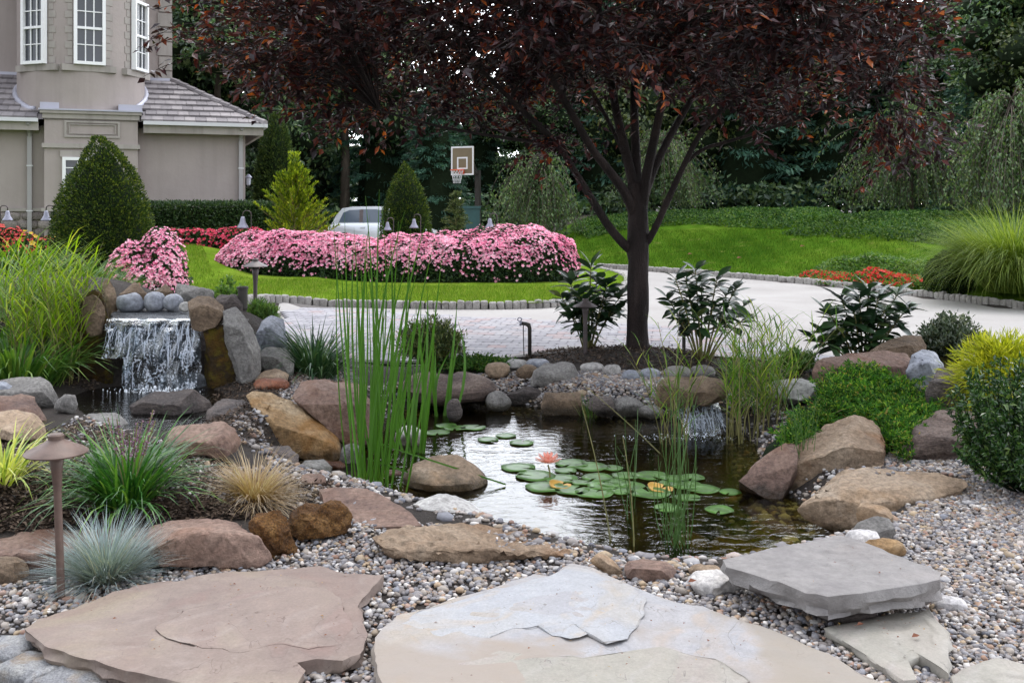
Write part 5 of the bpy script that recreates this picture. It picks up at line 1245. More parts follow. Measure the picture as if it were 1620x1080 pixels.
# lance-leaved reed grasses (stems with side leaves)
def reed_grass(label, box, n, hrange, mat, lean, lf=(10, .26, .014), z=None):
    x0, x1, yb0, yb1 = box
    c = hit((x0 + x1) / 2, (yb0 + yb1) / 2) if z is None else Pz((x0 + x1) / 2, (yb0 + yb1) / 2, z)
    root = plant('reed_grass', label, 'ornamental grass', c); G = Geo(); S = Geo()
    for k in range(n):
        b_ = hit(rs.uniform(x0, x1), rs.uniform(yb0, yb1)) if z is None else Pz(rs.uniform(x0, x1), rs.uniform(yb0, yb1), z)
        h = rs.uniform(*hrange); a = rs.rand() * 6.28; le = lean * rs.rand()
        t = np.linspace(0, 1, 6)[:, None]
        p = b_ + np.array([cos(a), sin(a), 0]) * (le * h * t ** 1.6) + np.array([0, 0, 1]) * h * t
        S.tube(p, np.linspace(.0045, .0015, 6), 4, False)
        m_ = lf[0]; tt = .25 + .75 * (np.arange(m_) + .5) / m_
        q = np.stack([np.interp(tt, t[:, 0], p[:, i]) for i in range(3)], 1)
        blades(G, q, np.arange(m_) * 2.4 + rs.rand(m_) * 1.5, .45 + .35 * rs.rand(m_), lf[1] * (.6 + .6 * rs.rand(m_)), lf[2], .5 + .5 * rs.rand(m_), 3)
    addp(root, 'stem', S, 'stalk', False, 'stuff'); addp(root, 'leaves', G, mat, kind='stuff'); return root
reed_grass('tall yellow-green reed grass at the left of the waterfall', (18, 128, 585, 610), 80, (.7, 1.12), 'brightgrass', .45, (11, .30, .014))
reed_grass('bright green reed grass growing over the small cascade on the right', (1150, 1245, 672, 704), 58, (.5, .98), 'reedleaf', .6, (12, .24, .011), z=ZW)
reed_grass('slender reed grass leaning in the water before the small cascade', (1045, 1090, 690, 720), 14, (.6, .95), 'reedleaf', .5, (7, .24, .010), z=ZW - .05)
def rushes(label, box, n, tops, w=.007, z=ZW - .1):
    x0, x1, y0, y1 = box; c = Pz((x0 + x1) / 2, (y0 + y1) / 2, z); root = plant('rushes', label, 'water plant', c); G = Geo()
    for k in range(n):
        a = Pz(rs.uniform(x0, x1), rs.uniform(y0, y1), z); tx = rs.uniform(tops[0], tops[1]); ty = rs.uniform(tops[2], tops[3])
        b_ = Py(tx, ty, a[1] + rs.randn() * .12); t = np.linspace(0, 1, 6)[:, None]; p = a + (b_ - a) * t; p[:, 0] += rs.randn() * .03 * (4 * t * (1 - t))[:, 0]
        addp(root, 'stem', Geo().tube(p, np.linspace(w / 2, .0012, 6), 5, False, None), 'rush', False)
    return root
rushes('thin upright rushes standing in the front of the pond', (1048, 1090, 872, 900), 26, (1035, 1105, 590, 760))
rushes('rushes at the right shore in front of the big wedge boulder', (1244, 1282, 782, 800), 34, (1232, 1300, 610, 720), .007)
rushes('few sparse rush stalks in the middle of the lily pads', (985, 1010, 770, 860), 7, (960, 1020, 640, 720), .006)
for p0, p1 in (((1055, 728), (925, 610)), ((968, 870), (920, 640)), ((1003, 880), (985, 690))):
    root = plant('rushes', ['long straw-coloured stalk leaning across the back of the pond', 'single curved rush stalk left of the lily pads', 'single upright rush stalk among the lily pads'][(p0[0] == 968) + 2 * (p0[0] == 1003)], 'water plant', Pz(*p0, ZW - .05))
    a = Pz(*p0, ZW - .05); b_ = Py(*p1, a[1] + .1); t = np.linspace(0, 1, 7)[:, None]
    addp(root, 'stem', Geo().tube(a + (b_ - a) * t + np.array([0.06, 0, 0]) * (t * (1 - t)), np.linspace(.005, .0015, 7), 5), 'stalk', False)

# fountain grass at the right edge
c = Pz(1608, 487, .0) + [.25, .55, 0]; c[2] = gz1(c[0], c[1]) + .03; root = plant('fountain_grass', 'huge rounded clump of green fountain grass at the right edge of the driveway', 'ornamental grass', c)
n = 5200; p, a, d = ring(c, .42, n)
G = blades(Geo(), p, a + rs.randn(n) * .5, (.1 + .55 * (d / .42)) * (.5 + rs.rand(n) * .8), 1.05 + .95 * rs.rand(n), .011, .7 + 1.6 * rs.rand(n), 5); addp(root, 'leaves', G, 'misc', kind='stuff')
# daylily-like foliage left
M['daylily'] = leafmat('daylily_leaf', [(0, (.03, .09, .015)), (.6, (.07, .16, .025)), (1, (.16, .25, .04))], .45, .3)
for k, (x, y, Y, lb) in enumerate([(-10, 520, 8.6, 'arching green daylily clump at the left edge'), (30, 470, 10.5, 'arching green daylily clump behind the yellow-green reed grass'), (110, 455, 11.2, 'arching green daylily clump below the big cone yew'), (-40, 440, 12.5, 'green daylily clump under the red flowers at the left edge'), (25, 560, 7.9, 'low green strap clump left of the tall reed grass'), (150, 450, 12, 'low daylily clump in front of the pink flower mound')]):
    q = Py(x, y, Y); q[2] = gz1(q[0], q[1]); root = plant('daylily', lb, 'plant', q, 'daylily clumps on the left'); n = 420
    pp, a, d = ring(q, .35, n); pp[:, 2] = gz(pp[:, 0], pp[:, 1])
    h = max(.5, Py(x, y - 20, Y)[2] - q[2])
    addp(root, 'leaves', blades(Geo(), pp, a, .2 + .5 * rs.rand(n), h * (.8 + .6 * rs.rand(n)), .022, .7 + 1.2 * rs.rand(n), 4), 'daylily', kind='stuff')

# ------------------------------------------------------------------ water lilies
M['pad'] = leafmat('lily_pad', [(0, (.035, .10, .02)), (.5, (.06, .15, .028)), (.8, (.10, .19, .03)), (.93, (.17, .21, .04)), (1, (.26, .22, .05))], .35, .15, .3, patch=.45, psc=9.0)
M['pad_red'] = plain('lily_pad_back', (.45, .26, .05), .5)
M['petal'] = leafmat('lily_petal', [(0, (.80, .30, .24)), (1, (.86, .45, .36))], .5, .35, .3, ((.85, .28, .08), .35, .0), (.9, .45, .35))
M['stamen'] = plain('lily_stamen', (.85, .38, .05), .6)
def pad(root, px, py, wpx, rot=None, tilt=0.0, mat='pad'):
    c = Pz(px, py, ZW + .006); r = wpx / F * c[1] / 2 * .88; rot = rs.rand() * 6.28 if rot is None else rot
    a = rot + .16 + np.linspace(0, 2 * pi - .32, 26); G = Geo()
    rr = r * (1 + .025 * np.sin(a * 5 + rot))
    inn = np.stack([c[0] + rr * .6 * np.cos(a), c[1] + rr * .6 * np.sin(a), np.full(26, c[2] + .002)], 1)
    out = np.stack([c[0] + rr * np.cos(a), c[1] + rr * np.sin(a), c[2] + .002 + .004 * np.maximum(0, np.sin(a * 3 + rot)) + tilt * r * np.maximum(0, np.cos(a - rot - 1.5))], 1)
    v = np.vstack([[[c[0] + .12 * r * cos(rot), c[1] + .12 * r * sin(rot), c[2]]], inn, out, inn - [0, 0, .003], out - [0, 0, .003]]); j = np.arange(25)
    G.add(v, np.vstack([np.stack([1 + j, 27 + j, 28 + j, 2 + j], 1), np.stack([53 + j, 54 + j, 80 + j, 79 + j], 1), np.stack([27 + j, 79 + j, 80 + j, 28 + j], 1)]), np.stack([np.zeros(25, int), 1 + j, 2 + j], 1))
    return addp(root, 'lily_pad', G, mat, False, smooth=True)
l1 = plant('water_lily', 'water lily with many green pads and one coral flower in the middle of the pond', 'water lily', Pz(900, 765, ZW))
for k, (x, y, w) in enumerate([(820, 739, 62), (847, 752, 72), (935, 738, 62), (905, 733, 60), (968, 740, 40), (990, 752, 50), (888, 757, 60), (945, 755, 56), (862, 770, 70), (905, 775, 62), (940, 779, 70), (972, 764, 60), (920, 763, 36), (1000, 768, 48), (1030, 752, 60), (1028, 779, 74), (985, 777, 42), (895, 744, 40), (955, 768, 60), (1062, 764, 46)]):
    pad(l1, x, y, w)
for x, y, w in ((886, 768, 40), (1045, 773, 46)):
    o = pad(l1, x, y, w, 1.0, .28, 'pad_red'); o['label'] = 'yellow-brown upturned lily pad'
l2 = plant('water_lily', 'water lily with loose pads drifting by the front rushes', 'water lily', Pz(1100, 780, ZW))
for x, y, w in ((1068, 757, 50), (1095, 755, 46), (1085, 767, 58), (1112, 773, 60), (1088, 787, 46), (1056, 803, 50), (1138, 806, 52), (1155, 778, 40)): pad(l2, x, y, w)
l3 = plant('water_lily', 'water lily with dull green pads at the back of the pond under the layered boulder', 'water lily', Pz(720, 680, ZW))
for x, y, w in ((692, 684, 46), (706, 673, 38), (720, 677, 40), (748, 676, 46), (800, 689, 38), (772, 695, 38), (825, 700, 44)): pad(l3, x, y, w)
def lily(root, px, py, k_=1.12):
    c = Py(px, py, Pz(867, 757, ZW)[1]); base = Pz(872, 757, ZW)
    fl = addp(root, 'flower', Geo().tube(np.array([base - [0, 0, .1], (base + c) / 2 - [0, 0, .02], c - [0, 0, .045]]), .006, 6), 'stalk', False)
    l0 = np.array(root.location)
    for lay, (n_, el, ln) in enumerate(((9, .18, .092), (8, .55, .088), (7, .95, .075), (5, 1.25, .055))):
        for k in range(n_):
            a = k * 6.283 / n_ + lay * .37; d = np.array([cos(a) * cos(el), sin(a) * cos(el), sin(el)]); nn = np.array([-cos(a) * sin(el), -sin(a) * sin(el), cos(el)]); s_ = np.cross(d, nn)
            V, T = [], []
            for i, (t_, w_) in enumerate(((0, .3), (.3, .8), (.6, 1), (.85, .6), (1, .05))):
                q = c - [0, 0, .035] + d * ln * t_ + nn * .012 * t_ * t_
                V += [q - s_ * .013 * w_ + nn * .005, q, q + s_ * .013 * w_ + nn * .005]; T += [t_] * 3
            G = Geo().add(np.array(V) - l0, [(i * 3 + e, i * 3 + e + 1, i * 3 + e + 4, i * 3 + e + 3) for i in range(4) for e in (0, 1)], None, T)
            G.obj('petal', M['petal'], fl, attr=True, smooth=True)
    n_ = 40; q = np.repeat((c - [0, 0, .03])[None], n_, 0); G = blades(Geo(), q - l0, rs.rand(n_) * 6.28, .1 + .5 * rs.rand(n_), .035, .004, .3, 2)
    G.obj('stamen', M['stamen'], fl)['kind'] = 'stuff'
lily(l1, 867, 724)

# ------------------------------------------------------------------ dense shrubs
def shell(n, prof, c, rx, ry, r=rs, jit=.06):
    """points and normals on a surface of revolution; prof(t)-> radius share at height share t"""
    out = np.zeros((0, 2))
    while len(out) < n:
        q = r.rand(n * 2, 2); q = q[r.rand(len(q)) < np.maximum(.38, prof(q[:, 0]))]; out = np.vstack([out, q])
    t, a = out[:n, 0], out[:n, 1] * 2 * pi; R = prof(t) * (1 - r.rand(n) * jit * 3 + jit)
    return t, a, R
def revolve_core(prof, c, rx, ry, h, sh, mat, name, root, seed=0):
    t = np.linspace(0, 1, 14); k = 18; V = []
    for i in t:
        a = np.arange(k) * 2 * pi / k; R = prof(np.array([i]))[0] * sh
        P = np.stack([c[0] + rx * R * np.cos(a), c[1] + ry * R * np.sin(a), np.full(k, c[2] + i * h * (.5 + .5 * sh))], 1); V.append(P)
    v = np.vstack(V); v += norm(v - np.array(c)) * (fbm(v, 2.0 / max(rx, .2), 2, seed) * .05 * rx)[:, None]; j = np.arange(k)
    q = np.vstack([np.stack([i * k + j, i * k + (j + 1) % k, (i + 1) * k + (j + 1) % k, (i + 1) * k + j], 1) for i in range(len(t) - 1)])
    return addp(root, name, Geo().add(v, q), mat, False, smooth=True)
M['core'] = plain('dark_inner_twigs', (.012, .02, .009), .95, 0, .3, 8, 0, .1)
def topiary(name, label, cat, c, rx, ry, h, prof, n, ls, mat, wd=.4, up=.5, core=.86, group=None, jit=.06, lump=.0):
    root = plant(name, label, cat, c, group); t, a, R = shell(n, prof, c, rx, ry, jit=jit)
    e = 1e-2; dr = (prof(np.minimum(1, t + e)) - prof(np.maximum(0, t - e))) / (np.minimum(1, t + e) - np.maximum(0, t - e)) * rx / h
    p = np.stack([rx * R * np.cos(a), ry * R * np.sin(a), t * h], 1)
    nn = norm(np.stack([np.cos(a), np.sin(a), -dr], 1))
    if lump: p = p * (1 + lump * fbm(p, 3.0 / rx, 2, 5))[:, None]
    d = nn + rdir(n) * .75 + np.array([0, 0, up])
    G = leaves(Geo(), p + np.array(c), d, nn + rdir(n) * .8, ls * (.6 + .8 * rs.rand(n)), ls * wd)
    addp(root, 'foliage', G, mat, False, 'stuff'); revolve_core(prof, c, rx, ry, h, core, 'core', 'branches', root); return root
M['yew'] = leafmat('yew_needles', [(0, (.008, .022, .006)), (.45, (.018, .045, .009)), (.8, (.045, .085, .012)), (1, (.10, .14, .02))], .55, .2, .3)
M['yew2'] = leafmat('bright_tip_yew', [(0, (.012, .03, .006)), (.5, (.03, .06, .012)), (.8, (.085, .125, .018)), (1, (.17, .20, .03))], .55, .25, .3)
M['arbor'] = leafmat('arborvitae_spray', [(0, (.018, .04, .01)), (.6, (.04, .075, .016)), (1, (.11, .15, .03))], .55, .2, .3)
M['gold'] = leafmat('golden_conifer_spray', [(0, (.05, .10, .01)), (.4, (.13, .20, .012)), (.8, (.28, .35, .02)), (1, (.42, .45, .04))], .5, .35, .3)
M['boxleaf'] = leafmat('small_glossy_leaf', [(0, (.012, .035, .012)), (.5, (.028, .075, .02)), (.85, (.07, .14, .03)), (1, (.13, .20, .05))], .22, .2, .6)
M['hedgeleaf'] = leafmat('hedge_leaf', [(0, (.014, .035, .012)), (.6, (.03, .065, .022)), (1, (.09, .14, .05))], .35, .2, .5)
def dome(pw=.5, b=0.0): return lambda t: np.sqrt(np.maximum(0, 1 - np.maximum(0, (t - b) / (1 - b)) ** (1 / pw))) * (np.minimum(1, .72 + t * 2.4))
def conep(t): return np.interp(t, [0, .12, .3, .5, .68, .82, .92, .97, 1], [.90, 1, .97, .86, .68, .48, .31, .18, .02])
def cone2(t): return np.interp(t, [0, .15, .35, .55, .75, .88, .95, 1], [.95, 1, .93, .84, .66, .45, .28, .03])
Y = 16.8; a = Py(90, 410, Y); b_ = Py(236, 410, Y); cx = (a[0] + b_[0]) / 2; zt = Py(160, 219, Y)[2]; zb = gz1(cx, Y)
topiary('cone_yew', 'big dark cone-shaped clipped yew in front of the house', 'yew', (cx, Y, zb), (b_[0] - a[0]) / 2, (b_[0] - a[0]) / 2, zt - zb, conep, 26000, .05, 'yew2', .45, .35, jit=.085, lump=.045)
Y = 25; a = Py(603, 380, Y); b_ = Py(682, 380, Y); cx = (a[0] + b_[0]) / 2; zt = Py(642, 264, Y)[2]; zb = .05
topiary('cone_yew', 'smaller cone-shaped clipped yew hiding the tail of the silver car', 'yew', (cx, Y, zb), (b_[0] - a[0]) / 2, (b_[0] - a[0]) / 2, zt - zb, cone2, 13000, .065, 'yew2', .4, .4, jit=.09, lump=.05)
Y = 31; a = Py(404, 330, Y); b_ = Py(468, 330, Y); cx = (a[0] + b_[0]) / 2; zt = Py(437, 180, Y)[2]; zb = gz1(cx, Y)
topiary('arborvitae', 'tall narrow arborvitae column at the corner of the house', 'arborvitae', (cx, Y, zb), (b_[0] - a[0]) / 2, (b_[0] - a[0]) / 2, zt - zb, lambda t: np.interp(t, [0, .2, .5, .75, .92, 1], [.85, 1, .9, .68, .36, .03]), 9000, .11, 'arbor', .4, .7)
# golden conifer with upswept plumes
Y = 21; cx = Py(466, 350, Y)[0]; zb = gz1(cx, Y); c = np.array((cx, Y, zb)); root = plant('golden_conifer', 'feathery golden-green conifer beside the clipped hedge', 'conifer', c)
h = Py(470, 247, Y)[2] - zb; G = Geo(); S = Geo()
for k in range(150):
    t = rs.rand() ** .8; a = rs.rand() * 6.28; R = (1 - t) ** .62 * .92 * (.45 + .75 * rs.rand()) + .03; o_ = c + [0, 0, t * h * .80 + .1]
    tip = o_ + np.array([cos(a) * R, sin(a) * R, .16 + .42 * R]); tt = np.linspace(0, 1, 5)[:, None]; pth = o_ + (tip - o_) * tt + np.array([0, 0, -.08]) * (tt * (1 - tt)) * 4
    S.tube(pth, np.linspace(.012, .004, 5), 4, False); m_ = 95; u = .2 + .85 * rs.rand(m_); q = o_ + (tip - o_) * u[:, None] + rs.randn(m_, 3) * (.045 * (1.15 - u))[:, None]
    leaves(G, q, (tip - o_)[None] / R * .8 + rdir(m_) * .7 + [0, 0, .5], rdir(m_), .085 * (.6 + .7 * rs.rand(m_)), .026)
G2 = Geo(); u = rs.rand(700); q = c + np.stack([rs.randn(700) * .05, rs.randn(700) * .05, h * (.72 + .30 * u)], 1); leaves(G, q, rdir(700) * .6 + [0, 0, 1], rdir(700), .09, .03)
addp(root, 'foliage', G, 'gold', False, 'stuff'); addp(root, 'branches', S, 'stalk', False, 'stuff')
addp(root, 'trunk', Geo().tube([c, c + [0, 0, h * .8]], [.05, .015], 8), 'stalk', False)
# little spruce / weeping conifer
M['spruce'] = leafmat('spruce_needle', [(0, (.02, .04, .012)), (.5, (.05, .08, .02)), (1, (.17, .20, .06))], .5, .2)
Y = 23.5; cx = Py(722, 360, Y)[0]; c = np.array((cx, Y, .05)); root = plant('dwarf_spruce', 'small yellowish green spruce with spiky arching branches behind the pink hedge', 'spruce', c); h = Py(720, 303, Y)[2] - .05; G, S = Geo(), Geo()
for k in range(110):
    t = rs.rand(); a = rs.rand() * 6.28; R = (1 - t * .85) * .75 * (.6 + .5 * rs.rand()); o_ = c + [0, 0, t * h * .95]; tip = o_ + np.array([cos(a) * R, sin(a) * R, .10 - .12 * R])
    u = np.linspace(0, 1, 5)[:, None]; pth = o_ + (tip - o_) * u + np.array([0, 0, .25 * R]) * (u * (1 - u)) * 2; S.tube(pth, np.linspace(.01, .004, 5), 4, False)
    m_ = 60; w_ = rs.rand(m_); q = np.stack([np.interp(w_, u[:, 0], pth[:, i]) for i in range(3)], 1); leaves(G, q, (tip - o_)[None] + rdir(m_) * .5, rdir(m_), .07, .016)
addp(root, 'needles', G, 'spruce', False, 'stuff'); addp(root, 'branches', S, 'stalk', False, 'stuff'); addp(root, 'trunk', Geo().tube([c, c + [0, 0, h]], [.05, .01], 8), 'stalk', False)
# clipped hedge behind the red flowers
def box_hedge(name, label, px0, px1, ytop, Y0, Y1, mat, n, ls, zb=None, dep=.9):
    a = Py(px0, ytop, Y0); b_ = Py(px1, ytop, Y1); zb_ = gz1(a[0], Y0) if zb is None else zb; zt = (a[2] + b_[2]) / 2
    c = np.array([(a[0] + b_[0]) / 2, (a[1] + b_[1]) / 2, zb_]); an = atan2(b_[1] - a[1], b_[0] - a[0]); w = np.hypot(b_[0] - a[0], b_[1] - a[1])
    root = plant(name, label, 'hedge', c); u = rs.rand(n); f = rs.rand(n)
    x = (rs.rand(n) - .5) * w; top = f < .4
    y = np.where(top, (rs.rand(n) - .5) * dep, -dep / 2 + .05 * rs.randn(n)); z = np.where(top, (zt - zb_) + .03 * rs.randn(n), (zt - zb_) * rs.rand(n))
    nn = np.where(top[:, None], [[0, 0, 1.0]], [[0, -1.0, .15]])
    P = np.stack([c[0] + x * cos(an) - y * sin(an), c[1] + x * sin(an) + y * cos(an), zb_ + z], 1)
    G = leaves(Geo(), P, nn + rdir(n) * .9 + [0, 0, .4], nn + rdir(n) * .6, ls * (.6 + .7 * rs.rand(n)), ls * .45); addp(root, 'foliage', G, mat, False, 'stuff')
    K = Geo().box((-w / 2, -dep / 2 + .05, 0), (w / 2, dep / 2, zt - zb_ - .05)); o = K.obj('branches', M['core'], root); o.rotation_euler = (0, 0, an); return root
box_hedge('clipped_hedge', 'dark green clipped hedge below the blank house wall', 222, 430, 324, 23.7, 25.2, 'hedgeleaf', 12000, .075)

# flower mounds: leaves, blossoms of five petals, dark core
M['fleaf'] = leafmat('bedding_leaf', [(0, (.012, .03, .012)), (.6, (.03, .065, .022)), (1, (.08, .13, .035))], .45, .2, .4)
M['pink'] = leafmat('pink_petal', [(0, (.66, .10, .25)), (.2, (.86, .28, .46)), (.48, (.94, .48, .61)), (.8, (.95, .67, .75)), (1, (.95, .80, .83))], .55, .3, .15, None, (.95, .42, .57), clump=.22)
M['hotpink'] = leafmat('red_pink_petal', [(0, (.50, .02, .05)), (.5, (.66, .04, .10)), (.85, (.74, .10, .20)), (1, (.78, .25, .30))], .55, .3, .25, None, (.7, .06, .12))
M['redp'] = leafmat('scarlet_petal', [(0, (.45, .02, .015)), (.5, (.62, .03, .02)), (.8, (.68, .06, .03)), (1, (.72, .12, .10))], .55, .3, .25, None, (.7, .05, .03))
M['redpink'] = leafmat('coral_petal', [(0, (.62, .04, .05)), (.5, (.74, .07, .08)), (.8, (.76, .16, .06)), (1, (.78, .12, .20))], .55, .3, .25, None, (.75, .1, .1))
M['yel'] = leafmat('yellow_petal', [(0, (.70, .50, .04)), (1, (.78, .58, .08))], .55, .3, .25)
def blossoms(G, p, nn, s, r=rs):
    k = len(p); nn = norm(nn); t1 = norm(np.cross(nn, rdir(k))); t2 = np.cross(nn, t1); off = r.rand(k) * 6.28
    s = s * (.5 + .95 * r.rand(k))
    for i in range(5):
        a = off + i * 2 * pi / 5; d = t1 * np.cos(a)[:, None] + t2 * np.sin(a)[:, None]
        leaves(G, p, d + nn * .35, nn, s * .55, s * .48, fold=.12, simple=True)
    return G
def mound(name, label, cat, surf, n_leaf, n_bl, ls, bs, mat, core, fade=None, leafm='fleaf', loc=None):
    """surf(k) -> points, normals, height share"""
    root = plant(name, label, cat, loc); P, nn, t = surf(n_leaf)
    addp(root, 'foliage', leaves(Geo(), P - nn * .02, nn + rdir(n_leaf), nn + rdir(n_leaf) * .7, ls * (.6 + .7 * rs.rand(n_leaf)), ls * .5), leafm, False, 'stuff')
    P, nn, t = surf(n_bl); keep = rs.rand(n_bl) < (fade(t) if fade else 1.0)
    cl = fbm(P, 3.0, 2, 3) > -.45; keep &= cl | (rs.rand(n_bl) < .3)
    P, nn = P[keep], nn[keep]; k = len(P)
    addp(root, 'blossoms', blossoms(Geo(), P + nn * (.02 + .03 * rs.rand(k))[:, None], nn + rdir(k) * .35 + [0, -.15, .35], bs), mat, False, 'stuff')
    addp(root, 'branches', core, 'core', False, smooth=True); return root
# the long hedge
HX = np.array([333, 345, 365, 400, 450, 500, 600, 680, 740, 800, 850, 885, 905, 914]); HT = np.array([436, 405, 386, 372, 369, 371, 378, 379, 373, 366, 363, 372, 388, 425])
HY0 = 20.3
def hd(px): return np.interp(px, [333, 360, 420, 830, 890, 914], [.25, .65, .95, .95, .7, .25])
hxw = np.array([Py(x, 400, HY0)[0] for x in HX]); hzt = np.array([Py(x, y, HY0)[2] for x, y in zip(HX, HT)])
hzb = .10
def hsurf(k, sc=1.0):
    px = 333 + 581 * rs.rand(k); f = rs.rand(k) * pi * .80; x = np.interp(px, HX, hxw); T = np.interp(px, HX, hzt) - hzb; D = hd(px)
    cf, sf = np.cos(f), np.sin(f); y = -D * np.sign(cf) * np.abs(cf) ** .65; z = T * np.abs(sf) ** .72
    nn = norm(np.stack([(px - 623) / 291 * .35 * np.abs((px - 623) / 291) ** 4 * 4, -cf * 1.0, sf * 1.1], 1))
    P = np.stack([x, HY0 + y * sc, hzb + z * sc], 1); P += nn * (.10 * fbm(P, 1.6, 3, 8) + .05 * fbm(P, 5, 2, 9))[:, None]; return P, nn, np.abs(sf) ** .72
K = Geo(); xs = np.linspace(337, 910, 40); fs = np.linspace(0, pi, 12); V = []
for px in xs:
    D = hd(px) * .9; T = (np.interp(px, HX, hzt) - hzb) * .93
    V.append(np.stack([np.full(12, np.interp(px, HX, hxw)), HY0 - D * np.sign(np.cos(fs)) * np.abs(np.cos(fs)) ** .65, hzb + T * np.abs(np.sin(fs)) ** .72], 1))
V = np.vstack(V); j = np.arange(11); K.add(V, np.vstack([np.stack([i * 12 + j, (i + 1) * 12 + j, (i + 1) * 12 + j + 1, i * 12 + j + 1], 1) for i in range(39)]))
mound('flowering_hedge', 'long low hedge covered in pink blossoms on the lawn', 'flower hedge', hsurf, 26000, 21000, .075, .056, 'pink', K, lambda t: np.clip(.08 + 1.75 * (t - .22), .05, 1), loc=(np.mean(hxw), HY0, hzb))
# the mound by the waterfall: two lobes
def lobes(defs):
    w = np.array([d[3] * d[5] for d in defs]); w = w / w.sum()
    def f(k):
        idx = rs.choice(len(defs), k, p=w); D = np.array(defs)[idx]; u = rdir(k); u[:, 2] = np.abs(u[:, 2]); u[:, 1] = np.where(rs.rand(k) < .7, -np.abs(u[:, 1]), u[:, 1])
        P = D[:, :3] + u * D[:, 3:6]; nn = norm(u / D[:, 3:6]); P += nn * (.06 * fbm(P, 2.2, 2, 4))[:, None]; return P, nn, u[:, 2]
    K = Geo()
    for d in defs:
        v = ico(3)[0] * np.array(d[3:6]) * .9 + np.array(d[:3]); K.add(v, None, ico(3)[1])
    return f, K
Y = 15.3; s_ = Y / F
A = Py(262, 452, Y); B = Py(205, 452, Y); zA = gz1(A[0], Y) - .05
f, K = lobes([(A[0] - .12, Y + .2, zA, .40, .6, Py(250, 364, Y)[2] - zA), (B[0] + .08, Y - .1, zA, .46, .55, Py(215, 386, Y)[2] - zA), (A[0] - .16, Y, zA, .46, .5, Py(250, 390, Y)[2] - zA), (B[0] + .25, Y - .15, zA, .5, .5, Py(225, 402, Y)[2] - zA)])
mound('flowering_mound', 'rounded mound of pink blossoms in front of the big cone yew', 'flower mound', f, 7000, 3300, .075, .056, 'pink', K, lambda t: np.clip(.42 + 1.1 * t, 0, 1), loc=(A[0] - .2, Y, zA))
Y = 22.4; L_ = []
for px in np.linspace(262, 405, 9):
    q = Py(px, 398, Y); L_.append((q[0], Y + rs.randn() * .1, gz1(q[0], Y) - .05, .32, .45, Py(px, 362 + 3 * rs.rand(), Y)[2] - gz1(q[0], Y) + .05))
f, K = lobes(L_); mound('flower_bed', 'bed of deep pink-red flowers along the clipped hedge', 'flower bed', f, 5000, 1500, .09, .085, 'hotpink', K, lambda t: np.clip(.4 + t, 0, 1), loc=(L_[4][0], Y, L_[4][2]))
Y = 17; L_ = []
for px, ty in ((-40, 362), (-10, 360), (20, 362), (50, 368), (78, 378), (95, 392)):
    q = Py(px, 400, Y); L_.append((q[0], Y + rs.randn() * .1, gz1(q[0], Y) - .05, .3, .45, Py(px, ty, Y)[2] - gz1(q[0], Y) + .05))
f, K = lobes(L_); rt = mound('flower_bed', 'bed of bright red flowers with yellow daisies at the left edge', 'flower bed', f, 4000, 1800, .08, .05, 'redpink', K, lambda t: np.clip(.1 + 1.3 * t, 0, 1), loc=(L_[2][0], Y, L_[2][2]))
P, nn, t = f(60); addp(rt, 'yellow_blossoms', blossoms(Geo(), P + nn * .08, nn + [0, -.5, .5], .09), 'yel', False, 'stuff')
# scarlet begonias and green ground cover at the driveway's far kerb
def bed(name, label, px, n_leaf, n_bl, hgt, ls, bs, leafm, bl, cat='flower bed', dz=.03, lumpy=.5):
    w = [hit(x, y)[:2] for x, y in px]; q = sample_poly(w, n_leaf); e = np.clip(-polydist(q[:, 0], q[:, 1], w) / .35, 0, 1)
    hz = hgt * np.sqrt(e) * (1 - lumpy * .5 + lumpy * n2(q[:, 0], q[:, 1], 1.5, 5, 2)); z0 = gz(q[:, 0], q[:, 1]) + dz
    root = plant(name, label, cat, (np.mean([p[0] for p in w]), np.mean([p[1] for p in w]), float(z0.min())))
    f_ = rs.rand(n_leaf) ** .35; P = np.c_[q, z0 + hz * f_]
    addp(root, 'foliage', leaves(Geo(), P, rdir(n_leaf) * [1, 1, .6] + [0, 0, .25], rdir(n_leaf) * .6 + [0, -.2, 1], ls * (.6 + .8 * rs.rand(n_leaf)), ls * .55), leafm, False, 'stuff')
    if n_bl:
        q = sample_poly(w, n_bl); e = np.clip(-polydist(q[:, 0], q[:, 1], w) / .35, 0, 1); hz = hgt * np.sqrt(e) * (1 - lumpy * .5 + lumpy * n2(q[:, 0], q[:, 1], 1.5, 5, 2))
        addp(root, 'blossoms', blossoms(Geo(), np.c_[q, gz(q[:, 0], q[:, 1]) + dz + hz + .02 * rs.rand(n_bl)], np.tile([[0, -.6, .8]], (n_bl, 1)) + rdir(n_bl) * .4, bs), bl, False, 'stuff')
    return root
M['cover'] = leafmat('ground_cover_leaf', [(0, (.014, .045, .010)), (.5, (.035, .09, .018)), (.85, (.075, .145, .028)), (1, (.13, .19, .04))], .55, .2, .12, patch=.35, psc=.5)
M['cover2'] = leafmat('bright_cover_leaf', [(0, (.04, .10, .02)), (.5, (.08, .17, .03)), (1, (.17, .26, .06))], .45, .3)
bed('flower_bed', 'low bed of scarlet begonias at the far kerb of the driveway', [(1252, 446), (1300, 438), (1400, 440), (1462, 448), (1466, 462), (1400, 463), (1300, 453)], 5200, 620, .22, .08, .075, 'cover2', 'redp')
bed('ground_cover', 'patch of bright leafy ground cover behind the scarlet begonias', [(1280, 438), (1310, 420), (1400, 416), (1470, 425), (1475, 445), (1380, 438)], 7000, 0, .28, .085, 0, 'cover2', None, 'ground cover')
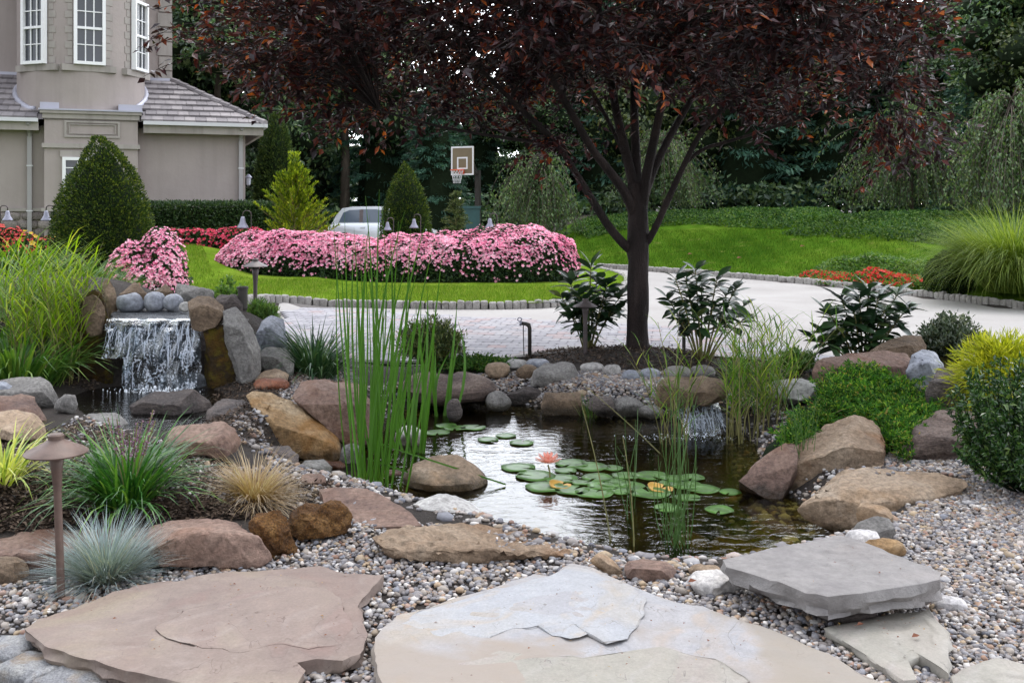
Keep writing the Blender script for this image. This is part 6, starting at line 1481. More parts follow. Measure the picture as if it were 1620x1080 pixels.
bed('ground_cover', 'dark green pachysandra bed at the upper right of the back lawn', [(1232, 374), (1290, 356), (1320, 348), (1420, 343), (1540, 343), (1700, 350), (1700, 420), (1560, 398), (1400, 382), (1300, 379)], 24000, 0, .15, .09, 0, 'cover', None, 'ground cover')
bed('ground_cover', 'green pachysandra bed behind the middle of the back lawn', [(900, 366), (920, 352), (1000, 341), (1120, 338.5), (1240, 338), (1330, 339), (1330, 350), (1290, 358), (1235, 366), (1100, 357), (1000, 364), (930, 380)], 24000, 0, .17, .09, 0, 'cover', None, 'ground cover')
# dark shrub at the kerb
Y = 17.2; a = Py(1466, 455, Y); b_ = Py(1540, 455, Y); c = ((a[0] + b_[0]) / 2, Y, gz1((a[0] + b_[0]) / 2, Y))
topiary('dark_shrub', 'dark rounded evergreen shrub beside the fountain grass', 'shrub', c, (b_[0] - a[0]) / 2, .4, Py(1500, 400, Y)[2] - c[2], dome(.5), 6000, .06, 'yew', .4, .5, .85, lump=.08)
# small-leaved glossy shrub at the right edge
c = hit(1688, 800); c[1] += .25
M['boxleaf2'] = M['boxleaf']
root = plant('boxwood', 'loose dark shrub with small glossy leaves at the right edge of the gravel', 'shrub', c); G, S = Geo(), Geo()
W_ = .44; hB = Py(1600, 555, c[1])[2] - c[2]
for k in range(320):
    a = rs.rand() * 6.28; R = W_ * np.sqrt(rs.rand()) ; o_ = c + np.array([cos(a) * R * .35, sin(a) * R * .35, 0]); hh = hB * (.35 + .68 * rs.rand()) * (1 - .35 * (R / W_) ** 2)
    tip = c + np.array([cos(a) * R * 1.15, sin(a) * R * 1.15, hh]); u = np.linspace(0, 1, 5)[:, None]; pth = o_ + (tip - o_) * u + np.array([cos(a), sin(a), 0]) * .05 * (4 * u * (1 - u))
    S.tube(pth, np.linspace(.005, .0015, 5), 4, False); m_ = 70; w_ = .25 + .75 * rs.rand(m_); q = np.stack([np.interp(w_, u[:, 0], pth[:, i]) for i in range(3)], 1)
    leaves(G, q, (tip - o_)[None] * 1.0 + rdir(m_) * .8, rdir(m_) + [0, 0, .8], .038 * (.6 + .7 * rs.rand(m_)), .016)
addp(root, 'foliage', G, 'boxleaf', False, 'stuff'); addp(root, 'branches', S, 'core', False, 'stuff')
# golden thread cypress
M['thread'] = leafmat('golden_thread', [(0, (.16, .20, .012)), (.5, (.34, .38, .02)), (1, (.52, .50, .05))], .5, .4)
c = Py(1592, 600, 7.0); c[2] = gz1(c[0], c[1]) - .05; root = plant('thread_cypress', 'yellow-green thread-leaved cypress on the right bank', 'conifer', c); G = Geo()
for k in range(760):
    a = rs.rand() * 6.28; el = -.15 + 1.5 * rs.rand(); R = .44 * (.5 + .6 * rs.rand()); o_ = c + [0, 0, .2]; d = np.array([cos(a) * cos(el), sin(a) * cos(el), sin(el)])
    tip = o_ + d * R + [0, 0, -.05]; m_ = 20; u = .35 + .65 * rs.rand(m_); q = o_ + (tip - o_) * u[:, None] + np.array([0, 0, .10]) * (4 * u * (1 - u))[:, None] + rs.randn(m_, 3) * .014
    leaves(G, q, d[None] + rdir(m_) * .5 - [0, 0, .35], rdir(m_), .085, .008)
addp(root, 'foliage', G, 'thread', False, 'stuff'); addp(root, 'trunk', Geo().tube([c, c + [0, 0, .3]], [.03, .015], 6), 'stalk', False)
# cotoneaster-like shrub
M['grayleaf'] = leafmat('pale_backed_leaf', [(0, (.03, .05, .025)), (.5, (.06, .09, .05)), (.85, (.14, .17, .12)), (1, (.28, .30, .26))], .4, .2, .5)
def loose(name, label, c, rx, ry, h, n_st, n_lf, ls, wd, mat, cat='shrub', upl=.4, group=None):
    root = plant(name, label, cat, c, group); G, S = Geo(), Geo()
    for k in range(n_st):
        a = rs.rand() * 6.28; t = np.sqrt(rs.rand()); tip = np.array(c) + np.array([cos(a) * rx * t, sin(a) * ry * t, h * (.35 + .65 * rs.rand()) * (1 - .45 * t * t)]); o_ = np.array(c) + np.array([cos(a) * rx * .15, sin(a) * ry * .15, 0])
        u = np.linspace(0, 1, 5)[:, None]; pth = o_ + (tip - o_) * u + np.array([0, 0, h * .18]) * (u * (1 - u) * 4); S.tube(pth, np.linspace(.006, .0015, 5), 4, False)
        w_ = .2 + .8 * rs.rand(n_lf); q = np.stack([np.interp(w_, u[:, 0], pth[:, i]) for i in range(3)], 1) + rs.randn(n_lf, 3) * .02
        leaves(G, q, (tip - o_)[None] * .7 / max(h, .2) + rdir(n_lf) * .8 + [0, 0, upl], rdir(n_lf) + [0, 0, .6], ls * (.6 + .7 * rs.rand(n_lf)), wd)
    addp(root, 'foliage', G, mat, False, 'stuff'); addp(root, 'branches', S, 'stalk', False, 'stuff'); return root
def loose_px(name, label, px, pyb, Y, wpx, ytop, *a, **k):
    q = Py(px, pyb, Y); q[2] = gz1(q[0], Y); return loose(name, label, q, wpx / F * Y / 2, wpx / F * Y / 2.4, Py(px, ytop, Y)[2] - q[2], *a, **k)
loose_px('pale_leaved_shrub', 'grey-green shrub with small pale leaves above the right bank boulders', 1505, 555, 8.7, 120, 488, 120, 60, .04, .02, 'grayleaf')
loose_px('leafy_shrub', 'small leafy shrub between the reed grass and the long reddish boulder', 1262, 612, 8.9, 80, 552, 60, 40, .05, .018, 'cover2')
loose_px('fine_leaved_shrub', 'fine-leaved dark shrub behind the cattails', 682, 585, 9.6, 120, 492, 170, 60, .05, .012, 'spruce')
loose_px('ground_cover', 'low dark ground cover along the paver edge behind the layered boulder', 750, 590, 9.55, 150, 566, 120, 40, .035, .02, 'cover', cat='ground cover')
loose_px('ground_cover', 'small green leafy tuft on the lawn edge behind the waterfall', 360, 470, 13.2, 70, 440, 60, 30, .05, .03, 'cover2', cat='ground cover')
loose_px('low_juniper', 'small green juniper tuft beside the black spot lamp', 412, 505, 9.6, 60, 474, 80, 60, .05, .010, 'cover2')
# mounded juniper on the right bank
M['juniper'] = leafmat('juniper_spray', [(0, (.014, .05, .010)), (.4, (.035, .12, .016)), (.75, (.085, .20, .022)), (.95, (.22, .33, .04)), (1, (.28, .18, .06))], .55, .3, .15, patch=.35, psc=3.0)
JP = [(1292, 640), (1300, 598), (1330, 578), (1372, 575), (1420, 588), (1470, 620), (1478, 650), (1455, 690), (1440, 705), (1405, 690), (1390, 660), (1340, 650), (1290, 670), (1255, 690), (1225, 685), (1260, 655)]
JY = 7.0; c = Py(1370, 660, JY); root = plant('juniper', 'low spreading green juniper draped between the right bank boulders', 'juniper', c)
JW = [Py(x, y, 0)[:1] for x, y in JP] if False else None
G, S = Geo(), Geo(); cnt = 0; JPn = JP; r2 = np.random.RandomState(4)
while cnt < 780:
    x, y = r2.uniform(1225, 1478), r2.uniform(572, 705)
    if not inpoly(np.array([x]), np.array([y]), JP)[0]: continue
    cnt += 1; Yy = 6.15 + (705 - y) / 133 * 1.55; o_ = Py(x, y, Yy) + r2.randn(3) * .02 - [0, 0, .07]; a = r2.rand() * 6.28; d = norm(np.array([cos(a), sin(a) - .3, .45 + .3 * r2.rand()])); m_ = 34
    u = r2.rand(m_); q = o_ + d * (.11 * u)[:, None] + r2.randn(m_, 3) * (.020 * (1.2 - u))[:, None]
    leaves(G, q, d[None] + rdir(m_, r2) * .75, rdir(m_, r2), .034, .010, r2)
    if cnt % 6 == 0: S.tube([o_ - [0, 0, .12], o_, o_ + d * .08], [.006, .004, .002], 4, False)
addp(root, 'foliage', G, 'juniper', False, 'stuff'); addp(root, 'branches', S, 'stalk', False, 'stuff')
pc_ = []
for k in range(70):
    while True:
        x, y = r2.uniform(1235, 1470), r2.uniform(590, 700)
        if inpoly(np.array([x]), np.array([y]), JP)[0]: break
    Yy = 6.15 + (705 - y) / 133 * 1.55; pc_.append(Py(x, y, Yy + .12) - [0, 0, .15])
Kq = Geo()
for q in pc_: Kq.add(ico(2)[0] * [.14, .12, .10] + q, None, ico(2)[1])
addp(root, 'inner_twigs', Kq, 'core', False, 'stuff', True)

# big-leaved shrubs: every leaf a part
M['bigleaf'] = leafmat('large_glossy_leaf', [(0, (.018, .045, .02)), (1, (.05, .10, .035))], .3, .2, .5)
m, N, L, b = newmat('large_leaf'); oi = N.new('ShaderNodeObjectInfo'); r1 = ramp(N, [(0, (.012, .032, .015)), (.5, (.025, .06, .022)), (.9, (.05, .10, .03)), (1, (.11, .13, .03))]); L.new(oi.outputs['Random'], r1.inputs['Fac']); L.new(r1.outputs['Color'], b.inputs['Base Color']); b.inputs['Roughness'].default_value = .33
tr = N.new('ShaderNodeBsdfTranslucent'); L.new(r1.outputs['Color'], tr.inputs['Color']); ms = N.new('ShaderNodeMixShader'); ms.inputs[0].default_value = .2; L.new(b.outputs[0], ms.inputs[1]); L.new(tr.outputs[0], ms.inputs[2]); L.new(ms.outputs[0], N['Material Output'].inputs['Surface']); M['bl'] = m
def bigleaf_mesh(bend):
    V = []
    for t_, w_ in ((0, .04), (.12, .16), (.32, .42), (.55, .5), (.78, .34), (.92, .14), (1, .01)):
        z = -bend * t_ * t_; V += [(t_, -w_ * .46, z + w_ * .10), (t_, 0, z), (t_, w_ * .46, z + w_ * .10)]
    me = Geo().add(V, [(i * 3 + e, i * 3 + e + 1, i * 3 + e + 4, i * 3 + e + 3) for i in range(6) for e in (0, 1)]).mesh('leaf', True); me.materials.append(M['bl']); return me
BLM = [bigleaf_mesh(x) for x in (.05, .18, .35)]
def bigleaf_shrub(label, px, pyb, Y, tops, whorl, ln, loc_z=None):
    c = Py(px, pyb, Y); c[2] = gz1(c[0], Y) if loc_z is None else loc_z; root = plant('broad_leaf_shrub', label, 'shrub', c, 'broad-leaved shrubs round the tree')
    for tx, ty in tops:
        tip = Py(tx, ty, Y + rs.randn() * .15) - c; o_ = np.array([tip[0] * .12, tip[1] * .12, -.03]); u = np.linspace(0, 1, 6)[:, None]; pth = o_ + (tip - o_) * u + np.array([0, 0, .06]) * (4 * u * (1 - u))
        Geo().tube(pth, np.linspace(.010, .005, 6), 6).obj('stem', M['stalk'], root, smooth=True)
        for k in range(whorl):
            t_ = 1 - .42 * (k / whorl) ** 1.1; p = np.array([np.interp(t_, u[:, 0], pth[:, i]) for i in range(3)])
            a = k * 2.4 + rs.rand() * .6; el = .75 - 1.15 * (k / whorl) + rs.randn() * .15
            o = link('leaf', BLM[rs.randint(3)], root, p); o.rotation_euler = (rs.randn() * .3, -el, a); s = ln * (.7 + .5 * rs.rand()); o.scale = (s, s, s)
    return root
bigleaf_shrub('broad-leaved dark shrub behind the lamp left of the tree trunk', 930, 555, 10.15, [(935, 418), (900, 440), (962, 448), (888, 470), (925, 475), (975, 490), (905, 500), (950, 505), (930, 525), (960, 470), (945, 440), (915, 465), (985, 465)], 20, .19)
bigleaf_shrub('broad-leaved dark shrub right of the tree trunk', 1110, 560, 9.7, [(1100, 425), (1068, 440), (1135, 438), (1165, 455), (1055, 470), (1180, 480), (1090, 470), (1130, 480), (1150, 505), (1075, 500), (1105, 500), (1185, 500), (1110, 450), (1150, 465), (1085, 440)], 18, .175)
bigleaf_shrub('widest broad-leaved shrub, low on the right bank in front of the driveway', 1365, 560, 8.9, [(1330, 470), (1375, 455), (1420, 465), (1310, 495), (1350, 490), (1400, 490), (1440, 485), (1300, 525), (1335, 520), (1375, 515), (1415, 515), (1290, 540), (1360, 470), (1390, 470), (1320, 545), (1380, 540)], 20, .185)
# ================================================================== HOUSE
HA = radians(20); HO = Py(388, 340, 26.0); HO[2] = .55
ca_, sa_ = cos(HA), sin(HA)
def hxz(px, py, yl=0.0):
    """photo pixel -> local x, z on the house plane y = yl"""
    d = ray(px, py); n_ = np.array([-sa_, ca_, 0]); p0 = HO + yl * n_
    t = np.dot(p0 - [0, 0, CAMZ], n_) / np.dot(d, n_); q = np.array([0, 0, CAMZ]) + d * t
    return np.dot(q - HO, [ca_, sa_, 0]), q[2] - HO[2]
def hx(px, yl=0.0): return hxz(px, 200, yl)[0]
def hzz(px, py, yl=0.0): return hxz(px, py, yl)[1]
M['stucco'] = plain('beige_stucco', (.34, .295, .275), .9, 0, .08, 1.2, .6, .2, streak=.11)
M['trimst'] = plain('stucco_trim', (.335, .305, .28), .85, 0, .08, 1.5, .2, .2, streak=.3)
M['whitep'] = plain('white_paint', (.78, .78, .78), .4, 0, .02, 3, 0)
M['gut'] = plain('pale_gutter', (.55, .55, .56), .35, 0, .04, 2, 0)
M['spout'] = plain('grey_downspout', (.33, .315, .315), .45, 0, .06, 2, 0); M['flash'] = plain('lead_flashing', (.40, .40, .46), .45, .3, .1, 2, 0)
m, N, L, b = newmat('window_glass'); b.inputs['Base Color'].default_value = (.03, .035, .045, 1); b.inputs['Roughness'].default_value = .05; b.inputs['Specular IOR Level'].default_value = .8; M['glass'] = m
m, N, L, b = newmat('roof_tile'); oi = N.new('ShaderNodeObjectInfo'); r1 = ramp(N, [(0, (.16, .145, .15)), (.5, (.22, .20, .205)), (1, (.28, .255, .255))]); L.new(oi.outputs['Random'], r1.inputs['Fac'])
t = N.new('ShaderNodeTexCoord'); n1 = noise(N, L, t.outputs['Object'], 9, 5, .6); L.new(mixc(N, L, 1.0, r1.outputs['Color'], maprange(N, L, n1.outputs['Fac'], .3, .7, .8, 1.12), 'MULTIPLY'), b.inputs['Base Color']); b.inputs['Roughness'].default_value = .85; M['tile'] = m
M['fieldstone'] = rockmat('base_fieldstone', (.14, .125, .12), (.22, .20, .19), (.30, .27, .25), 3, .5)
house = thing('house', 'beige stucco house with a round turret, white windows and tiled roof', 'house', HO, HA)
def hb(name, lo, hi, mat, par=house, M_=None): return Geo().box(lo, hi, M_).obj(name, M[mat], par)
ze = hzz(300, 200)                        # eave height
xb0, xb1 = hx(70, -.40), hx(218, -.40)    # the projecting bay
z2 = hzz(270, 129, 2.25); x2 = hx(270, 2.25)
XL = -16.0
hb('wall', (XL, 0, -.6), (0, 7, ze - .08), 'stucco')
hb('bay', (xb0, -.40, -.6), (xb1, .5, hzz(140, 181, -.40)), 'stucco')
zc = hzz(140, 181, -.40)
hb('cornice', (xb0 - .09, -.50, zc), (xb1 + .09, .52, zc + .07), 'trimst'); hb('cornice', (xb0 - .04, -.45, zc - .12), (xb1 + .04, .51, zc - .003), 'trimst')
hb('cornice', (xb0 - .12, -.53, zc + .073), (xb1 + .12, 1.2, zc + .11), 'flash')
zb2 = hzz(140, 231, -.40); hb('string_course', (xb0 - .05, -.46, zb2 - .06), (xb1 + .05, .49, zb2 + .05), 'trimst')
# sunk panel on the bay
def rectframe(name, x0, x1, z0, z1, y, w, d, mat, par=house):
    G = Geo(); G.box((x0, y - d, z0), (x1, y, z0 + w)); G.box((x0, y - d, z1 - w), (x1, y, z1)); G.box((x0, y - d, z0 + w), (x0 + w, y, z1 - w)); G.box((x1 - w, y - d, z0 + w), (x1, y, z1 - w)); return G.obj(name, M[mat], par)
pa, pb = hxz(102, 217, -.4), hxz(190, 193, -.4)
rectframe('panel_moulding', pa[0], pb[0], pa[1], pb[1], -.402, .05, .035, 'trimst'); rectframe('panel_moulding', pa[0] + .10, pb[0] - .10, pa[1] + .08, pb[1] - .08, -.402, .02, .03, 'trimst')
# bay window (half hidden by the yew)
def window(x0, x1, z0, z1, y, nx_, nz_, sashes=2, par=house, MW=None):
    """frame, sashes, muntins, pane; built in the plane y, looking to -y"""
    G = Geo(); w = .075
    for lo, hi in (((x0, y - .07, z0), (x1, y + .05, z0 + w)), ((x0, y - .07, z1 - w), (x1, y + .05, z1)), ((x0, y - .07, z0 + w), (x0 + w, y + .05, z1 - w)), ((x1 - w, y - .07, z0 + w), (x1, y + .05, z1 - w))): G.box(lo, hi, MW)
    f = G.obj('window', M['whitep'], par)
    Geo().box((x0 + w, y + .012, z0 + w), (x1 - w, y + .022, z1 - w), MW).obj('pane', M['glass'], f)
    zs = np.linspace(z0 + w, z1 - w, sashes + 1)
    G = Geo()
    for k in range(1, sashes): G.box((x0 + w, y - .045, zs[k] - .03), (x1 - w, y + .01, zs[k] + .03), MW)
    G.obj('sash_rail', M['whitep'], f); G = Geo()
    for i in range(1, nx_): x = x0 + w + (x1 - x0 - 2 * w) * i / nx_; G.box((x - .013, y - .02, z0 + w), (x + .013, y + .009, z1 - w), MW)
    for s in range(sashes):
        for j_ in range(1, nz_): z = zs[s] + (zs[s + 1] - zs[s]) * j_ / nz_; G.box((x0 + w, y - .018, z - .012), (x1 - w, y + .007, z + .012), MW)
    G.obj('muntin', M['whitep'], f); return f
wa, wb = hxz(99, 330, -.4), hxz(186, 250, -.4); window(wa[0], wb[0], wa[1], wb[1], -.43, 4, 3)
hb('lintel', (wa[0] - .05, -.45, wb[1] + .005), (wb[0] + .05, -.403, wb[1] + .16), 'trimst')
# water table and stone base
zt_ = hzz(30, 331); G = Geo(); 
hb('water_table', (XL, -.07, zt_ - .05), (xb0 - .055, -.003, zt_ + .03), 'trimst'); hb('water_table', (xb0 - .06, -.47, zt_ - .05), (xb1 + .06, -.403, zt_ + .03), 'trimst'); hb('water_table', (xb1 + .065, -.07, zt_ - .05), (.05, -.003, zt_ + .03), 'trimst')
rr_ = np.random.RandomState(2)
for r_i in range(4):
    x = -11.5
    while x < -.1:
        w_ = .25 + .35 * rr_.rand(); z0 = zt_ - .06 - (r_i + 1) * .21
        yf = -.40 if xb0 - .1 < x + w_ / 2 < xb1 + .1 else 0.0
        P = ico(2)[0]; P = np.sign(P) * np.abs(P) ** .5 * [w_ / 2 - .012, .05, .098] + [x + w_ / 2, yf - .02, z0 + .1]
        Geo().add(P, None, ico(2)[1]).obj('stone', M['fieldstone'], house, smooth=True); x += w_
# second floor wall, turret
hb('upper_wall', (XL, 2.25, ze - .2), (x2, 9, 9.2), 'stucco')
R_ = (hx(229, 1.1) - hx(27, 1.1)) / 2; cxT = (hx(229, 1.1) + hx(27, 1.1)) / 2; cyT = 1.1
R_ = min(R_, 1.62)
Geo().lathe([(0, zc + .05), (R_, zc + .05), (R_, 9.2), (0, 9.2)], 96, (cxT, cyT, 0)).obj('turret', M['stucco'], house, smooth=False)
bpy.data.objects['turret'].data.set_sharp_from_angle(angle=radians(30)); bpy.data.objects['turret'].data.polygons.foreach_set('use_smooth', [True] * len(bpy.data.objects['turret'].data.polygons))
view = math.atan2(-(cxT * sa_ + cyT * ca_ + HO[1]), -(cxT * ca_ - cyT * sa_ + HO[0]))   # world bearing turret -> camera
for pxc, wpx in ((56, 30), (141.5, 43), (219, 22)):
    off = math.asin(max(-1, min(1, (hx(pxc, 1.1) - cxT) / R_ * .97)))
    # bearing from the local -y axis
    best = None
    for k in range(-1200, 1201):
        th = radians(k / 10 * .9); wx = cxT + R_ * sin(th); wy = cyT - R_ * cos(th)
        X = HO[0] + wx * ca_ - wy * sa_; Yw = HO[1] + wx * sa_ + wy * ca_; u = CX + F * X / Yw * 1.0
        # exact pixel column (pitch shifts it slightly with height)
        d_ = np.array([X, Yw, 3.6]); fw = d_[1] * cos(PITCH) - d_[2] * sin(PITCH); u = CX + F * d_[0] / fw
        nrm_ = np.array([sin(th) * ca_ + cos(th) * sa_, sin(th) * sa_ - cos(th) * ca_]); facing = np.dot(nrm_, -np.array([X, Yw])) > 0
        if facing and (best is None or abs(u - pxc) < best[0]): best = (abs(u - pxc), th)
    th = best[1]
    MW = Matrix.Translation((cxT, cyT, 0)) @ Matrix.Rotation(th, 4, 'Z')
    d0 = R_ * cos(math.asin(.36 / R_)); zw0, zw1 = hzz(141, 103, -.4), hzz(141, -12, -.4)
    window(-.36, .36, zw0, zw1, -d0 - .085, 3, 2, 2, house, MW)
    Gs = Geo().box((-.62, -d0 - .06, zw0 - .16), (.62, -d0 + .25, zw0 - .005), MW); Gs.obj('window_sill', M['trimst'], house)
    for sgn in (-1, 1):
        z = zw0 + .02; k = 0
        while z < zw1 + .3:
            w_ = .17 if k % 2 == 0 else .11; xc = sgn * (.372 + w_ / 2); MB = Matrix.Translation((cxT, cyT, 0)) @ Matrix.Rotation(th + math.asin(xc / R_), 4, 'Z')
            Geo().box((-w_ / 2, -R_ - .014, z), (w_ / 2, -R_ + .06, z + .165), MB).obj('quoin', M['trimst'], house); z += .185; k += 1
# corner quoins of the upper wall
z = z2 - .1; k = 0
while z < 9:
    w_ = .34 if k % 2 == 0 else .30; hb('quoin', (x2 - w_, 2.20, z), (x2 + .04, 2.6, z + .36), 'trimst'); z += .40; k += 1
# gutters, fascia, soffit
ye = -.42
for a_, b__ in ((XL, xb0 - .13), (xb1 + .13, .42)):
    hb('gutter', (a_, ye - .10, ze - .02), (b__, ye + .02, ze + .07), 'gut'); hb('fascia', (a_, ye + .025, ze - .22), (b__, ye + .07, ze + .05), 'trimst'); hb('soffit', (a_, ye + .073, ze - .20), (b__, -.004, ze - .15), 'trimst')
hb('gutter', (.425, ye - .10, ze - .02), (.52, 6, ze + .07), 'gut'); hb('fascia', (.33, ye + .073, ze - .219), (.42, 6, ze + .05), 'trimst')
for px_ in (47, 381):
    x = hx(px_, -.06); G = Geo().box((x - .05, -.12, -.6), (x + .05, -.03, ze - .35)); G.tube([(x, -.075, ze - .38), (x, -.12, ze - .24), (x, ye, ze - .05)], .05, 6); dsp = G.obj('downspout', M['spout'], house)
    for zz_ in (.9, 2.0): Geo().box((x - .07, -.125, zz_), (x + .07, -.002, zz_ + .03)).obj('bracket', M['gut'], dsp)
# roof plane and shingles
slope = (z2 - ze - .05) / (2.25 - ye); L_roof = math.hypot(2.25 - ye, z2 - ze - .05)
xe = .46; hipx = lambda s: xe + (x2 + .02 - xe) * s          # right limit at share s of the slope
rp = [(XL, ye, ze + .05), (xe, ye, ze + .05), (x2 + .02, 2.25, z2), (XL, 2.25, z2)]
bk = [(xe, 7, ze + .05), (x2 + .02, 7, z2)]
roof = Geo().add(rp + bk, [(0, 1, 2, 3), (1, 4, 5, 2)]).obj('roof', M['tile'], house)
rows = 8; rh = L_roof / rows; up = np.array([0, 2.25 - ye, z2 - ze - .05]) / L_roof; nrm = np.array([0, -up[2], up[1]])
for r_i in range(rows):
    s0, s1 = r_i / rows, (r_i + 1.12) / rows; xr = hipx((s0 + s1) / 2); x = xr; first = True
    while x > -11:
        w_ = .26 if not (first and r_i % 2) else .13; first = False
        xl = x - w_ + .008; lift = .028 + .008 * rs.rand(); a0 = np.array([0, ye, ze + .05]) + up * (s0 * L_roof - .03); a1 = np.array([0, ye, ze + .05]) + up * min(L_roof, s1 * L_roof)
        if not (xb0 - .1 < x - w_ / 2 < xb1 + .1 and r_i < 2):
            base = [a0 + nrm * (lift + .004), a0 + nrm * (lift + .052), a1 + nrm * .004, a1 + nrm * .024]
            xr_top = min(x, hipx(min(1, s1))) if x > hipx(min(1, s1)) else x
            v = [(xl, *base[0][1:]), (x, *base[0][1:]), (x, *base[1][1:]), (xl, *base[1][1:]), (min(xl, xr_top), *base[2][1:]), (xr_top, *base[2][1:]), (xr_top, *base[3][1:]), (min(xl, xr_top), *base[3][1:])]
            Geo().add(v, [(0, 1, 2, 3), (3, 2, 6, 7), (0, 3, 7, 4), (1, 5, 6, 2), (4, 7, 6, 5)]).obj('shingle', M['tile'], roof)
        x -= w_
n_c = 11
for k in range(n_c):
    s = k / n_c; a0 = np.array([hipx(s), ye + (2.25 - ye) * s, ze + .09 + (z2 - ze - .05) * s]); s = (k + 1.08) / n_c; a1 = np.array([hipx(s), ye + (2.25 - ye) * s, ze + .075 + (z2 - ze - .05) * s])
    Geo().tube([a0, a0 + (a1 - a0) * .02, a1], [.10, .10, .085], 8).obj('ridge_cap', M['tile'], roof)
# flashing where the roof meets turret and wall
hb('flashing', (x2 - 1.2, 2.17, z2 - .05), (x2, 2.248, z2 + .07), 'flash'); hb('flashing', (XL, 2.17, z2 - .05), (cxT - R_, 2.248, z2 + .07), 'flash')
for sg in (-1, 1):
    pts = []; G = Geo()
    for th in np.linspace(radians(40), radians(125), 14):
        x = cxT + sg * (R_ + .03) * sin(th); y = cyT - (R_ + .03) * cos(th); pts.append((x, y, max(zc + .12, ze + .05 + slope * (y - ye) + .05)))
    G.tube(pts, .075, 6)
    G.obj('flashing', M['flash'], house, smooth=True)
hb('flashing', (xb1 - .45, -.35, zc + .115), (xb1 + .1, 1.1, zc + .27), 'flash'); hb('flashing', (xb0 - .1, -.35, zc + .115), (xb0 + .35, 1.1, zc + .27), 'flash')
# eave of the main roof glimpsed at the top
hb('upper_eave', (XL, 1.4, 9.2), (x2 + .7, 9, 9.4), 'trimst')
hb('hose_box', (hx(221, -.1), -.16, hzz(221, 325, -.1)), (hx(226, -.1), -.02, hzz(221, 303, -.1)), 'whitep')
# lantern on the end wall
M['iron'] = plain('dark_bronze', (.05, .045, .04), .5, .4); M['bronze'] = plain('weathered_bronze_lamp', (.115, .075, .06), .5, .1, .3, 14, .1); M['pewter'] = plain('grey_metal_bell', (.26, .26, .32), .42, .4, .15)
M['bronze_dark'] = plain('dark_lamp_bronze', (.08, .065, .065), .45, .3, .2)
q = Py(393, 285, 26.2); la = thing('wall_lantern', 'small metal lantern on the far corner of the house', 'lantern', q)
Geo().lathe([(0, .16), (.03, .15), (.10, .07), (.085, .06), (.07, .06)], 8).obj('roof', M['pewter'], la); Geo().lathe([(.07, .06), (.055, -.12), (.03, -.14), (0, -.14)], 6).obj('glass', M['flash'], la); Geo().tube([(0, 0, -.13), (0, 0.05, -.2), (-.12, .12, -.18)], .012, 6).obj('arm', M['iron'], la)

# ================================================================== LAMPS
def path_light(label, c, h, hatr, mat, stem_r, lean=0.0):
    r = thing('path_light', label, 'path light', c, 0, 'mushroom path lights in the garden'); k = hatr / .10
    n_ = 9; z = np.linspace(-.05, h, n_); rad = stem_r * np.interp(z, [-.05, h * .75, h * .93, h], [1, 1, 1.6, 2.1]); Geo().tube(np.stack([z * lean, z * 0, z], 1), rad, 14).obj('stem', M[mat], r, smooth=True)
    o = Geo().lathe([(0, .055 * k), (.020 * k, .055 * k), (.025 * k, .050 * k), (.025 * k, .036 * k), (.030 * k, .032 * k), (.060 * k, .016 * k), (.092 * k, .001 * k), (.100 * k, -.006 * k), (.098 * k, -.010 * k), (.06 * k, .004 * k), (.02 * k, .012 * k), (0, .012 * k)], 36, (h * lean, 0, h)).obj('hat', M[mat], r, smooth=True)
    o.data.set_sharp_from_angle(angle=radians(40)); return r
c = hit(97, 951); k = c[1] / F
path_light('bronze mushroom path light at the front left beside the blue fescue', c, Py(88, 712, c[1])[2] - c[2], 48 * k, 'bronze', 6.2 * k, -.035)
c = Py(404, 476, 12.2); c[2] = gz1(c[0], c[1]); k = c[1] / F
path_light('dark mushroom path light on the lawn edge in front of the pink hedge', c, Py(404, 420, c[1])[2] - c[2], 19.5 * k, 'bronze_dark', 3.2 * k)
c = Py(926, 566, 9.75); c[2] = gz1(c[0], c[1]); k = c[1] / F
path_light('dark mushroom path light on the mulch left of the tree trunk', c, Py(928, 483, c[1])[2] - c[2], 20 * k, 'bronze_dark', 3.4 * k)
def bell(label, px, py, Y, s=1.0, side=1, mat='pewter'):
    q = Py(px, py, Y); z0 = gz1(q[0], Y); r = thing('bell_lamp', label, 'garden lamp', (q[0] + side * .13 * s, Y, z0), 0, 'bell-shaped garden lamps'); h = q[2] - z0; x = -side * .13 * s
    Geo().lathe([(0, .12), (.022, .12), (.035, .09), (.045, .03), (.085, -.035), (.095, -.06), (.09, -.06), (.0, -.03)], 16, (x / s, 0, 0)).obj('bell', M[mat], r, (0, 0, 0), smooth=True)
    bl = [o for o in r.children][0]; bl.location = (0, 0, h); bl.scale = (s, s, s)
    t = np.linspace(0, pi, 9); arc = [(-side * .065 * s + side * .065 * s * cos(a), 0, h + .16 * s + .05 * s * sin(a)) for a in t]
    Geo().tube([(0, 0, -.05), (0, 0, h * .5), (0, 0, h + .15 * s)] + arc[1:] + [(x, 0, h + .11 * s)], .010, 6).obj('hook', M['bronze_dark' if mat == 'pewter' else mat], r, smooth=True); return r
bell('bell-shaped lamp on a hook at the left edge in front of the house', 12, 344, 17.5, 1.0, -1); bell('bell-shaped lamp left of the big cone yew', 73, 344, 17.5, 1.0, 1)
bell('bell-shaped lamp on a tall hook between the red flowers and the pink hedge', 384, 355, 20.6, 1.35, 1); bell('bell-shaped lamp in front of the silver car', 613, 360, 21.5, 1.0, 1); bell('bell-shaped lamp in front of the smaller cone yew', 655, 356, 21.5, 1.1, 1); bell('bell-shaped lamp behind the hump of the pink hedge near the green bin', 775, 356, 21.5, 1.2, 1)
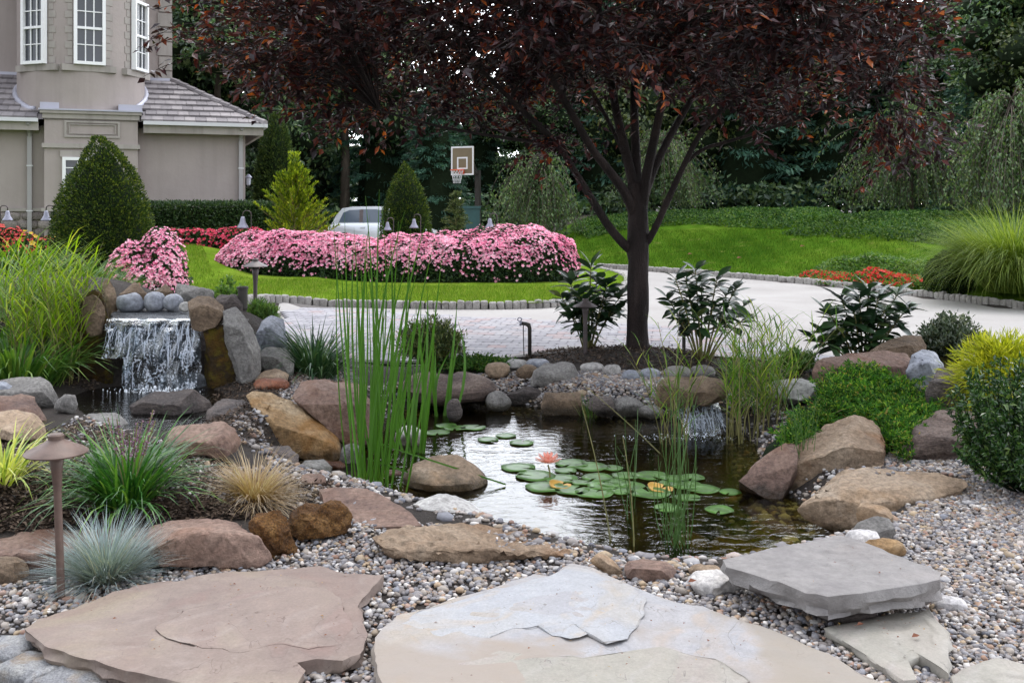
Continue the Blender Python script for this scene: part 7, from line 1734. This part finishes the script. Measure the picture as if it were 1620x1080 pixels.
# black spot lamp by the waterfall
c = Py(384, 503, 9.3); c[2] = max(gz1(c[0], c[1]), c[2] - .02); sp = thing('spot_lamp', 'black cylindrical spot lamp beside the waterfall rocks', 'spot lamp', c); Geo().lathe([(0, .0), (.038, 0), (.045, .02), (.045, .20), (.05, .205), (.05, .22), (.04, .22), (.04, .17), (0, .17)], 18).obj('body', M['iron'], sp, smooth=False); Geo().lathe([(.046, .195), (.053, .197), (.053, .212), (.046, .214)], 18).obj('collar', M['iron'], sp)
# standpipe tap
c = Py(838, 566, 10.0); c[2] = gz1(c[0], c[1]); sp = thing('standpipe', 'dark green standpipe with a bent top and hose tap at the paver edge', 'tap', c); zt_s = Py(838, 514, 10.0)[2] - c[2]
k = 10 / F; Geo().tube([(0, 0, -.05), (0, 0, zt_s - .03), (-.01, 0, zt_s), (-.04, 0, zt_s + .012), (-13 * k, 0, zt_s + .018)], [.02, .02, .024, .02, .018], 10).obj('pipe', M['iron'], sp, smooth=True)
Geo().tube([(-13 * k, 0, zt_s + .018), (-16 * k, 0, zt_s + .02)], .026, 10).obj('nozzle', M['pewter'], sp); Geo().tube([(-.10 + .02 * cos(a), 0, zt_s + .055 + .02 * sin(a)) for a in np.linspace(0, 6.28, 13)], .006, 5).obj('tap_handle', M['pewter'], sp)
Geo().tube([(-10 * k, 0, zt_s + .005), (-10 * k, 0, zt_s - .07), (-9.6 * k, 0, zt_s - .2), (-9 * k, 0, .01)], .005, 5).obj('cord', M['iron'], sp)
# small box tag on the mulch by the trunk
c = Py(947, 566, 9.6); c[2] = gz1(c[0], c[1]); o = Geo().box((-.055, -.03, 0), (.055, .03, .075)).box((-.06, -.035, .075), (.06, .035, .085)).obj('valve_box', M['iron'], None, c); tag(o, 'small dark valve box on the mulch left of the trunk', 'valve box')
c = Py(1082, 566, 9.9); c[2] = gz1(c[0], c[1]); sp = thing('transformer_post', 'small black lamp transformer on a post right of the tree trunk', 'post', c); Geo().tube([(0, 0, -.05), (0, 0, .34)], .018, 8).obj('post', M['iron'], sp); Geo().box((-.05, -.04, .18), (.05, .04, .36)).obj('housing', M['iron'], sp)

# ================================================================== CAR
M['carp'] = plain('silver_car_paint', (.70, .73, .77), .25, .35, .02, 1, 0, .6); M['tyre'] = plain('black_rubber', (.02, .02, .02), .8); M['pillar'] = plain('dark_pillar', (.12, .10, .10), .5)
m, N, L, b = newmat('car_glass'); b.inputs['Base Color'].default_value = (.10, .13, .17, 1); b.inputs['Roughness'].default_value = .08; b.inputs['Specular IOR Level'].default_value = 1.0; M['carglass'] = m
CY_ = 34.0; cq = Py(520, 400, CY_); car = thing('parked_car', 'silver car parked behind the pink hedge, seen from the side', 'car', (cq[0] + 1.72, CY_ + .9, .02), radians(-4)); car.scale = (.84, 1, 1)
kz = CY_ / F; zr = Py(560, 327, CY_)[2] - .02
# side profile, x forward to the right; body lower, greenhouse upper
low = [(-2.08, .30), (-2.12, .55), (-2.08, .82), (-1.98, .93), (-1.2, .98), (.7, .96), (1.5, .86), (2.05, .74), (2.2, .55), (2.18, .28), (1.75, .22), (-1.7, .22)]
def loft(prof, half, inset, G, zcut=0):
    p = np.array(prof); n = len(p); rings = []
    for y, sx in ((-half, .965), (-half * .93, 1.0), (-half * .5, 1.0), (half * .5, 1.0), (half * .93, 1.0), (half, .965)):
        c = p.mean(0); q = c + (p - c) * sx; dz = 0
        ins = inset * np.clip((p[:, 1] - .9) / max(.1, p[:, 1].max() - .9), 0, 1) if inset else 0
        rings.append(np.stack([q[:, 0], y * (1 - ins) * np.ones(n), q[:, 1]], 1))
    v = np.vstack(rings); j = np.arange(n); m_ = len(rings)
    qd = np.vstack([np.stack([i * n + j, i * n + (j + 1) % n, (i + 1) * n + (j + 1) % n, (i + 1) * n + j], 1) for i in range(m_ - 1)])
    c0_, c1_ = v[:n].mean(0), v[-n:].mean(0); v = np.vstack([v, c0_, c1_])
    return G.add(v, qd, np.vstack([np.stack([np.full(n, m_ * n), (j + 1) % n, j], 1), np.stack([np.full(n, m_ * n + 1), (m_ - 1) * n + j, (m_ - 1) * n + (j + 1) % n], 1)]))
o = loft(chaikin(np.array(low + [low[0]]), 2)[:-1], .88, 0, Geo()).obj('body', M['carp'], car, smooth=True)
hi = [(-1.95, .93), (-1.75, 1.25), (-1.52, zr - .06), (-1.1, zr), (-.2, zr + .01), (.35, zr - .07), (1.0, 1.2), (1.35, .93)]
loft(hi, .80, .16, Geo()).obj('cabin', M['carp'], car, smooth=False)
def side_pane(pts, name, mat, off=.006):
    for sg in (-1, 1):
        v = []
        for x, z in pts:
            y = .80 * (1 - .16 * np.clip((z - .93) / max(.1, zr - .9), 0, 1)) + off; v.append((x, sg * y, z))
        n = len(v); vv = np.array(v); inn = vv - [0, sg * .02, 0]; G = Geo().add(np.vstack([vv, inn]), [(i, (i + 1) % n, n + (i + 1) % n, n + i) for i in range(n)], [(0, i, i + 1) for i in range(1, n - 1)]); G.obj(name, M[mat], car)
side_pane([(-1.62, 1.0), (-1.45, 1.33), (-1.2, zr - .12), (-.78, zr - .10), (-.78, 1.0)], 'rear_window', 'carglass'); side_pane([(-.62, 1.0), (-.62, zr - .09), (-.1, zr - .09), (.25, zr - .14), (.72, 1.16), (.80, 1.0)], 'front_window', 'carglass'); side_pane([(-.775, 1.0), (-.775, zr - .10), (-.625, zr - .09), (-.625, 1.0)], 'pillar', 'pillar')
for x in (-1.35, 1.38):
    for sg in (-1, 1):
        wv = Geo().lathe([(.20, -.1), (.33, -.1), (.335, 0), (.33, .1), (.20, .1)], 24); MX = Matrix.Translation((x, sg * .80, .33)) @ Matrix.Rotation(pi / 2, 4, 'X'); wv.v = [xf(v, MX) for v in wv.v]; w_ = wv.obj('wheel', M['tyre'], car, smooth=True)
        rm = Geo().lathe([(0, -.09), (.20, -.09), (.205, .09), (0, .09)], 20); rm.v = [xf(v, MX) for v in rm.v]; rm.obj('rim', M['pewter'], w_)
for sg in (-1, 1): Geo().box((-.7, sg * .885 - .012, .80), (-.5, sg * .885 + .012, .84)).obj('door_handle', M['carp'], car); Geo().box((2.08, sg * .6 - .18, .56), (2.17, sg * .6 + .18, .70)).obj('headlight', M['whitep'], car); Geo().box((-2.11, sg * .66 - .14, .68), (-2.03, sg * .66 + .14, .86)).obj('tail_light', M['redp'], car)
Geo().box((.85, -.98, 1.0), (1.0, -.82, 1.12)).obj('wing_mirror', M['carp'], car)

# ================================================================== BASKETBALL HOOP
M['smoke'] = plain('smoky_backboard', (.20, .16, .10), .35, 0, .12, 1.5, 0); M['orange'] = plain('orange_rim', (.62, .10, .04), .45); M['net'] = plain('white_net', (.62, .62, .62), .8, 0, .05, 5, 0)
HYb = 34.5; a = Py(714, 277, HYb); b_ = Py(750, 232, HYb); kx = HYb / F
hc = np.array([(a[0] + b_[0]) / 2, HYb, 0]); hoop = thing('basketball_hoop', 'basketball hoop with a smoky wooden-brown board, orange rim and white net', 'basketball hoop', (hc[0], HYb, .02), radians(-28))
hw = (b_[0] - a[0]) / 2 / cos(radians(28)); z0, z1 = a[2] - .02, b_[2] - .02
Geo().box((-hw, -.02, z0), (hw, .02, z1)).obj('backboard', M['smoke'], hoop); bbf = rectframe('board_frame', -hw - .004, hw + .004, z0 - .004, z1 + .004, -.021, .055, .012, 'whitep', hoop); rectframe('target_square', -.21, .21, z0 + .20, z0 + .62, -.021, .05, .010, 'whitep', hoop)
rz_ = z0 + .16; rim = [(.0 + .225 * cos(t), -.38 + .225 * sin(t), rz_) for t in np.linspace(0, 2 * pi, 25)]
G = Geo().tube(rim, .018, 8, False); G.box((-.09, -.16, rz_ - .12), (.09, -.03, rz_ + .03)); rmo = G.obj('rim', M['orange'], hoop, smooth=False)
G = Geo()
for k in range(12):
    t0 = k * 2 * pi / 12
    for s_ in (1, -1):
        G.tube([((.22 - .10 * u ** .7) * cos(t0 + s_ * u * .9), -.38 + (.22 - .10 * u ** .7) * sin(t0 + s_ * u * .9), rz_ - .45 * u) for u in np.linspace(0, 1, 7)], .008, 4, False)
G.obj('net', M['net'], hoop)
Geo().tube([(0, .03, z0 + .5), (0, .5, z0 + .3), (0, 1.0, z0 + .05)], .06, 8).obj('arm', M['iron'], hoop); Geo().tube([(0, .03, z1 - .3), (0, .6, z0 + .55), (0, 1.05, z0 + .0)], .05, 8).obj('arm', M['iron'], hoop); Geo().box((-.08, .97, 0), (.08, 1.13, z0 + .2)).obj('pole', M['iron'], hoop)
# green bin under the trees
q = Py(747, 375, 33); z1_ = Py(747, 326, 33)[2]; bn = thing('wheeled_bin', 'blue-green wheeled bin behind the pink hedge under the hoop', 'bin', (q[0], 33, .02)); M['bin'] = plain('blue_green_plastic', (.03, .085, .085), .5); wv = 12.5 * 33 / F
Geo().add([(-wv * .85, -.25, 0), (wv * .85, -.25, 0), (wv * .85, .25, 0), (-wv * .85, .25, 0), (-wv, -.3, z1_ - .1), (wv, -.3, z1_ - .1), (wv, .3, z1_ - .1), (-wv, .3, z1_ - .1)], [(0, 3, 2, 1), (4, 5, 6, 7), (0, 1, 5, 4), (1, 2, 6, 5), (2, 3, 7, 6), (3, 0, 4, 7)]).obj('body', M['bin'], bn); Geo().prism([(-wv - .03, -.34), (wv + .03, -.34), (wv + .02, .34), (-wv - .02, .34)], z1_ - .1, z1_ - .02).obj('lid', M['bin'], bn)
for sg in (-1, 1): Geo().tube([(sg * wv * .8, .27, .1), (sg * (wv * .8 + .06), .27, .1)], .1, 12).obj('wheel', M['tyre'], bn)
# ================================================================== TREES
M['bark'] = rockmat('dark_bark', (.012, .010, .009), (.026, .020, .019), (.055, .043, .040), 6, 1.0, layer=(1, 1, .25))
M['bark2'] = rockmat('grey_bark', (.05, .042, .035), (.09, .078, .065), (.15, .13, .11), 5, 1.0, layer=(1, 1, .3))
M['plum'] = leafmat('purple_leaf', [(0, (.014, .007, .011)), (.42, (.030, .011, .016)), (.68, (.062, .015, .018)), (.86, (.11, .022, .015)), (.94, (.22, .04, .012)), (1, (.36, .09, .014))], .36, .34, .5, None, None, clump=.30)  # orange end of the ramp: backlit glow put into the leaf colour
def limb(P, r0, r1, n=10):
    P = chaikin(np.array(P), 2); return P, np.linspace(r0, r1, len(P))
tc_ = Py(1008, 566, 10.0); tc_[2] = gz1(tc_[0], tc_[1]); plum = thing('purple_leaf_tree', 'spreading purple-leaved tree with a dark forked trunk on the mulch mound', 'tree', tc_)
T0 = np.array(tc_)
def tp(px, py, dy=0.0): return Py(px, py, 10.0 + dy) - T0
k0 = 10 / F
stems = []
trunk = [tp(1008, 585), tp(1008, 560), tp(1009, 500), tp(1009, 430), tp(1010, 385), tp(1010, 340), tp(1005, 290)]
P = np.array(trunk); G = Geo(); R = np.array([25, 19.5, 17, 16.5, 18, 15, 12]) * k0
fl = chaikin(P, 2); G.tube(fl, np.interp(np.linspace(0, 1, len(fl)), np.linspace(0, 1, 7), R), 16)
_v = np.vstack(G.v); _v += norm(_v * [1, 1, 0]) * (.012 * fbm(_v * [1, 1, .3], 22, 3, 6))[:, None]; G.v = [_v]; G.obj('trunk', M['bark'], plum, smooth=True)
main = [([(1002, 398), (985, 385), (960, 355), (930, 305), (905, 265), (888, 235), (860, 205), (815, 165), (760, 110)], 8.5, 3, -.6),
        ([(1005, 345), (990, 305), (962, 268), (935, 235), (905, 180), (870, 120), (830, 40), (800, -60)], 8.5, 3, -1.2),
        ([(1004, 300), (990, 240), (975, 180), (960, 90), (945, 0), (930, -120)], 9, 3.5, .6),
        ([(1008, 300), (1005, 220), (1002, 140), (1010, 40), (1020, -90)], 9, 3.5, 1.2),
        ([(1014, 345), (1022, 280), (1035, 220), (1050, 150), (1075, 60), (1110, -60)], 9.5, 3.5, -.5),
        ([(1014, 330), (1030, 275), (1065, 205), (1090, 165), (1130, 90), (1180, -10)], 8, 3, .8),
        ([(1014, 395), (1032, 372), (1055, 320), (1080, 265), (1110, 205), (1145, 170), (1210, 130), (1290, 80)], 6.5, 2.5, -.8),
        ([(1080, 262), (1110, 235), (1160, 222), (1230, 200), (1320, 165), (1400, 150)], 3.4, 1.5, -.5),
        ([(888, 235), (862, 225), (820, 222), (760, 212), (690, 200), (600, 175)], 3.4, 1.5, -.8),
        ([(985, 240), (975, 215), (940, 150), (900, 90), (850, 20)], 4.5, 2, 1.6)]
tips = []
def addlimb(P, r0, r1, nseg=8):
    P = chaikin(np.array(P), 2); rad = np.linspace(r0, r1, len(P)); Geo().tube(P, rad, nseg).obj('branch', M['bark'], plum, smooth=True); return P, rad
limbs = []
for pts, a, b_, dy in main:
    n = len(pts); P = [tp(x, y, dy * (i / (n - 1)) ** 1.2) for i, (x, y) in enumerate(pts)]; limbs.append(addlimb(P, a * k0, b_ * k0))
rt_ = np.random.RandomState(11); TW = Geo()
# crown: a broad flattened dome; leaf clumps on twigs reach out from the limbs
cc = np.array([.0, 0, 0])
def crown_pt():
    while True:
        u = rdir(1, rt_)[0]; rr = rt_.rand() ** (1 / 2.6); q = u * rr
        if q[2] > -.42: break
    x = q[0] * 4.3 - .55; y = q[1] * 3.4; z = 3.55 + q[2] * 2.4
    return np.array([x, y, z])
allp = np.vstack([p for p, r in limbs]); allr = np.concatenate([r for p, r in limbs])
cl_c = []
for k in range(720):
    q = crown_pt()
    w_ = q + T0
    # lower edge of the crown as in the photo (photo pixels at its depth)
    d_ = np.array([w_[0], w_[1], w_[2] - CAMZ]); fw = d_[1] * cos(PITCH) - d_[2] * sin(PITCH); uu = CX + F * d_[0] / fw; vv = CY - F * (d_[1] * sin(PITCH) + d_[2] * cos(PITCH)) / fw
    low_ = np.interp(uu, [240, 300, 340, 450, 520, 620, 700, 780, 860, 930, 1000, 1080, 1150, 1250, 1330, 1400, 1470, 1520], [70, 110, 175, 185, 230, 235, 225, 235, 235, 190, 165, 170, 195, 225, 215, 240, 190, 60])
    if vv > low_ - 52 or uu < 275 or uu > 1500: continue
    cl_c.append(q)
edge_pts = [(300, 60, 0), (330, 110, -.6), (345, 150, .3), (400, 160, -.5), (445, 165, .5), (500, 200, -.8), (545, 205, .4), (590, 205, -.4), (640, 195, .6), (690, 195, -.7), (725, 200, .2), (770, 215, -.3), (820, 215, .5), (868, 240, -.4), (905, 235, .3), (1150, 180, -1.5), (1180, 190, -1.2), (1230, 195, .4), (1280, 180, -.5), (1340, 190, .4), (1390, 210, -.4), (1430, 225, -.6), (1460, 220, -.3), (1415, 160, 0), (1480, 150, .2), (1450, 40, -.6), (1490, 20, -.2), (330, 30, .4), (290, 20, .2), (255, 75, -.2), (1415, 268, -.5), (885, 262, -.2), (1350, 120, .5), (700, 120, -1), (520, 120, .6), (1250, 110, -.9), (420, 100, 1.0)]
for x, y, dy in edge_pts: cl_c.append(tp(x, y - 22, dy))
Lc, Ld, Ln_, Ll = [], [], [], []
for q in cl_c:
    d2 = np.linalg.norm(allp - q, axis=1) + 0.6 * np.maximum(0, allp[:, 2] - q[2]); i = d2.argmin(); a = allp[i]
    u = np.linspace(0, 1, 6)[:, None]; up_ = .18 * np.linalg.norm(q - a); pth = a + (q - a) * u + np.array([0, 0, up_]) * (u * (1 - u) * 2) + rt_.randn(6, 3) * .02 * u
    TW.tube(pth, np.linspace(min(.018, allr[i] * .6), .004, 6), 5, False)
    for s_ in range(7):
        b0_ = pth[2 + s_ % 4]; d = norm((q - a) / (np.linalg.norm(q - a) + .01) * .7 + rdir(1, rt_)[0] * [1, 1, .55]); ln = .30 + .38 * rt_.rand(); v = np.linspace(0, 1, 4)[:, None]; tw = b0_ + d * ln * v + np.array([0, 0, -.10]) * v ** 2
        TW.tube(tw[[0, 2, 3]], np.linspace(.005, .002, 3), 3, False); m_ = 15; t_ = .15 + .85 * (np.arange(m_) + rt_.rand(m_)) / m_
        lp = np.stack([np.interp(t_, v[:, 0], tw[:, i_]) for i_ in range(3)], 1); Lc.append(lp + rt_.randn(m_, 3) * .02); Ld.append(d * .5 + rdir(m_, rt_) * [1, 1, .5] + [0, 0, -.35]); Ll.append(.066 + .05 * rt_.rand(m_))
Lc, Ld, Ll = np.vstack(Lc), np.vstack(Ld), np.concatenate(Ll)
tag(leaves(Geo(), Lc, Ld, rdir(len(Lc), rt_) * .7 + [0, 0, 1], Ll, Ll * .52, rt_, .18).obj('crown', M['plum'], plum), None, None, None, 'stuff')
tag(TW.obj('twigs', M['bark'], plum), None, None, None, 'stuff')

# ------------------------------------------------------------------ woodland
G1 = [(0, (.022, .052, .024)), (.45, (.050, .10, .042)), (.8, (.09, .15, .055)), (1, (.14, .20, .07))]
M['wood_a'] = leafmat('woodland_leaf', G1, .4, .25, .45, patch=.4, psc=.4)
M['wood_b'] = leafmat('blue_green_needle', [(0, (.018, .052, .036)), (.5, (.040, .105, .070)), (1, (.08, .165, .105))], .5, .2, .3, patch=.4, psc=.4)
M['wood_c'] = leafmat('olive_leaf', [(0, (.03, .05, .016)), (.5, (.06, .09, .026)), (.85, (.11, .14, .04)), (1, (.18, .19, .06))], .4, .25, .45, patch=.4, psc=.4)
M['weep'] = leafmat('weeping_leaf', [(0, (.035, .07, .026)), (.5, (.07, .13, .045)), (.85, (.12, .19, .065)), (1, (.22, .27, .12))], .35, .3, .5)
def decid(seed, h, r, n, ls, low=.12):
    """crown of leafy clumps from near the ground up; origin at the foot"""
    q = np.random.RandomState(seed); P, D, NN = [], [], []; core = Geo(); nb = 46
    for k in range(nb):
        t = q.rand() ** .8; z = h * (low + (1 - low) * t); R = r * np.interp(t, [0, .2, .55, .85, 1], [.70, .95, .95, .6, .15]); a = q.rand() * 6.28; dd = R * (.35 + .6 * q.rand()); c = np.array([cos(a) * dd, sin(a) * dd, z - .25])
        br = r * (.30 + .18 * q.rand()); m_ = n // nb; u = rdir(m_, q); u[:, 2] = np.abs(u[:, 2]) * np.where(q.rand(m_) < .75, 1, -1); rad = br * (.70 + .42 * q.rand(m_)); p = c + u * rad[:, None] * [1, 1, .72]; P.append(p); D.append(rdir(m_, q) + [0, 0, -.3]); NN.append(u + rdir(m_, q) * .5)
        core.add(ico(2)[0] * br * [.62, .62, .45] + c, None, ico(2)[1])
    P, D, NN = np.vstack(P), np.vstack(D), np.vstack(NN); m_ = len(P); l = ls * (.6 + .8 * q.rand(m_))
    return leaves(Geo(), P, D, NN, l, l * .55, q, .15, True), core
def needle_tree(seed, h, r, n, ls):
    q = np.random.RandomState(seed); P, D = [], []; core = Geo(); br = 120
    for k in range(br):
        t = (k + q.rand()) / br; z = h * (.04 + .95 * t); R = r * (1 - t) ** .7 * (.75 + .4 * q.rand()) + .15; a = k * 2.4 + q.rand(); m_ = n // br; u = .12 + .9 * q.rand(m_)
        x = R * u; zz_ = z - .16 * R * u ** 1.5 + .04 * q.randn(m_); s_ = q.randn(m_) * .16 * R * (1.1 - .6 * u); P.append(np.stack([x * cos(a) - s_ * sin(a), x * sin(a) + s_ * cos(a), zz_], 1)); D.append(np.stack([np.full(m_, cos(a)), np.full(m_, sin(a)), np.full(m_, -.45)], 1) + rdir(m_, q) * .7)
    P, D = np.vstack(P), np.vstack(D); m_ = len(P); l = ls * (.6 + .8 * q.rand(m_))
    core.lathe([(r * .5, h * .06), (r * .42, h * .35), (r * .2, h * .7), (.02, h * .93)], 12)
    return leaves(Geo(), P, D, rdir(m_, q) + [0, 0, .8], l, l * .3, q, .1, True), core
protos = []
for sd_, h, r, mt, lb in ((1, 11, 3.6, 'wood_a', 0), (2, 12.5, 3.8, 'wood_c', 0), (3, 10, 3.4, 'wood_a', 0)):
    A, C = decid(sd_, h, r, 21000, .20); protos.append((A.mesh('crown'), C.mesh('inner_branches'), mt, h))
for sd_, h, r in ((4, 13, 3.0), (5, 11, 2.8)):
    A, C = needle_tree(sd_, h, r, 20000, .26); protos.append((A.mesh('crown'), C.mesh('inner_branches'), 'wood_b', h))
for me, ce, mt, h in protos: me.materials.append(M[mt]); ce.materials.append(M['core'])
tkm = Geo().tube([(0, 0, -.3), (0, 0, .4), (.04, 0, 2.5), (0, .05, 6), (0, 0, 9)], [.26, .20, .17, .12, .05], 10).mesh('trunk', True); tkm.materials.append(M['bark2'])
def wood_tree(name, label, X, Y, k, s, rz, group=None, sz=None):
    me, ce, mt, h = protos[k]; z = gz1(X, Y) - .1
    r = thing(name, label, 'tree', (X, Y, z), rz, group); sc = (s, s, s if sz is None else sz)
    o = link('crown', me, r); o.scale = sc; o['kind'] = 'stuff'; o = link('inner_branches', ce, r); o.scale = sc; o['kind'] = 'stuff'; o = link('trunk', tkm, r); o.scale = sc; return r
GW = 'trees of the wood behind the garden'
def pX(px, Y): return Py(px, 330, Y)[0]
rw = np.random.RandomState(9)
# heights keep the gap of sky seen above the middle of the picture
front = [(300, 41, 0, 1.05), (345, 37.5, 2, .95), (470, 45, 3, 1.1), (545, 43, 0, 1.15), (610, 44, 4, .95), (690, 41, 4, .70), (765, 46, 3, .66), (840, 45, 2, .70), (905, 47, 0, .70), (965, 45, 4, 1.15), (1030, 46, 1, 1.1), (1110, 47, 0, 1.3), (1180, 45, 3, 1.2), (1250, 47, 1, 1.15), (1320, 44, 3, 1.05), (1380, 46, 0, .85), (1450, 43, 4, .85), (1530, 42, 2, .95), (1590, 38, 3, .95), (1660, 36, 0, .95), (1740, 34, 1, .9), (1830, 33, 2, .9), (230, 43, 4, 1.1), (120, 45, 1, 1.1), (20, 47, 3, 1.0), (-100, 42, 0, 1.0)]
names_ = {0: 'broadleaf_tree', 1: 'broadleaf_tree', 2: 'broadleaf_tree', 3: 'conifer_tree', 4: 'conifer_tree'}
for i, (px, Y, k, s) in enumerate(front):
    lb = {0: 'sunlit green tree right behind the turret end of the house', 1: 'green leafy tree rising behind the house roof hip', 5: 'soft blue-green pine behind the basketball hoop'}.get(i, ['dark green broad-leaved tree in the wood behind the garden', 'dark olive broad-leaved tree in the wood behind the garden', 'dark green broad-leaved tree in the wood behind the garden', 'dark blue-green conifer in the wood behind the garden', 'dark blue-green conifer in the wood behind the garden'][k])
    wood_tree(names_[k], lb, pX(px, Y), Y, k, s, rw.rand() * 6.28, GW if i not in (0, 1, 5) else None)
for i, px in enumerate(range(-150, 1850, 95)):
    Y = 54 + rw.rand() * 5; k = int(rw.randint(5)); s = .95 if not (600 < px < 960) else .74
    if 1380 < px < 1560: s = .85
    wood_tree(names_[k], ['dark green broad-leaved tree in the wood behind the garden', 'dark olive broad-leaved tree in the wood behind the garden', 'dark green broad-leaved tree in the wood behind the garden', 'dark blue-green conifer in the wood behind the garden', 'dark blue-green conifer in the wood behind the garden'][k], pX(px, Y) , Y, k, s * (.9 + .2 * rw.rand()), rw.rand() * 6.28, GW)
# undergrowth that closes the wood at the ground
G = Geo(); n = 30000; px = rw.rand(n) * 2400 - 350; Yu = 40.5 + rw.rand(n) * 12; x = (px - CX) / F * Yu; z0 = gz(x, Yu); hU = (1.3 + 1.2 * n2(x, Yu, .35, 4, 3)) * rw.rand(n) ** .6
tag(leaves(Geo(), np.stack([x, Yu, z0 + np.maximum(0.02, hU)], 1), rdir(n, rw), rdir(n, rw) + [0, -.6, .4], .32 * (.6 + .7 * rw.rand(n)), .17, rw, .15, True).obj('undergrowth', M['wood_a']), 'dark undergrowth at the foot of the wood', 'undergrowth', None, 'stuff')
# weeping trees
def weeping(label, px, pyb, Y, wpx, ytop, seed, n_st=260, lf=46, stem=.05, ls=.10):
    q = np.random.RandomState(seed); c = Py(px, pyb, Y); c[2] = gz1(c[0], Y); r = thing('weeping_tree', label, 'tree', c); R = wpx / F * Y / 2; h = Py(px, ytop, Y)[2] - c[2]; G, S = Geo(), Geo()
    Geo().tube(np.array([(0, 0, -.2), (.02, 0, h * .3), (-.02, .02, h * .6), (0, 0, h * .85)]), [stem * 1.3, stem, stem * .9, stem * .6], 10).obj('trunk', M['bark2'], r, smooth=True)
    for k in range(n_st):
        a = q.rand() * 6.28; lo_ = .74 + .42 * sin(a * 3 + seed) * sin(a * 5 + seed * 2.3) + .16 * sin(a * 11 + seed); rr = R * lo_ * (.25 + .8 * q.rand() ** .7); top = h * (.62 + .42 * q.rand() ** 1.3) * (.88 + .16 * sin(a * 4 + seed * 1.7)) * (1 - .12 * (rr / R) ** 2); o_ = np.array([0, 0, h * (.45 + .4 * q.rand())]); m1 = np.array([cos(a) * rr * .6, sin(a) * rr * .6, top]); low = top - h * (.30 + .48 * q.rand()); tip = np.array([cos(a) * rr * 1.05, sin(a) * rr * 1.05, max(.35, low)])
        u = np.linspace(0, 1, 9)[:, None]; pth = (1 - u) ** 2 * o_ + 2 * u * (1 - u) * (m1 * 1.25 - o_ * .15) + u ** 2 * tip; S.tube(pth, np.linspace(.018, .004, 9), 4, False)
        w_ = .25 + .75 * q.rand(lf); p = np.stack([np.interp(w_, u[:, 0], pth[:, i]) for i in range(3)], 1) + q.randn(lf, 3) * .06; l = ls * (.7 + .6 * q.rand(lf)); leaves(G, p, rdir(lf, q) * .7 + [0, 0, -1.0], rdir(lf, q), l, l * .5, q, .12, True)
    tag(G.obj('crown', M['weep'], r), None, None, None, 'stuff'); tag(S.obj('branches', M['bark2'], r), None, None, None, 'stuff'); return r
weeping('pale green weeping tree with a thin trunk behind the right end of the pink hedge', 855, 365, 33, 175, 218, 3, 230, 46)
weeping('weeping tree with a slim grey trunk standing in the pachysandra', 1442, 340, 33, 230, 145, 5, 300, 46)
weeping('large weeping tree at the right edge behind the fountain grass', 1600, 360, 27, 250, 120, 8, 420, 50, .07)
weeping('dim weeping tree behind the purple tree trunk on the lawn edge', 1050, 345, 37, 230, 190, 12, 240, 46)
def litter(px, n, z, label):
    w = [Pz(x, y, z)[:2] for x, y in px]; q = sample_poly(w, n); s = .004 + .012 * rs.rand(n) ** 2.5
    tag(leaves(Geo(), np.c_[q, np.full(n, z + .011)], rdir(n) * [1, 1, .1], rdir(n) * .3 + [0, 0, 1], s, s * (.25 + .5 * rs.rand(n))).obj('leaf_litter', M['fallen']), label, None, None, 'stuff')
# few fallen leaves and twigs on the stones, mulch and lawn
M['fallen'] = leafmat('fallen_leaf', [(0, (.08, .02, .015)), (.6, (.17, .06, .03)), (1, (.36, .25, .07))], .7, .1)
for x, y, z, s, lb in ((181, 980, .065, .016, 'tiny red berry-like leaf on the pink flagstone'), (515, 1006, .065, .012, 'tiny dark leaf scrap near the right end of the pink flagstone'), (1450, 1009, .05, .035, 'red-brown leaf on the small buff flagstone'), (1362, 990, .05, .03, 'brown leaf scrap at the top of the small buff flagstone'), (1096, 922, .06, .04, 'orange-brown dry leaf leaning on the white quartz stone'), (1270, 396, None, .14, 'yellow fallen leaf on the back lawn, upper one'), (1170, 415, None, .14, 'yellow fallen leaf on the back lawn, lower one'), (1092, 408, None, .14, 'pale fallen leaf on the back lawn beside the trunk')):
    q = Pz(x, y, z) if z is not None else hit(x, y) + [0, 0, .08]; o = leaves(Geo(), [[-s / 2, 0, .004]], [[1, .3, .1]], [[0, -.3, 1]], s, s * .6, fold=.3).obj('fallen_leaf', M['fallen'], None); o.location = q; tag(o, lb, 'leaf')
litter([(120, 970), (400, 915), (550, 910), (540, 1010), (300, 1060)], 90, .06, 'tiny leaf scraps on the pink flagstone')
litter([(640, 1000), (880, 920), (1040, 950), (1350, 1070), (700, 1080)], 110, .06, 'tiny leaf scraps on the pale flagstone')
litter([(1320, 990), (1450, 975), (1490, 1030)], 30, .047, 'tiny leaf scraps on the buff flagstone')
litter([(1170, 885), (1330, 855), (1470, 905), (1310, 930)], 24, .167, 'tiny leaf scraps on the raised grey slab')
